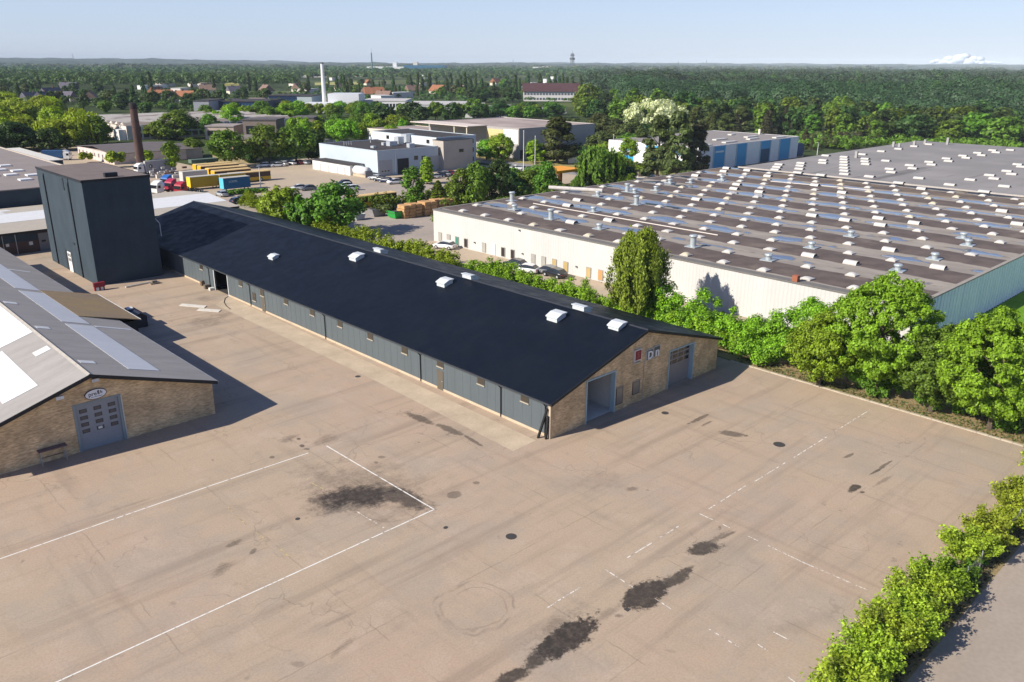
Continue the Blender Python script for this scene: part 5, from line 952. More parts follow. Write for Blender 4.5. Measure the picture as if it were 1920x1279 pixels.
p = G(360, 312); t = thing('flat_trailer', 'green covered trailer at the back of the bus row', 'trailer', (p[0], p[1], 0)); part('body', flat('green_tarp', (.10, .15, .12), .7), t, (p[0], p[0]+9, p[1], p[1]+2.5, .9, 2.0)); part('wheels', BLACK, t, (p[0]+6, p[0]+8, p[1]+.1, p[1]+2.4, 0, .8))
# blue hatch and tank by the blue door building
p = G(1500, 297); t = thing('blue_silo', 'dark blue round topped container at the end of the blue door building', 'container', (p[0]+2, p[1]+6, 0)); MB().tube((p[0]+4, p[1]+2, 2.6), (p[0]+4, p[1]+9, 2.6), 2.4, None, 18).build('shell', flat('silo_blue', (.01, .05, .16), .4), t); part('base', CONC, t, (p[0]+1.6, p[0]+6.4, p[1]+2, p[1]+9, 0, .4))
# orange canopy
p = G(1062, 352); t = thing('canopy', 'orange canopy roof on an orange post between the drooping trees', 'canopy', (p[0], p[1], 0)); ORG = flat('orange_paint', (.80, .33, .015), .5); MB().box(p[0]-5, p[0]+5, p[1]-1, p[1]+7, 4.2, 4.9).build('canopy_roof', ORG, t); MB().box(p[0]-.4, p[0]+.4, p[1]+2, p[1]+2.8, 0, 4.198).build('post', flat('orange_post', (.50, .20, .06), .6), t)
p = G(1076, 306); t = thing('timber_fence', 'pale plank fence beside the dark pine', 'fence', (p[0], p[1], 0)); part('panel', WOODB, t, (p[0]-3, p[0]+5, p[1], p[1]+.1, .1, 1.9)); part('post', BARK, t, (p[0]-3.15, p[0]-3.003, p[1], p[1]+.12, 0, 2.0))
p = G(1205, 331); t = thing('garden_shed', 'small brown slatted shelter on the grass left of the pines', 'shelter', (p[0], p[1], 0)); m = MB()
for k in range(9): m.box(p[0]-2+k*.55, p[0]-1.6+k*.55, p[1], p[1]+.08, 0, 1.7)
m.build('slatted_wall', mat('grey_slats', (.22, .19, .17), .9), t); part('roof', DARK, t, (p[0]-2.2, p[0]+3.2, p[1]-.2, p[1]+2.2, 1.702, 1.85))
sheet('pale_yard', [tuple(G(u, v)[:2]) for u, v in ((1160, 343), (1150, 325), (1215, 327), (1300, 333), (1260, 345))], .05, mat('pale_concrete', (.58, .53, .47), .9))
# crates, skips and yard clutter
CARD = mat('raw_crate_timber', (.46, .27, .12), .85, .14, 1.2, fine=.1)
rnd = random.Random(3); n_ = 0
crate_p = []
for u, v, w_, h_, lb in ((763, 408, 3.0, 2.2, 'stack of raw wooden crates beside the green skip'), (775, 406, 3.0, 2.5, 'tall stack of raw wooden crates with a dark gap'), (788, 404, 2.6, 1.9, 'stack of raw wooden crates in front of the taller ones'), (801, 403, 3.2, 2.5, 'wide stack of raw wooden crates by the warehouse corner'), (806, 400, 1.2, 1.1, 'single low wooden crate next to the warehouse corner'), (818, 396, 2.6, 2.4, 'stack of raw crates behind the warehouse corner'), (830, 394, 2.8, 2.3, 'pile of raw crates, third from the far end'), (845, 391, 2.8, 2.2, 'pile of raw crates, second from the far end'), (858, 388, 2.6, 2.3, 'pile of raw crates near the bushes'), (869, 386, 2.6, 2.7, 'tall narrow pile of crates at the far end of the row')):
    p = G(u, v); t = thing('crate_stack', lb, 'crates', (p[0], p[1], 0), 0, 'wooden crate stacks behind the white warehouse'); z = 0; k = 0
    while z < h_-.2:
        hh = rnd.uniform(.55, .85); j = rnd.uniform(-.12, .12); ww = w_/2*rnd.uniform(.85, 1.0)
        m = MB(); m.box(p[0]-ww+j, p[0]-.03+j, p[1]-ww*.8, p[1]+ww, z+.08, z+hh); m.box(p[0]+.03+j, p[0]+ww+j, p[1]-ww*.9, p[1]+ww*.9, z+.08, z+hh-rnd.uniform(0, .1))
        for q_ in (-.8, 0, .8): m.box(p[0]+q_*ww-.06+j, p[0]+q_*ww+.06+j, p[1]-ww*.78, p[1]+ww*.88, z+.003, z+.079)
        m.build('crate', CARD, t); z += hh+.004
p = G(744, 409); t = thing('green_skip', 'bright green open skip beside the wooden crates', 'skip', (p[0], p[1], 0)); SKG = flat('skip_green', (.02, .32, .05), .5)
m = MB(); m.add([(p[0]-.9, p[1]-.8, .1), (p[0]+.9, p[1]-.8, .1), (p[0]+.9, p[1]+1.6, .1), (p[0]-.9, p[1]+1.6, .1), (p[0]-1.5, p[1]-1.4, 1.7), (p[0]+1.5, p[1]-1.4, 1.7), (p[0]+1.5, p[1]+2.6, 1.7), (p[0]-1.5, p[1]+2.6, 1.7)], [(0, 3, 2, 1), (0, 1, 5, 4), (1, 2, 6, 5), (2, 3, 7, 6), (3, 0, 4, 7)]); m.build('tub', SKG, t); part('rim', DARK, t, (p[0]-1.55, p[0]+1.55, p[1]-1.46, p[1]-1.40, 1.6, 1.75), (p[0]+1.5, p[0]+1.56, p[1]-1.4, p[1]+2.6, 1.6, 1.75)); part('load', flat('scrap', (.06, .07, .06), .9), t, (p[0]-1.35, p[0]+1.35, p[1]-1.2, p[1]+2.4, 1.2, 1.5))
for u, v, L_, h_, c, lb in ((672, 412, 2.6, 1.3, (.33, .36, .38), 'pale grey open skip by the hedge'), (708, 405, 4.0, 1.7, (.26, .25, .25), 'long grey skip of scrap left of the green skip')):
    p = G(u, v); t = thing('grey_skip', lb, 'skip', (p[0], p[1], 0)); m = MB(); m.add([(p[0]-L_*.35, p[1]-.8, .05), (p[0]+L_*.35, p[1]-.8, .05), (p[0]+L_*.35, p[1]+.8, .05), (p[0]-L_*.35, p[1]+.8, .05), (p[0]-L_/2, p[1]-1, h_), (p[0]+L_/2, p[1]-1, h_), (p[0]+L_/2, p[1]+1, h_), (p[0]-L_/2, p[1]+1, h_)], [(0, 3, 2, 1), (0, 1, 5, 4), (1, 2, 6, 5), (2, 3, 7, 6), (3, 0, 4, 7)]); m.build('tub', mat('skip_%d' % u, c, .7), t); part('load', MATS['scrap'], t, (p[0]-L_*.45, p[0]+L_*.45, p[1]-.9, p[1]+.9, h_-.4, h_-.15))
rnd = random.Random(8)
SCR = [flat('scrap_rust', (.16, .10, .08), .9), flat('scrap_white', (.50, .48, .45), .8), flat('scrap_grey', (.20, .20, .21), .8)]
for k in range(14):
    p = G(rnd.uniform(280, 355), rnd.uniform(322, 334)); s_ = rnd.uniform(.6, 1.6); m = MB(); m.box(p[0]-s_, p[0]+s_, p[1]-.5, p[1]+.5, 0, rnd.uniform(.5, 1.3)); m.box(p[0]-s_*.4, p[0]+s_*.6, p[1]-.35, p[1]+.3, 1.301, 1.31+rnd.uniform(.2, .7)); tag(m.build('scrap_heap', SCR[k % 3]), 'heap of %s scrap lying in front of the grey box trailer' % ('rusty', 'white', 'grey')[k % 3], 'scrap', '%s scrap heaps by the grey trailer' % ('rusty', 'white', 'grey')[k % 3])
# things lying about in the yard
p = G(183, 545); t = thing('red_machine', 'small red and white machine at the foot of the tower corner', 'machine', (p[0], p[1], 0)); RDM = flat('machine_red', (.24, .015, .03), .5)
part('body', RDM, t, (p[0]-.45, p[0]+1.1, p[1]-.25, p[1]+.25, .55, 1.2)); 
for x in (-.4, .25, .85): part('leg', RDM, t, (p[0]+x, p[0]+x+.15, p[1]-.2, p[1]+.2, 0, .548))
part('drum', WHITE2, t, (p[0]-.2, p[0]+.2, p[1]-.2, p[1]+.15, 0, .5), (p[0]+.45, p[0]+.8, p[1]-.2, p[1]+.15, 0, .5))
for u0, v0, u1, v1, lb in ((336, 574, 383, 578, 'pale board lying flat in the yard, farther one'), (369, 583, 410, 586, 'pale board lying flat in the yard, nearer one')):
    a, b = G(u0, v0), G(u1, v1); m = MB(); m.slab([(a[0], a[1], .08), (b[0], b[1], .08), (b[0]+.7, b[1]+.75, .08), (a[0]+.7, a[1]+.75, .08)], .06); tag(m.build('board', WOODB), lb, 'board')
a, b = G(236, 540), G(280, 531); m = MB(); m.tube((a[0], a[1], .15), (b[0], b[1], .15), .12); tag(m.build('beam', WOODB), 'long pale beam on the ground along the tower', 'beam')
p = G(289, 532); t = thing('pallet', 'weathered pallet with scrap wood at the tower foot', 'pallet', (p[0], p[1], 0)); GW_ = mat('weathered_wood', (.20, .17, .14), .9, .2, 2)
for k in range(5): part('slat', GW_, t, (p[0]-.6, p[0]+.8, p[1]-.5+k*.24, p[1]-.34+k*.24, .14, .18))
part('runner', GW_, t, (p[0]-.6, p[0]-.5, p[1]-.5, p[1]+.6, 0, .137), (p[0]+.7, p[0]+.8, p[1]-.5, p[1]+.6, 0, .137)); part('scrap_wood', GW_, t, (p[0]-.3, p[0]+.4, p[1]-.2, p[1]+.25, .19, .5))
for u, v, lb, c in ((381, 535, 'brown box by the open side doorway of the black shed', (.14, .10, .07)), (388, 541, 'thin stand by the open side doorway', (.12, .10, .08)), (397, 544, 'white block on the ground at the side doorway', (.55, .54, .5))):
    p = G(u, v); m = MB(); m.box(p[0]-.35, p[0]+.35, p[1]-.3, p[1]+.3, .0, .38 if 'block' in lb else .6); m.box(p[0]-.25, p[0]+.2, p[1]-.2, p[1]+.2, .6, .75) if 'box' in lb else None; tag(m.build('doorway_clutter', flat('clutter%d' % u, c, .9)), lb, 'box')
p = G(244, 598); t = thing('covered_pallet', 'dark sheeted pile at the lean-to corner with a white lid', 'pile', (p[0], p[1], 0)); m = MB(); m.box(p[0]-.3, p[0]+1.3, p[1]-1, p[1]+2.2, 0, .9); m.build('sheeting', flat('black_sheet', (.012, .016, .03), .5), t); part('lid', WHITE2, t, (p[0]+.2, p[0]+1.0, p[1]+1.2, p[1]+2.1, .902, 1.05))
p = G(263, 610); t = thing('sheeted_stack', 'navy sheeted stack under the edge of the lean-to', 'pile', (p[0], p[1], 0)); m = MB(); m.box(p[0]-.8, p[0]+.6, p[1]-1.1, p[1]+1.1, 0, 1.5); m.prism([(p[0]-.7, 1.502), (p[0]+.5, 1.502), (p[0]-.1, 1.9)], 'y', p[1]-1, p[1]+1); m.build('sheeting', MATS['black_sheet'], t)
IRON = flat('cast_iron', (.055, .05, .045), .7)
def cover(u, v, r, lb, square=False):
    p = G(u, v); m = MB()
    if square: m.box(p[0]-r, p[0]+r, p[1]-r, p[1]+r, .006, .014)
    else: m.tube((p[0], p[1], .006), (p[0], p[1], .014), r, None, 20)
    tag(m.build('manhole_cover', IRON), lb, 'manhole')
cover(1247, 774.5, .36, 'iron manhole cover in front of the brick gable'); cover(1461, 833.5, .52, 'large dark manhole in the open right half of the yard'); cover(958.5, 1006, .40, 'round manhole cover right of the white bay corner'); cover(836, 989, .16, 'tiny dark drain below the white bay corner'); cover(1176, 1143, .16, 'small square drain in the oily patch', True); cover(558, 973, .18, 'small dark cover left inside the white bay'); cover(671, 706, .30, 'small dark drain in the concrete apron')
m = MB(); pts = [G(u, v) for u, v in ((428, 556), (422, 560), (420, 567), (424, 574), (432, 580))]
for a, b in zip(pts, pts[1:]): m.tube((a[0], a[1], .04), (b[0], b[1], .04), .035, None, 6)
tag(m.build('hose', BLACK), 'thin black hose curling on the ground by the side wall', 'hose')

# ------------------------------------------------------------------ vegetation
RS = np.random.RandomState(7)
def np_mesh(name, verts, mats, quads=True):
    n = len(verts)//4; me = bpy.data.meshes.new(name)
    me.vertices.add(len(verts)); me.vertices.foreach_set('co', verts.astype(np.float32).ravel())
    me.loops.add(n*4); me.loops.foreach_set('vertex_index', np.arange(n*4, dtype=np.int32))
    me.polygons.add(n); me.polygons.foreach_set('loop_start', np.arange(0, n*4, 4, dtype=np.int32))
    for m in (mats if isinstance(mats, list) else [mats]): me.materials.append(m)
    me.update(); me.validate(); return me
def unit(a): return a/np.maximum(1e-9, np.linalg.norm(a, axis=1, keepdims=True))
def leaves(pos, nrm, size, rs, aspect=1.5, hang=0.0):
    """one small quad per leaf clump, facing nrm"""
    n = len(pos); nrm = unit(nrm); a = unit(np.cross(nrm, rs.normal(size=(n, 3))))
    if hang: a = unit(a*(1-hang)+np.array([0, 0, -1.0])*hang); 
    b = unit(np.cross(nrm, a)); s = (size*rs.uniform(.6, 1.35, n))[:, None]
    a = a*s*aspect*.5; b = b*s*.5; v = np.empty((n, 4, 3)); k = nrm*s*.18
    v[:, 0] = pos-a*.9-b*.55; v[:, 1] = pos+b*.85*-1+a*.25+k; v[:, 2] = pos+a*1.1+b*.2; v[:, 3] = pos-a*.1+b*.95+k
    return v.reshape(-1, 3)
def clumps_to_leaves(C, R, n, size, rs, center, up=.25, flat_=.8, aspect=1.5, shell=.72):
    w = R**2; idx = rs.choice(len(C), n, p=w/w.sum()); d = unit(rs.normal(size=(n, 3))); r = R[idx]*(shell+(1-shell)*rs.uniform(0, 1.25, n)) * np.where(rs.uniform(size=n) < .2, rs.uniform(.3, 1, n), 1)
    pos = C[idx]+d*r[:, None]*np.array([1, 1, flat_]); out = unit(pos-center)
    nrm = d*.75+out*.35+rs.normal(size=(n, 3))*.38+np.array([0, 0, up]); return leaves(pos, nrm, size, rs, aspect)
def crown_broad(seed, n=2500, size=.42, rx=3.6, rz=3.9, zc=6.0, nc=48, cr=(.6, 1.4), squash=.85, shell=.5):
    rs = np.random.RandomState(seed); d = unit(rs.normal(size=(nc, 3))); rad = rs.uniform(.45, .98, nc)**.6
    C = np.c_[d[:, 0]*rx*rad, d[:, 1]*rx*rad, zc+d[:, 2]*rz*rad]; C[:, :2] *= (1-.25*np.clip((C[:, 2:3]-zc)/rz, 0, 1)); R = rs.uniform(cr[0], cr[1], nc); C[:, 2] = np.maximum(C[:, 2], R*.7+.6)
    return clumps_to_leaves(C, R, n, size, rs, np.array([0, 0, zc-1]), .25, squash, 1.5, shell)
def crown_column(seed, n=1500, size=.38, r=1.15, h=10.0, taper=.6):
    rs = np.random.RandomState(seed); z = rs.uniform(.06, 1, n)**.9; prof = np.sin(np.clip(z, 0, 1)**taper*math.pi*.97)**.55*r+.1; t = rs.uniform(0, 2*math.pi, n); lump = 1+.22*np.sin(3*t+z*17+seed)+.18*np.sin(z*43+2*t)
    rr = prof*lump*np.sqrt(rs.uniform(.45, 1, n)); pos = np.c_[np.cos(t)*rr, np.sin(t)*rr, z*h]; nrm = np.c_[np.cos(t), np.sin(t), .35+0*t]+rs.normal(size=(n, 3))*.45; return leaves(pos, nrm, size, rs, 1.7)
def crown_pine(seed, n=2200, size=.34):
    rs = np.random.RandomState(seed); nc = 70; z = rs.uniform(.12, 1.0, nc); rmax = 3.2*np.sin(np.clip((1.06-z)*1.9, 0, 1.57))**.8*(.55+.45*rs.uniform(size=nc)); t = rs.uniform(0, 2*math.pi, nc)
    C = np.c_[np.cos(t)*rmax*.8, np.sin(t)*rmax*.8, z*10-.3]; R = rs.uniform(.5, 1.05, nc); return clumps_to_leaves(C, R, n, size, rs, np.array([0, 0, 4.0]), .5, .55, 2.2)
def crown_conifer(seed, n=1800, size=.34):
    rs = np.random.RandomState(seed); z = rs.uniform(.02, 1, n)**1.15; tier = (z*11) % 1; r = 2.3*(1-z)**.85*(1.15-.5*tier)+.05; t = rs.uniform(0, 2*math.pi, n); rr = r*np.sqrt(rs.uniform(.3, 1, n)); pos = np.c_[np.cos(t)*rr, np.sin(t)*rr, .3+z*9.8-rr*.18]; nrm = np.c_[np.cos(t)*.6, np.sin(t)*.6, .7+0*t]+rs.normal(size=(n, 3))*.4; return leaves(pos, nrm, size, rs, 2.0)
def crown_weep(seed, n=3000, size=.3, rx=3.6, h=10.0, str_=120):
    rs = np.random.RandomState(seed); t = rs.uniform(0, 2*math.pi, str_); q = np.sqrt(rs.uniform(.02, 1, str_)); x = np.cos(t)*q*rx*(1+.15*np.sin(3*t+seed)); y = np.sin(t)*q*rx*(1+.15*np.sin(2*t+seed)); top = h*(1-(.30*q**3 if n < 10000 else .40*q**2.6))-rs.uniform(0, 1.3, str_)*(1 if n < 10000 else 2.2); ln = rs.uniform(.35, .85, str_)*top if n < 10000 else rs.uniform(.25, .70, str_)*h
    i = rs.randint(0, str_, n); k = rs.uniform(0, 1, n)**.8; out = .55*k; pos = np.c_[x[i]*(1+.12*out)+rs.normal(size=n)*.13, y[i]*(1+.12*out)+rs.normal(size=n)*.13, top[i]-ln[i]*k]; pos[:, 2] = np.maximum(pos[:, 2], .3)
    nrm = np.c_[x[i], y[i], 0*x[i]+1.2*(1-k)*rx*.5]; nrm = unit(nrm)+rs.normal(size=(n, 3))*.35; return leaves(pos, nrm, size, rs, 2.0, .75)
def crown_droop(seed, n, size, h, r0=1.5, r1=2.9, nc=110, wk=1.0):
    rs = np.random.RandomState(seed); z = .32+.68*rs.uniform(0, 1, nc)**.62; rr = np.interp(z, [.30, .55, .80, .93, 1.0], [r1*.85, r1, r1*.92, r0*1.25, r0])*np.sqrt(rs.uniform(.05, 1, nc))*rs.uniform(.7, 1.3, nc); t = rs.uniform(0, 2*math.pi, nc); x = np.cos(t)*rr*(1+.2*np.sin(2*t+1)); y = np.sin(t)*rr; ln = rs.uniform(.12, .30, nc)*h
    i = rs.randint(0, nc, n); k = rs.uniform(0, 1, n); w = (.20+.38*np.sin(k*math.pi)**.7)*wk; pos = np.c_[x[i]*(1+.10*k)+rs.normal(size=n)*w*.55, y[i]*(1+.10*k)+rs.normal(size=n)*w*.55, z[i]*h-ln[i]*k+.25*rs.normal(size=n)]; pos[:, 2] = np.clip(pos[:, 2], .2, h*1.03)
    nrm = unit(np.c_[pos[:, 0], pos[:, 1], .9+0*k])+rs.normal(size=(n, 3))*.45; return leaves(pos, nrm, size, rs, 2.0, .6)
def crown_bush(seed, n=1200, size=.22, rx=1.6, h=2.4, nc=16):
    rs = np.random.RandomState(seed); d = unit(rs.normal(size=(nc, 3))); d[:, 2] = np.abs(d[:, 2]); rad = rs.uniform(.4, 1, nc); C = np.c_[d[:, 0]*rx*rad*.8, d[:, 1]*rx*rad*.8, .35*h+d[:, 2]*h*.45*rad]; R = rs.uniform(.3, .55, nc)*rx*.75; v = clumps_to_leaves(C, R, n, size, rs, np.array([0, 0, h*.3]), .3, .9); v[:, 2] = np.maximum(v[:, 2], .02); return v
def crown_wild(seed, n=5200, size=.17, rx=1.9, h=2.8, sprays=22):
    """an open shrub of arching leafy shoots"""
    rs = np.random.RandomState(seed); P = []; 
    v0 = crown_bush(seed+1, int(n*.55), size, rx*.8, h*.78, 14)
    for k in range(sprays):
        t = rs.uniform(0, 2*math.pi); L_ = rs.uniform(.7, 1.15); e = rs.uniform(.45, 1.25); m = int(n*.45/sprays); s = rs.uniform(.25, 1, m)
        base = np.array([math.cos(t)*rx*.3, math.sin(t)*rx*.3, h*.3]); d = np.array([math.cos(t)*math.cos(e)*rx*L_, math.sin(t)*math.cos(e)*rx*L_, math.sin(e)*h*.8*L_]); P.append(base+d*s[:, None]+rs.normal(size=(m, 3))*np.array([.16, .16, .12])+np.c_[0*s, 0*s, -.25*s*s])
    pos = np.concatenate(P); v1 = leaves(pos, rs.normal(size=pos.shape)*.6+np.array([0, 0, .7]), size, rs, 1.7); v = np.concatenate([v0, v1]); v[:, 2] = np.maximum(v[:, 2], .02); return v
def trunk_mesh(h, r, limbs, seed, top=.72):
    rs = random.Random(seed); m = MB(); p = Vector((0, 0, -.05)); n = 4
    for i in range(n):
        q = Vector((rs.uniform(-.12, .12)*i, rs.uniform(-.12, .12)*i, h*top*(i+1)/n)); m.tube(p, q, r*(1-.7*i/n), r*(1-.7*(i+1)/n), 8, 0, i in (0, n-1)); p = q
    for k in range(limbs):
        z = h*rs.uniform(.3, .6); t = rs.uniform(0, 6.28); L_ = h*rs.uniform(.14, .28); m.tube((0, 0, z), (math.cos(t)*L_, math.sin(t)*L_, z+L_*rs.uniform(.5, 1.1)), r*.34, r*.1, 5)
    return mesh_of(m, 'trunk', [BARK])
TR = trunk_mesh(10, .26, 7, 1); TRS = trunk_mesh(10, .18, 3, 2, .9)
PROTO = {}
def proto(kind):
    if kind in PROTO: return PROTO[kind]
    k, lod, var = kind; f = {'n': 1.0, 'f': .34}[lod]; sz = {'n': 1.0, 'f': 1.75}[lod]
    if k == 'broad': v = crown_broad(10+var, int(4600*f), .36*sz, (3.5, 3.9, 3.2)[var], (3.8, 3.4, 4.2)[var])
    elif k == 'tall': v = crown_broad(40+var, int(3800*f), .34*sz, 2.3, 4.6, 5.4, 34, (.7, 1.25))
    elif k == 'poplar': v = crown_column(70+var, int(1500*f), .40*sz)
    elif k == 'pine': v = crown_pine(80+var, int(5600*f), .32*sz)
    elif k == 'conifer': v = crown_conifer(90+var, int(2000*f), .36*sz)
    elif k == 'weep': v = crown_weep(100+var, int(4200*f), .34*sz)
    elif k == 'bush': v = crown_bush(110+var, int(1500*f), .8*sz, 4.6, 10, 18)
    PROTO[kind] = v; return v
KINDN = dict(broad='broadleaf_tree', tall='birch_tree', poplar='poplar_tree', pine='pine_tree', conifer='conifer_tree', weep='willow_tree', bush='bush')
KCAT = dict(broad='tree', tall='tree', poplar='tree', pine='tree', conifer='tree', weep='tree', bush='bush')
NATW = dict(broad=7.6, tall=5.6, poplar=2.5, pine=5.6, conifer=4.4, weep=7.4, bush=9.5)
MESH = {}
def tree(p, h, wd, kind, mt, label, group=None, lod='n', var=None, trunk=True):
    var = RS.randint(0, 3) if var is None else var
    key = (kind, lod, var, mt)
    if key not in MESH: MESH[key] = np_mesh('crown', proto((kind, lod, var)), LEAF[mt])
    sx = wd/NATW[kind]; sz = h/10.0
    if trunk and kind != 'bush':
        t = thing(KINDN[kind], label, KCAT[kind], (p[0], p[1], 0), RS.uniform(0, 6.28), group); t.scale = (sx, sx, sz)
        for nm, me in (('crown', MESH[key]), ('trunk', TRS if kind in ('poplar', 'tall', 'conifer') else TR)):
            o = bpy.data.objects.new(nm, me); COL.objects.link(o); o.parent = t
    else:
        t = bpy.data.objects.new(KINDN[kind], MESH[key]); COL.objects.link(t); t.location = (p[0], p[1], 0); t.rotation_euler = (0, 0, RS.uniform(0, 6.28)); t.scale = (sx, sx, sz); tag(t, label, KCAT[kind], group)
    return t
def tpx(u, vb, vt, wpx, kind, mt, label, group=None, lod='n', var=None):
    p = G(u, vb); h = HZ(u, vt, p); low = .16 if kind == 'broad' else 0.0; h = h/(1-low) if low else h; o = tree(p, max(1.5, h), wpx/PXM((p[0], p[1], h/2)), kind, mt, label, group, lod, var); o.location.z = -h*low; return o
# --- trees that stand out one by one
for a in ((776, 388, 312, 48, 'tall', 'mid', 'tall slim light green birch in front of the service hall'), (822, 388, 340, 54, 'conifer', 'mid', 'small pointed grey green tree between the birch and the crates'), (801, 345, 295, 24, 'poplar', 'bright', 'narrow young tree in front of the roller doors'),
          (866, 392, 308, 56, 'tall', 'mid', 'bushy tree right of the white parked cars, lighter left one of three'), (898, 392, 294, 66, 'broad', 'mid', 'bushy tree covering the foot of the stair tower'), (938, 388, 300, 62, 'broad', 'dark', 'dark bushy tree behind the warehouse roof corner'), (985, 382, 338, 60, 'bush', 'mid', 'low bush behind the white van'), (1022, 376, 304, 50, 'broad', 'mid', 'leafy tree left of the orange canopy'), (1062, 374, 346, 50, 'bush', 'dark', 'dark bush under the orange canopy'),
          (1122, 356, 268, 84, 'weep', 'mid', 'large drooping tree right of the orange canopy'), (1150, 350, 300, 50, 'bush', 'dark', 'dark bush at the foot of the drooping tree'), (1174, 318, 258, 46, 'tall', 'bright', 'fresh green young tree left of the blue and white end wall'), (1136, 300, 262, 40, 'broad', 'bright', 'light green tree behind the two white flagpoles'), (1196, 330, 300, 44, 'bush', 'mid', 'green shrub below the blue and white end wall'),
          (1045, 306, 218, 70, 'pine', 'olive', 'big spreading pine right of the grey building'), (1232, 334, 216, 62, 'pine', 'olive', 'tall pine at the left of the group before the blue doors'), (1268, 336, 210, 62, 'pine', 'olive', 'tallest pine in the middle of the group before the blue doors'), (1303, 332, 232, 48, 'pine', 'brown', 'brownish pine at the right of the group before the blue doors'),
          (938, 302, 246, 58, 'broad', 'bright', 'bright green tree left of the grey building'), (912, 300, 262, 44, 'broad', 'bright', 'light green tree right of the office block'), (1004, 306, 262, 42, 'tall', 'bright', 'thin light tree in front of the grey building'),
          (430, 314, 240, 70, 'broad', 'mid', 'round yellow green tree behind the yellow buses'), (505, 308, 230, 72, 'broad', 'mid', 'round dense tree above the row of white cars'), (556, 306, 232, 72, 'broad', 'mid', 'round dense tree above the red car'), (595, 302, 244, 60, 'broad', 'dark', 'dark tree against the left end of the service hall'), (470, 306, 258, 40, 'broad', 'dark', 'dark tree between the round trees'),
          (323, 322, 258, 38, 'tall', 'bright', 'bright green small tree beside the grey trailer'), (216, 314, 272, 44, 'bush', 'yellow', 'yellow green bush left of the brown chimney'), (276, 312, 270, 50, 'bush', 'yellow', 'yellow green bush right of the brown chimney'), (160, 305, 278, 30, 'bush', 'yellow', 'small yellow bush at the white wall of the low store'),
          (331, 262, 207, 84, 'broad', 'mid', 'big round tree in front of the striped roof factory'), (296, 262, 226, 44, 'broad', 'mid', 'smaller tree left of the big round factory tree'), (365, 294, 254, 46, 'broad', 'mid', 'tree at the end of the factory windows'), (398, 256, 214, 46, 'broad', 'mid', 'round tree at the right end of the striped roof'), (440, 250, 200, 44, 'broad', 'bright', 'bright tree before the dark blue office'), (183, 270, 217, 58, 'broad', 'mid', 'deep green round tree at the right end of the yellow willows'),
          (530, 428, 340, 78, 'broad', 'bright', 'leafy tree leaning over the far end of the black roof, left one'), (568, 436, 356, 60, 'bush', 'mid', 'leafy bush between the two trees at the black roof'), (632, 440, 338, 104, 'broad', 'mid', 'deep green round tree over the far end of the black roof'), (590, 430, 362, 50, 'bush', 'dark', 'dark bush behind the leafy bush at the black roof'), (726, 406, 374, 46, 'bush', 'olive', 'dry olive bush in front of the yellow bus'),
          (496, 398, 366, 30, 'bush', 'bright', 'light bush at the end of the hedge near the parked red car')): tpx(*a)
def big(name, label, cat, p, verts, mt, th=None, r=.3):
    t = thing(name, label, cat, (p[0], p[1], 0)); o = bpy.data.objects.new('crown', np_mesh('crown', verts, LEAF[mt])); COL.objects.link(o); o.parent = t
    if th: o = bpy.data.objects.new('trunk', trunk_mesh(th, r, 8, int(p[0]*10))); COL.objects.link(o); o.parent = t
    return t
p = G(1226, 262); hc = HZ(1226, 186, p); big('willow_tree', 'big cream coloured willow standing above the pines', 'tree', p, crown_broad(501, 12000, .62, 58/PXM(p), hc*.40, hc*.58, 90, (1.2, 3.0), shell=.55), 'cream', hc, .5)
# the tall weeping birch and the big trees by the yard
p = G(1190, 606); hb = HZ(1190, 428, p)
wv = crown_droop(44, 46000, .18, hb*.98, 1.75, 3.15, 125, 1.05)
big('weeping_birch', 'tall drooping birch between the black roof and the white warehouse wall', 'tree', p, wv, 'weep', hb, .22)
def near_tree(u, vb, vt, rx, label, mt, seed, n=15000, zc=.58, nc=60):
    p = G(u, vb); h = HZ(u, vt, p); rz = h*.44; return big('broadleaf_tree', label, 'tree', p, crown_broad(seed, int(n*3.6), .165, rx, rz, h*zc, int(nc*5.5), (.22, .70), shell=.35), mt, h, .28)
near_tree(1640, 740, 514, 5.6, 'tall bright green tree at the kerb, tip over the warehouse roof', 'bright', 301, 20000, .58, 80)
near_tree(1535, 722, 590, 3.6, 'rounded tree left of the tallest kerb tree', 'bright', 302, 9000)
near_tree(1745, 772, 612, 3.9, 'lower dark tree between the two big kerb trees', 'mid', 303, 10000)
near_tree(1855, 805, 584, 5.6, 'large spreading tree at the right end of the kerb', 'bright', 304, 18000, .58, 70)
near_tree(1965, 810, 590, 5.6, 'large tree cut by the right picture edge', 'bright', 305, 14000)
near_tree(1815, 700, 610, 4.0, 'tree behind the spreading kerb tree at the pale corner wall', 'bright', 306, 9000)
# hedges: continuous planted strips
def hedge(label, line_, wd, h, n, size, mt, seed, hj=.35):
    rs = np.random.RandomState(seed); P = np.array(line_, float); seg = np.linalg.norm(np.diff(P, axis=0), axis=1); cum = np.r_[0, np.cumsum(seg)]; L_ = cum[-1]; nc = int(L_/wd*34); s = rs.uniform(0, L_, nc); k = np.clip(np.searchsorted(cum, s)-1, 0, len(seg)-1); f = (s-cum[k])/seg[k]; c = P[k]+(P[k+1]-P[k])*f[:, None]
    hh = h*(1+hj*np.sin(s*.45+seed)*.5+rs.normal(size=nc)*hj*.35); C = np.c_[c+rs.normal(size=(nc, 2))*wd*.22, hh*rs.uniform(.15, .9, nc)]; R = rs.uniform(.09, .24, nc)*wd
    v = clumps_to_leaves(C, R, n, size, rs, np.array([c[:, 0].mean(), c[:, 1].mean(), -20]), .35, .95, 1.5, .4); v[:, 2] = np.maximum(v[:, 2], .02)
    o = bpy.data.objects.new('hedge', np_mesh('hedge', v, LEAF[mt])); COL.objects.link(o); tag(o, label, 'hedge'); return o
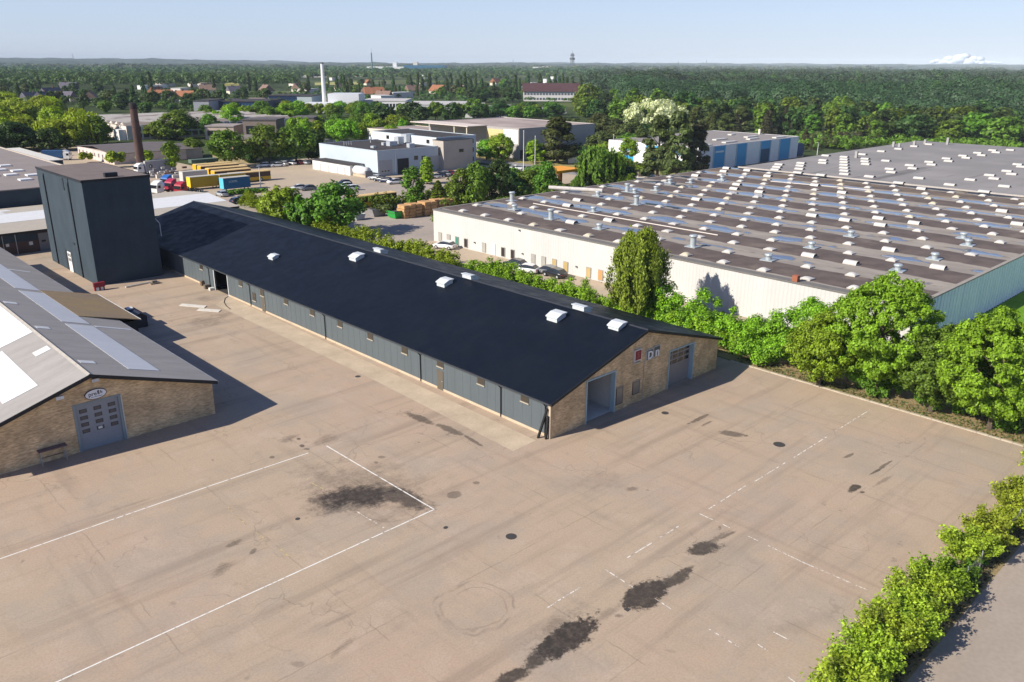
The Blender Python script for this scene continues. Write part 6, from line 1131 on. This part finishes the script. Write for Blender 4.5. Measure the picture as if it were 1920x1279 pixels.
hedge('thick green hedge along the far side of the black roof, near part', [(81.2, 47), (81.6, 60), (82, 80), (82, 96)], 3.6, 3.2, 46000, .19, 'bright', 21)
hedge('thick green hedge along the far side of the black roof, far part past the gap', [(82, 99.5), (82, 120), (82.5, 140), (84, 165), (88, 185)], 3.6, 3.1, 40000, .22, 'bright', 22)
hedge('tall wild hedge between the brick gable and the kerb trees', [(81.4, 46.5), (81.5, 38), (81.6, 29)], 5.0, 6.4, 60000, .18, 'bright', 23, .5)
hedge('tall bushes behind the far eave at the gable end', [(81.6, 45), (81.8, 54), (82, 63)], 4.0, 5.0, 36000, .19, 'bright', 28, .45)
hedge('shrubby undergrowth under the big kerb trees', [(81.4, 32), (81.4, 24), (81.6, 16), (82.5, 13)], 4.0, 4.6, 44000, .18, 'mid', 24, .6)
hedge('dark dense hedge along the far edge of the white warehouse roof', [(100, 125), (120, 124.5), (140, 125), (163, 126)], 4.0, 5.2, 16000, .36, 'mid', 26, .5)
hedge('low bushy hedge behind the crate stacks', [(104, 158), (118, 158), (132, 160)], 3.0, 3.0, 5000, .36, 'mid', 27, .5)
hedge('clipped green strip in front of the blue container', [tuple(G(u, v)[:2]) for u, v in ((425, 366), (470, 362), (500, 360))], 1.8, 1.0, 1800, .35, 'mid', 25, .2)
# wild shrubs on the fence line at the lower right
SH = [(77.2, 1.5, 1.5, 'mid'), (74.4, 2.7, 1.7, 'lime'), (71.0, 2.9, 1.9, 'lime'), (68.4, 1.4, 1.1, 'mid'), (65.2, 2.2, 1.7, 'lime'), (62.2, 1.4, 1.1, 'lime'), (58.4, 2.3, 1.6, 'lime'), (55.4, 2.2, 1.8, 'lime'), (52.4, 1.3, 1.1, 'mid'), (49.8, 2.3, 1.7, 'bright'), (47.2, 2.6, 1.9, 'lime'), (44.6, 2.4, 1.8, 'lime'), (42.0, 2.7, 1.9, 'lime'), (39.4, 2.5, 1.9, 'lime'), (36.8, 2.4, 1.8, 'lime')]
SLB = ['feathery dark green shrub at the far top end of the fence line', 'yellow green shrub second from the far end of the fence line', 'tall yellow green shrub leaning out over the yard at the fence', 'low green shrub between two taller yellow green ones on the fence', 'yellow green shrub just above the bare grey panel in the fence', 'thin shrub just above the bare panel on the fence line', 'yellow green shrub just below the bare panel in the fence', 'wispy yellow green shrub halfway down the fence line', 'thin low dark shrub with gaps halfway down the fence line', 'dense deep green shrub on the lower fence line', 'tallest shrub of the lower fence line, reaching into the yard', 'yellow leafed shrub after the tallest one of the lower fence line', 'broad shrub with long shoots low on the fence line', 'yellow leafed shrub cut by the bottom picture edge', 'shrub at the very bottom of the fence line']
for i, (sx_, h, rx, mt) in enumerate(SH):
    p = (sx_, 13.15+.25*math.sin(i*2.1)); o = bpy.data.objects.new('shrub', np_mesh('shrub', crown_wild(400+i, 11000, .12, rx*.97, h*1.05, 46), LEAF[mt])); COL.objects.link(o); o.location = (p[0], p[1], 0); tag(o, SLB[i], 'shrub')
    m = MB(); rr = random.Random(i)
    for k in range(9):
        t_ = rr.uniform(0, 6.28); m.tube((rr.uniform(-.2, .2), rr.uniform(-.2, .2), 0), (math.cos(t_)*rx*.6, math.sin(t_)*rx*.6, h*rr.uniform(.55, .95)), .03, .012, 4)
    b_ = m.build('stem', BARK, None); b_.parent = o
hedge('low ivy and brambles growing through the wire fence', [(34, 12.75), (78, 12.75)], .9, 1.0, 26000, .13, 'mid', 29, .6)
# wire fence behind the shrubs
fe = thing('wire_fence', 'low wire mesh fence with grey posts along the road verge', 'fence', (40, 12.4, 0)); WIRE = flat('fence_wire', (.26, .27, .25), .5, .6)
x = 34.0
while x < 78: MB().tube((x, 12.4, 0), (x, 12.4, 1.55), .035, None, 8).build('post', STEEL, fe); x += 2.6
m = MB()
for z in (.12, .5, .9, 1.3, 1.5): m.box(34, 77.6, 12.353, 12.362, z-.006, z+.006)
x = 34.1
while x < 77.5: m.box(x-.006, x+.006, 12.34, 12.35, .1, 1.5); x += .22
m.build('mesh', WIRE, fe)
p = G(1862, 1018); t = thing('leaning_board', 'pale grey bare panel leaning on the fence between the shrubs', 'board', (p[0], 12.6, 0)); m = MB(); m.add([(p[0]-.5, 12.7, 0), (p[0]+.6, 12.7, 0), (p[0]+.9, 12.45, 1.35), (p[0]+.3, 12.45, 1.2), (p[0]-.5, 12.73, 0), (p[0]+.6, 12.73, 0), (p[0]+.9, 12.48, 1.35), (p[0]+.3, 12.48, 1.2)], [(0, 1, 2, 3), (7, 6, 5, 4), (0, 4, 5, 1), (1, 5, 6, 2), (2, 6, 7, 3), (3, 7, 4, 0)]); m.build('panel', flat('bare_panel', (.40, .41, .38), .6), t)
# grass tufts on the verges
rs = np.random.RandomState(77)
def tufts(name, x0, x1, y0, y1, n, mt, size):
    pos = np.c_[rs.uniform(x0, x1, n), rs.uniform(y0, y1, n), np.full(n, .06)]; v = leaves(pos, rs.normal(size=(n, 3))*.7+np.array([0, 0, .6]), size, rs, 1.6); v[:, 2] = np.maximum(v[:, 2], .01); o = bpy.data.objects.new(name, np_mesh(name, v, LEAF[mt])); COL.objects.link(o); o['kind'] = 'stuff'
tufts('grass', 30, 80, 11.6, 13.4, 3000, 'brown', .14); tufts('grass', 78.3, 80.5, 11.5, 46, 1600, 'olive', .16); tufts('grass', 79.7, 86, 44, 120, 3000, 'bright', .2)

# --- tree groups of the middle distance: sampled inside ground quads given by their photo corners
def scatter(quad, n, seed, mind):
    rs = np.random.RandomState(seed); Q = [G(*q)[:2] for q in quad]; out = []; tries = 0
    while len(out) < n and tries < n*60:
        tries += 1; a, b = rs.uniform(), rs.uniform(); p = (1-b)*((1-a)*Q[0]+a*Q[1])+b*((1-a)*Q[3]+a*Q[2])
        if all((p[0]-q[0])**2+(p[1]-q[1])**2 > mind*mind for q in out): out.append(p)
    return out, rs
def group(quad, n, seed, mind, kinds, hr, label, lod='f', trunk=True, sink=0.0):
    pts, rs = scatter(quad, n, seed, mind)
    for p in pts:
        k, mt, wr = kinds[rs.randint(len(kinds))]; h = rs.uniform(*hr); c_ = RC @ np.array([p[0], p[1], -CAMH]); h *= .5 if 'dense belt' in label and 1032 < CX+FPX*c_[0]/c_[2] < 1104 else 1.0; nm = KINDN[k].replace('_', ' ')
        lb = label % {'yellow': 'yellow green', 'dark': 'dark green', 'mid': 'mid green', 'bright': 'bright green', 'olive': 'olive', 'brown': 'brown green', 'cream': 'pale', 'lime': 'light green', 'far': 'dull green'}[mt] if '%s' in label else label
        lb = lb.replace('tree', nm, 1); o_ = tree(p, h*(1.25 if k == 'poplar' else 1), h*wr*rs.uniform(.85, 1.2), k, mt, lb, lb, lod, rs.randint(3), trunk); o_.location.z = -h*sink*(0 if k in ('poplar', 'bush', 'conifer') else 1)
B, T_, PO, PI_, CO, W_ = 'broad', 'tall', 'poplar', 'pine', 'conifer', 'weep'
group(((-30, 238), (165, 246), (165, 282), (-30, 282)), 16, 1, 8, [(W_, 'yellow', 1.05), (B, 'yellow', 1.0)], (12, 15.5), '%s tree in the bank of yellow trees at the left', 'n', sink=.12)
group(((-60, 205), (110, 212), (150, 244), (-60, 234)), 20, 2, 10, [(B, 'yellow', 1.1), (W_, 'yellow', 1.0)], (12, 15), '%s tree at the back of the yellow bank at the left', 'n', sink=.1)
group(((-40, 279), (40, 279), (120, 283), (-40, 290)), 6, 3, 8, [(B, 'dark', 1.05)], (9, 13), '%s tree in front of the yellow bank at the left edge', 'n', sink=.14)
group(((560, 252), (760, 246), (760, 268), (560, 275)), 20, 4, 9, [(B, 'mid', .95), (B, 'bright', 1.0), (T_, 'bright', .7)], (8, 11.5), '%s tree in the belt behind the service hall', 'n', sink=.1)
group(((380, 226), (560, 222), (560, 240), (400, 246)), 15, 5, 10, [(B, 'mid', 1.0), (B, 'bright', .95)], (8, 12), '%s tree between the brown blocks and the dark blue office', 'n')
group(((690, 224), (930, 220), (930, 236), (690, 240)), 15, 6, 11, [(B, 'mid', 1.0), (B, 'dark', 1.0), (T_, 'mid', .6)], (9, 12.5), '%s tree among the white halls right of the boiler house')
group(((560, 212), (680, 218), (700, 236), (560, 236)), 10, 61, 9, [(B, 'bright', 1.0), (B, 'mid', 1.0)], (8, 12), '%s tree in front of the white boiler house', 'n')
group(((930, 214), (1040, 216), (1040, 226), (930, 226)), 12, 7, 10, [(B, 'mid', 1.15), (B, 'dark', 1.15)], (9, 12), '%s tree before the red brown roofed school', sink=.14)
group(((870, 186), (975, 186), (975, 193), (870, 193)), 10, 8, 12, [(B, 'dark', 1.1)], (10, 13), '%s tree left of the red brown roofed school')
group(((1050, 300), (1210, 300), (1210, 262), (1040, 250)), 16, 9, 10, [(PI_, 'olive', .8), (B, 'dark', 1.0), (B, 'olive', 1.0), (B, 'mid', 1.0)], (9, 13), '%s tree in the wood between the grey building and the pines', 'n', sink=.12)
group(((868, 388), (1168, 353), (1168, 338), (935, 366)), 20, 91, 6.5, [(B, 'mid', .95), (B, 'dark', 1.0), (T_, 'mid', .7), (B, 'dark', .9)], (7.5, 10), '%s tree in the dense belt along the far edge of the white warehouse', 'n', sink=.16)
group(((1080, 242), (1330, 250), (1330, 205), (1090, 190)), 34, 10, 11, [(B, 'mid', .9), (T_, 'mid', .65), (B, 'dark', 1.0), (T_, 'mid', .75)], (14, 21), '%s tree in the high wood behind the cream willow', sink=.16)
group(((1300, 272), (1480, 262), (1480, 250), (1300, 258)), 9, 11, 10, [(CO, 'brown', .6), (PI_, 'olive', .7), (CO, 'olive', .6)], (11, 15), '%s tree in the dark conifer row behind the blue door building', 'n')
group(((1300, 250), (1590, 258), (1590, 228), (1300, 222)), 30, 12, 9, [(T_, 'mid', .7), (B, 'mid', .9), (B, 'far', .9), (T_, 'far', .7), (B, 'dark', .9)], (13, 19), '%s tree in the sunlit wood behind the blue door building', sink=.16)
group(((1570, 262), (1960, 282), (1960, 245), (1570, 228)), 44, 13, 10, [(T_, 'mid', .75), (B, 'mid', .95), (B, 'far', .95), (B, 'dark', 1.0)], (12, 18), '%s tree in the wood behind the grey hall roof', sink=.18)
group(((1440, 285), (1660, 276), (1660, 264), (1440, 270)), 22, 14, 4, [('bush', 'brown', 1.1), (CO, 'brown', .7), ('bush', 'olive', 1.1)], (4, 7.5), '%s tree of the low brown row behind the warehouse roofs', 'n')
group(((1500, 288), (1600, 283), (1600, 276), (1500, 280)), 6, 15, 5, [('bush', 'mid', 1.3)], (3, 4.5), '%s tree of the low green scrub behind the lawn strip', 'n')
group(((-20, 200), (300, 205), (560, 190), (-20, 168)), 62, 16, 16, [(B, 'far', .95), (B, 'far', .95), (B, 'olive', .9), (B, 'dark', .9), (PO, 'dark', .3), (CO, 'dark', .5), (T_, 'far', .6)], (8, 13), '%s tree among the far houses on the left', sink=.12)
group(((540, 188), (1100, 186), (1100, 160), (540, 160)), 78, 17, 17, [(B, 'far', .95), (B, 'mid', .95), (B, 'olive', .9), (PO, 'far', .3), (PO, 'dark', .28), (PO, 'far', .3)], (8, 14), '%s tree among the far houses in the middle', 'f', False, sink=.14)
for i, u in enumerate((75, 270, 284, 402, 468, 480, 646, 738, 770, 784, 792, 806, 838, 846, 858, 864, 872, 882, 892, 903, 966, 974, 990, 1012, 1030, 1040, 1048, 1055, 1062, 1088, 1116)):
    p = G(u, 172+((i*7) % 9)); tree(p, 16+(i*3) % 7, 3.6+(i % 3)*.5, PO, 'dark' if i % 3 else 'far', 'slim tall poplar standing out from the far trees below the horizon', 'far poplars below the horizon', 'f', i % 3, False)
group(((180, 202), (560, 200), (560, 214), (200, 216)), 26, 18, 12, [(B, 'far', 1.0), (B, 'mid', .95), (B, 'dark', 1.0), (T_, 'far', .7)], (7, 11), '%s tree in the strip between the striped roof factory and the orange roofs', 'f', False, .14)
# far woods that read as one mass
def wood(name, quad, n, seed, hr, wr, q, leaf, mt, dens_far=1.0):
    rs = np.random.RandomState(seed); Q = [G(*c)[:2] for c in quad]; a = rs.uniform(size=n); b = rs.uniform(size=n)**dens_far; a, b = a[:, None], b[:, None]
    P = (1-b)*((1-a)*Q[0]+a*Q[1])+b*((1-a)*Q[3]+a*Q[2]); h = rs.uniform(*hr, n)*(1+.16*np.sin(P[:, 0]*.011+seed)+.14*np.sin(P[:, 1]*.017+P[:, 0]*.006)+.10*np.sin(P[:, 1]*.043-P[:, 0]*.031)); r = h*rs.uniform(*wr, n)*.5
    i = np.repeat(np.arange(n), q); m = len(i); d = unit(rs.normal(size=(m, 3))); d[:, 2] = np.abs(d[:, 2])*1.0-.35; rad = rs.uniform(.75, 1.05, m)
    pos = np.c_[P[i, 0]+d[:, 0]*r[i]*rad, P[i, 1]+d[:, 1]*r[i]*rad, h[i]*.58+d[:, 2]*h[i]*.42*rad]; v = leaves(pos, d+rs.normal(size=(m, 3))*.15+np.array([0, 0, .15]), leaf, rs, 1.3)
    o = bpy.data.objects.new(name, np_mesh(name, v, LEAF[mt])); COL.objects.link(o); o['kind'] = 'stuff'; return o
wood('forest', ((1180, 212), (1990, 246), (1990, 175), (1150, 172)), 1300, 51, (11, 21), (.75, 1.25), 380, .95, 'forest', 1.1)
wood('forest', ((1170, 180), (1990, 186), (1990, 150), (1150, 150)), 2200, 57, (12, 22), (.75, 1.25), 160, 1.5, 'forest', 1.2)
wood('forest', ((1180, 205), (1990, 220), (1990, 150), (1150, 150)), 420, 59, (14, 23), (.5, .8), 200, 1.1, 'far', 1.2)
wood('forest', ((1100, 178), (1990, 175), (1990, 139), (1100, 139)), 3200, 52, (13, 22), (.85, 1.4), 90, 2.3, 'forest', 1.3)
wood('far_woodland', ((-40, 168), (560, 166), (560, 143), (-40, 143)), 1300, 53, (10, 16), (.8, 1.3), 46, 2.6, 'far')
wood('far_woodland', ((380, 150), (1150, 150), (1150, 139), (380, 139)), 900, 54, (9, 14), (.8, 1.3), 40, 3.4, 'far')
wood('far_woodland', ((-40, 142), (1150, 141), (1150, 131), (-40, 131)), 1600, 55, (10, 16), (1.2, 2.4), 40, 6, 'dark')
wood('far_woodland', ((-40, 131), (1990, 133), (1990, 126), (-40, 124)), 1300, 56, (8, 18), (3, 7), 40, 16, 'dark')
wood('undergrowth', ((1290, 272), (1960, 290), (1960, 276), (1290, 262)), 220, 61, (2.5, 5), (1.2, 1.8), 60, .8, 'mid')
wood('undergrowth', ((1050, 300), (1300, 320), (1300, 270), (1050, 256)), 160, 62, (2, 4.5), (1.2, 1.8), 60, .7, 'dark')
wood('undergrowth', ((-20, 206), (560, 212), (560, 178), (-20, 172)), 420, 63, (2, 6), (1.2, 1.8), 40, 1.2, 'far')
wood('undergrowth', ((540, 196), (1100, 192), (1100, 166), (540, 166)), 420, 64, (2, 6), (1.2, 1.8), 40, 1.3, 'far')
wood('undergrowth', ((-20, 288), (150, 288), (180, 268), (-20, 262)), 60, 65, (3, 6), (1.2, 1.6), 60, .7, 'dark')
# the hills on the horizon
def hills(dist, base, amp, seed, mt):
    rs = np.random.RandomState(seed); n = 240; ang = np.linspace(YAW-.85, YAW+.85, n); ph = rs.uniform(0, 6.28, 8); hgt = base+amp*sum(np.sin(ang*f+ph[i])/(1+i*.6) for i, f in enumerate((7, 13, 23, 41, 77, 140, 230, 400))); hgt = np.maximum(hgt, 3); side = np.interp(ang, [YAW-.6, YAW-.1, YAW+.6], [1.0, .75, .55]); hgt = hgt*side
    m = MB(); d2 = dist+900
    m.v = [(math.sin(a)*r, math.cos(a)*r, z) for a, h in zip(ang, hgt) for r, z in ((dist-500, -1), (dist, h), (d2, h*.8))]
    for i in range(n-1):
        for k in range(2): m.f.append((3*i+k, 3*i+3+k, 3*i+4+k, 3*i+1+k)); m.m.append(0)
    m.build('hills', mt, None, True, 'structure')
HM = mat('wooded_hill', (.022, .042, .030), 1.0, .3, .004, (.045, .065, .040), fine=.2)
hills(6200, 32, 9, 3, HM); hills(8200, 44, 10, 4, HM); hills(10300, 56, 11, 9, HM)
# the white cloud standing on the horizon at the right (beyond the haze)
cl = MB(); rr = random.Random(4)
for k in range(46):
    f = rr.uniform(-1, 1); c = G(1768, 150); dirn = Vector((math.sin(YAW+.482), math.cos(YAW+.482), 0)); side = Vector((dirn.y, -dirn.x, 0)); ctr = dirn*19000+side*(f*620); hh = max(12, 160*(1-abs(f+.1)**1.2)); r_ = rr.uniform(.25, .5)*hh+22; z_ = 70+rr.uniform(0, .8)*hh
    n1, n2 = 10, 6
    vs = [(ctr.x+r_*1.5*math.cos(a)*math.sin(b_), ctr.y+r_*1.5*math.sin(a)*math.sin(b_), z_+r_*.8*math.cos(b_)) for b_ in np.linspace(0.01, math.pi-.01, n2) for a in np.linspace(0, 2*math.pi, n1, endpoint=False)]
    cl.add(vs, [(i*n1+j, i*n1+(j+1) % n1, (i+1)*n1+(j+1) % n1, (i+1)*n1+j) for i in range(n2-1) for j in range(n1)])
cm, N, L = newmat('cloud_white'); N['Principled BSDF'].inputs['Base Color'].default_value = (.50, .53, .58, 1); N['Principled BSDF'].inputs['Roughness'].default_value = 1
cl.build('cloud', cm, None, True, 'structure')
# ------------------------------------------------------------------ haze
HB = MB().box(-11900, 11900, -11900, 11900, -1.2, 101).build('haze', [], None, kind='stuff')
hm = bpy.data.materials.new('haze_air'); hm.use_nodes = True; nn = hm.node_tree.nodes; nn.clear(); ou = nn.new('ShaderNodeOutputMaterial'); pv = nn.new('ShaderNodeVolumePrincipled'); pv.inputs['Color'].default_value = (.78, .90, 1.0, 1); pv.inputs['Density'].default_value = 6.2e-5; pv.inputs['Anisotropy'].default_value = -.34; hm.node_tree.links.new(pv.outputs[0], ou.inputs['Volume']); HB.data.materials.append(hm)
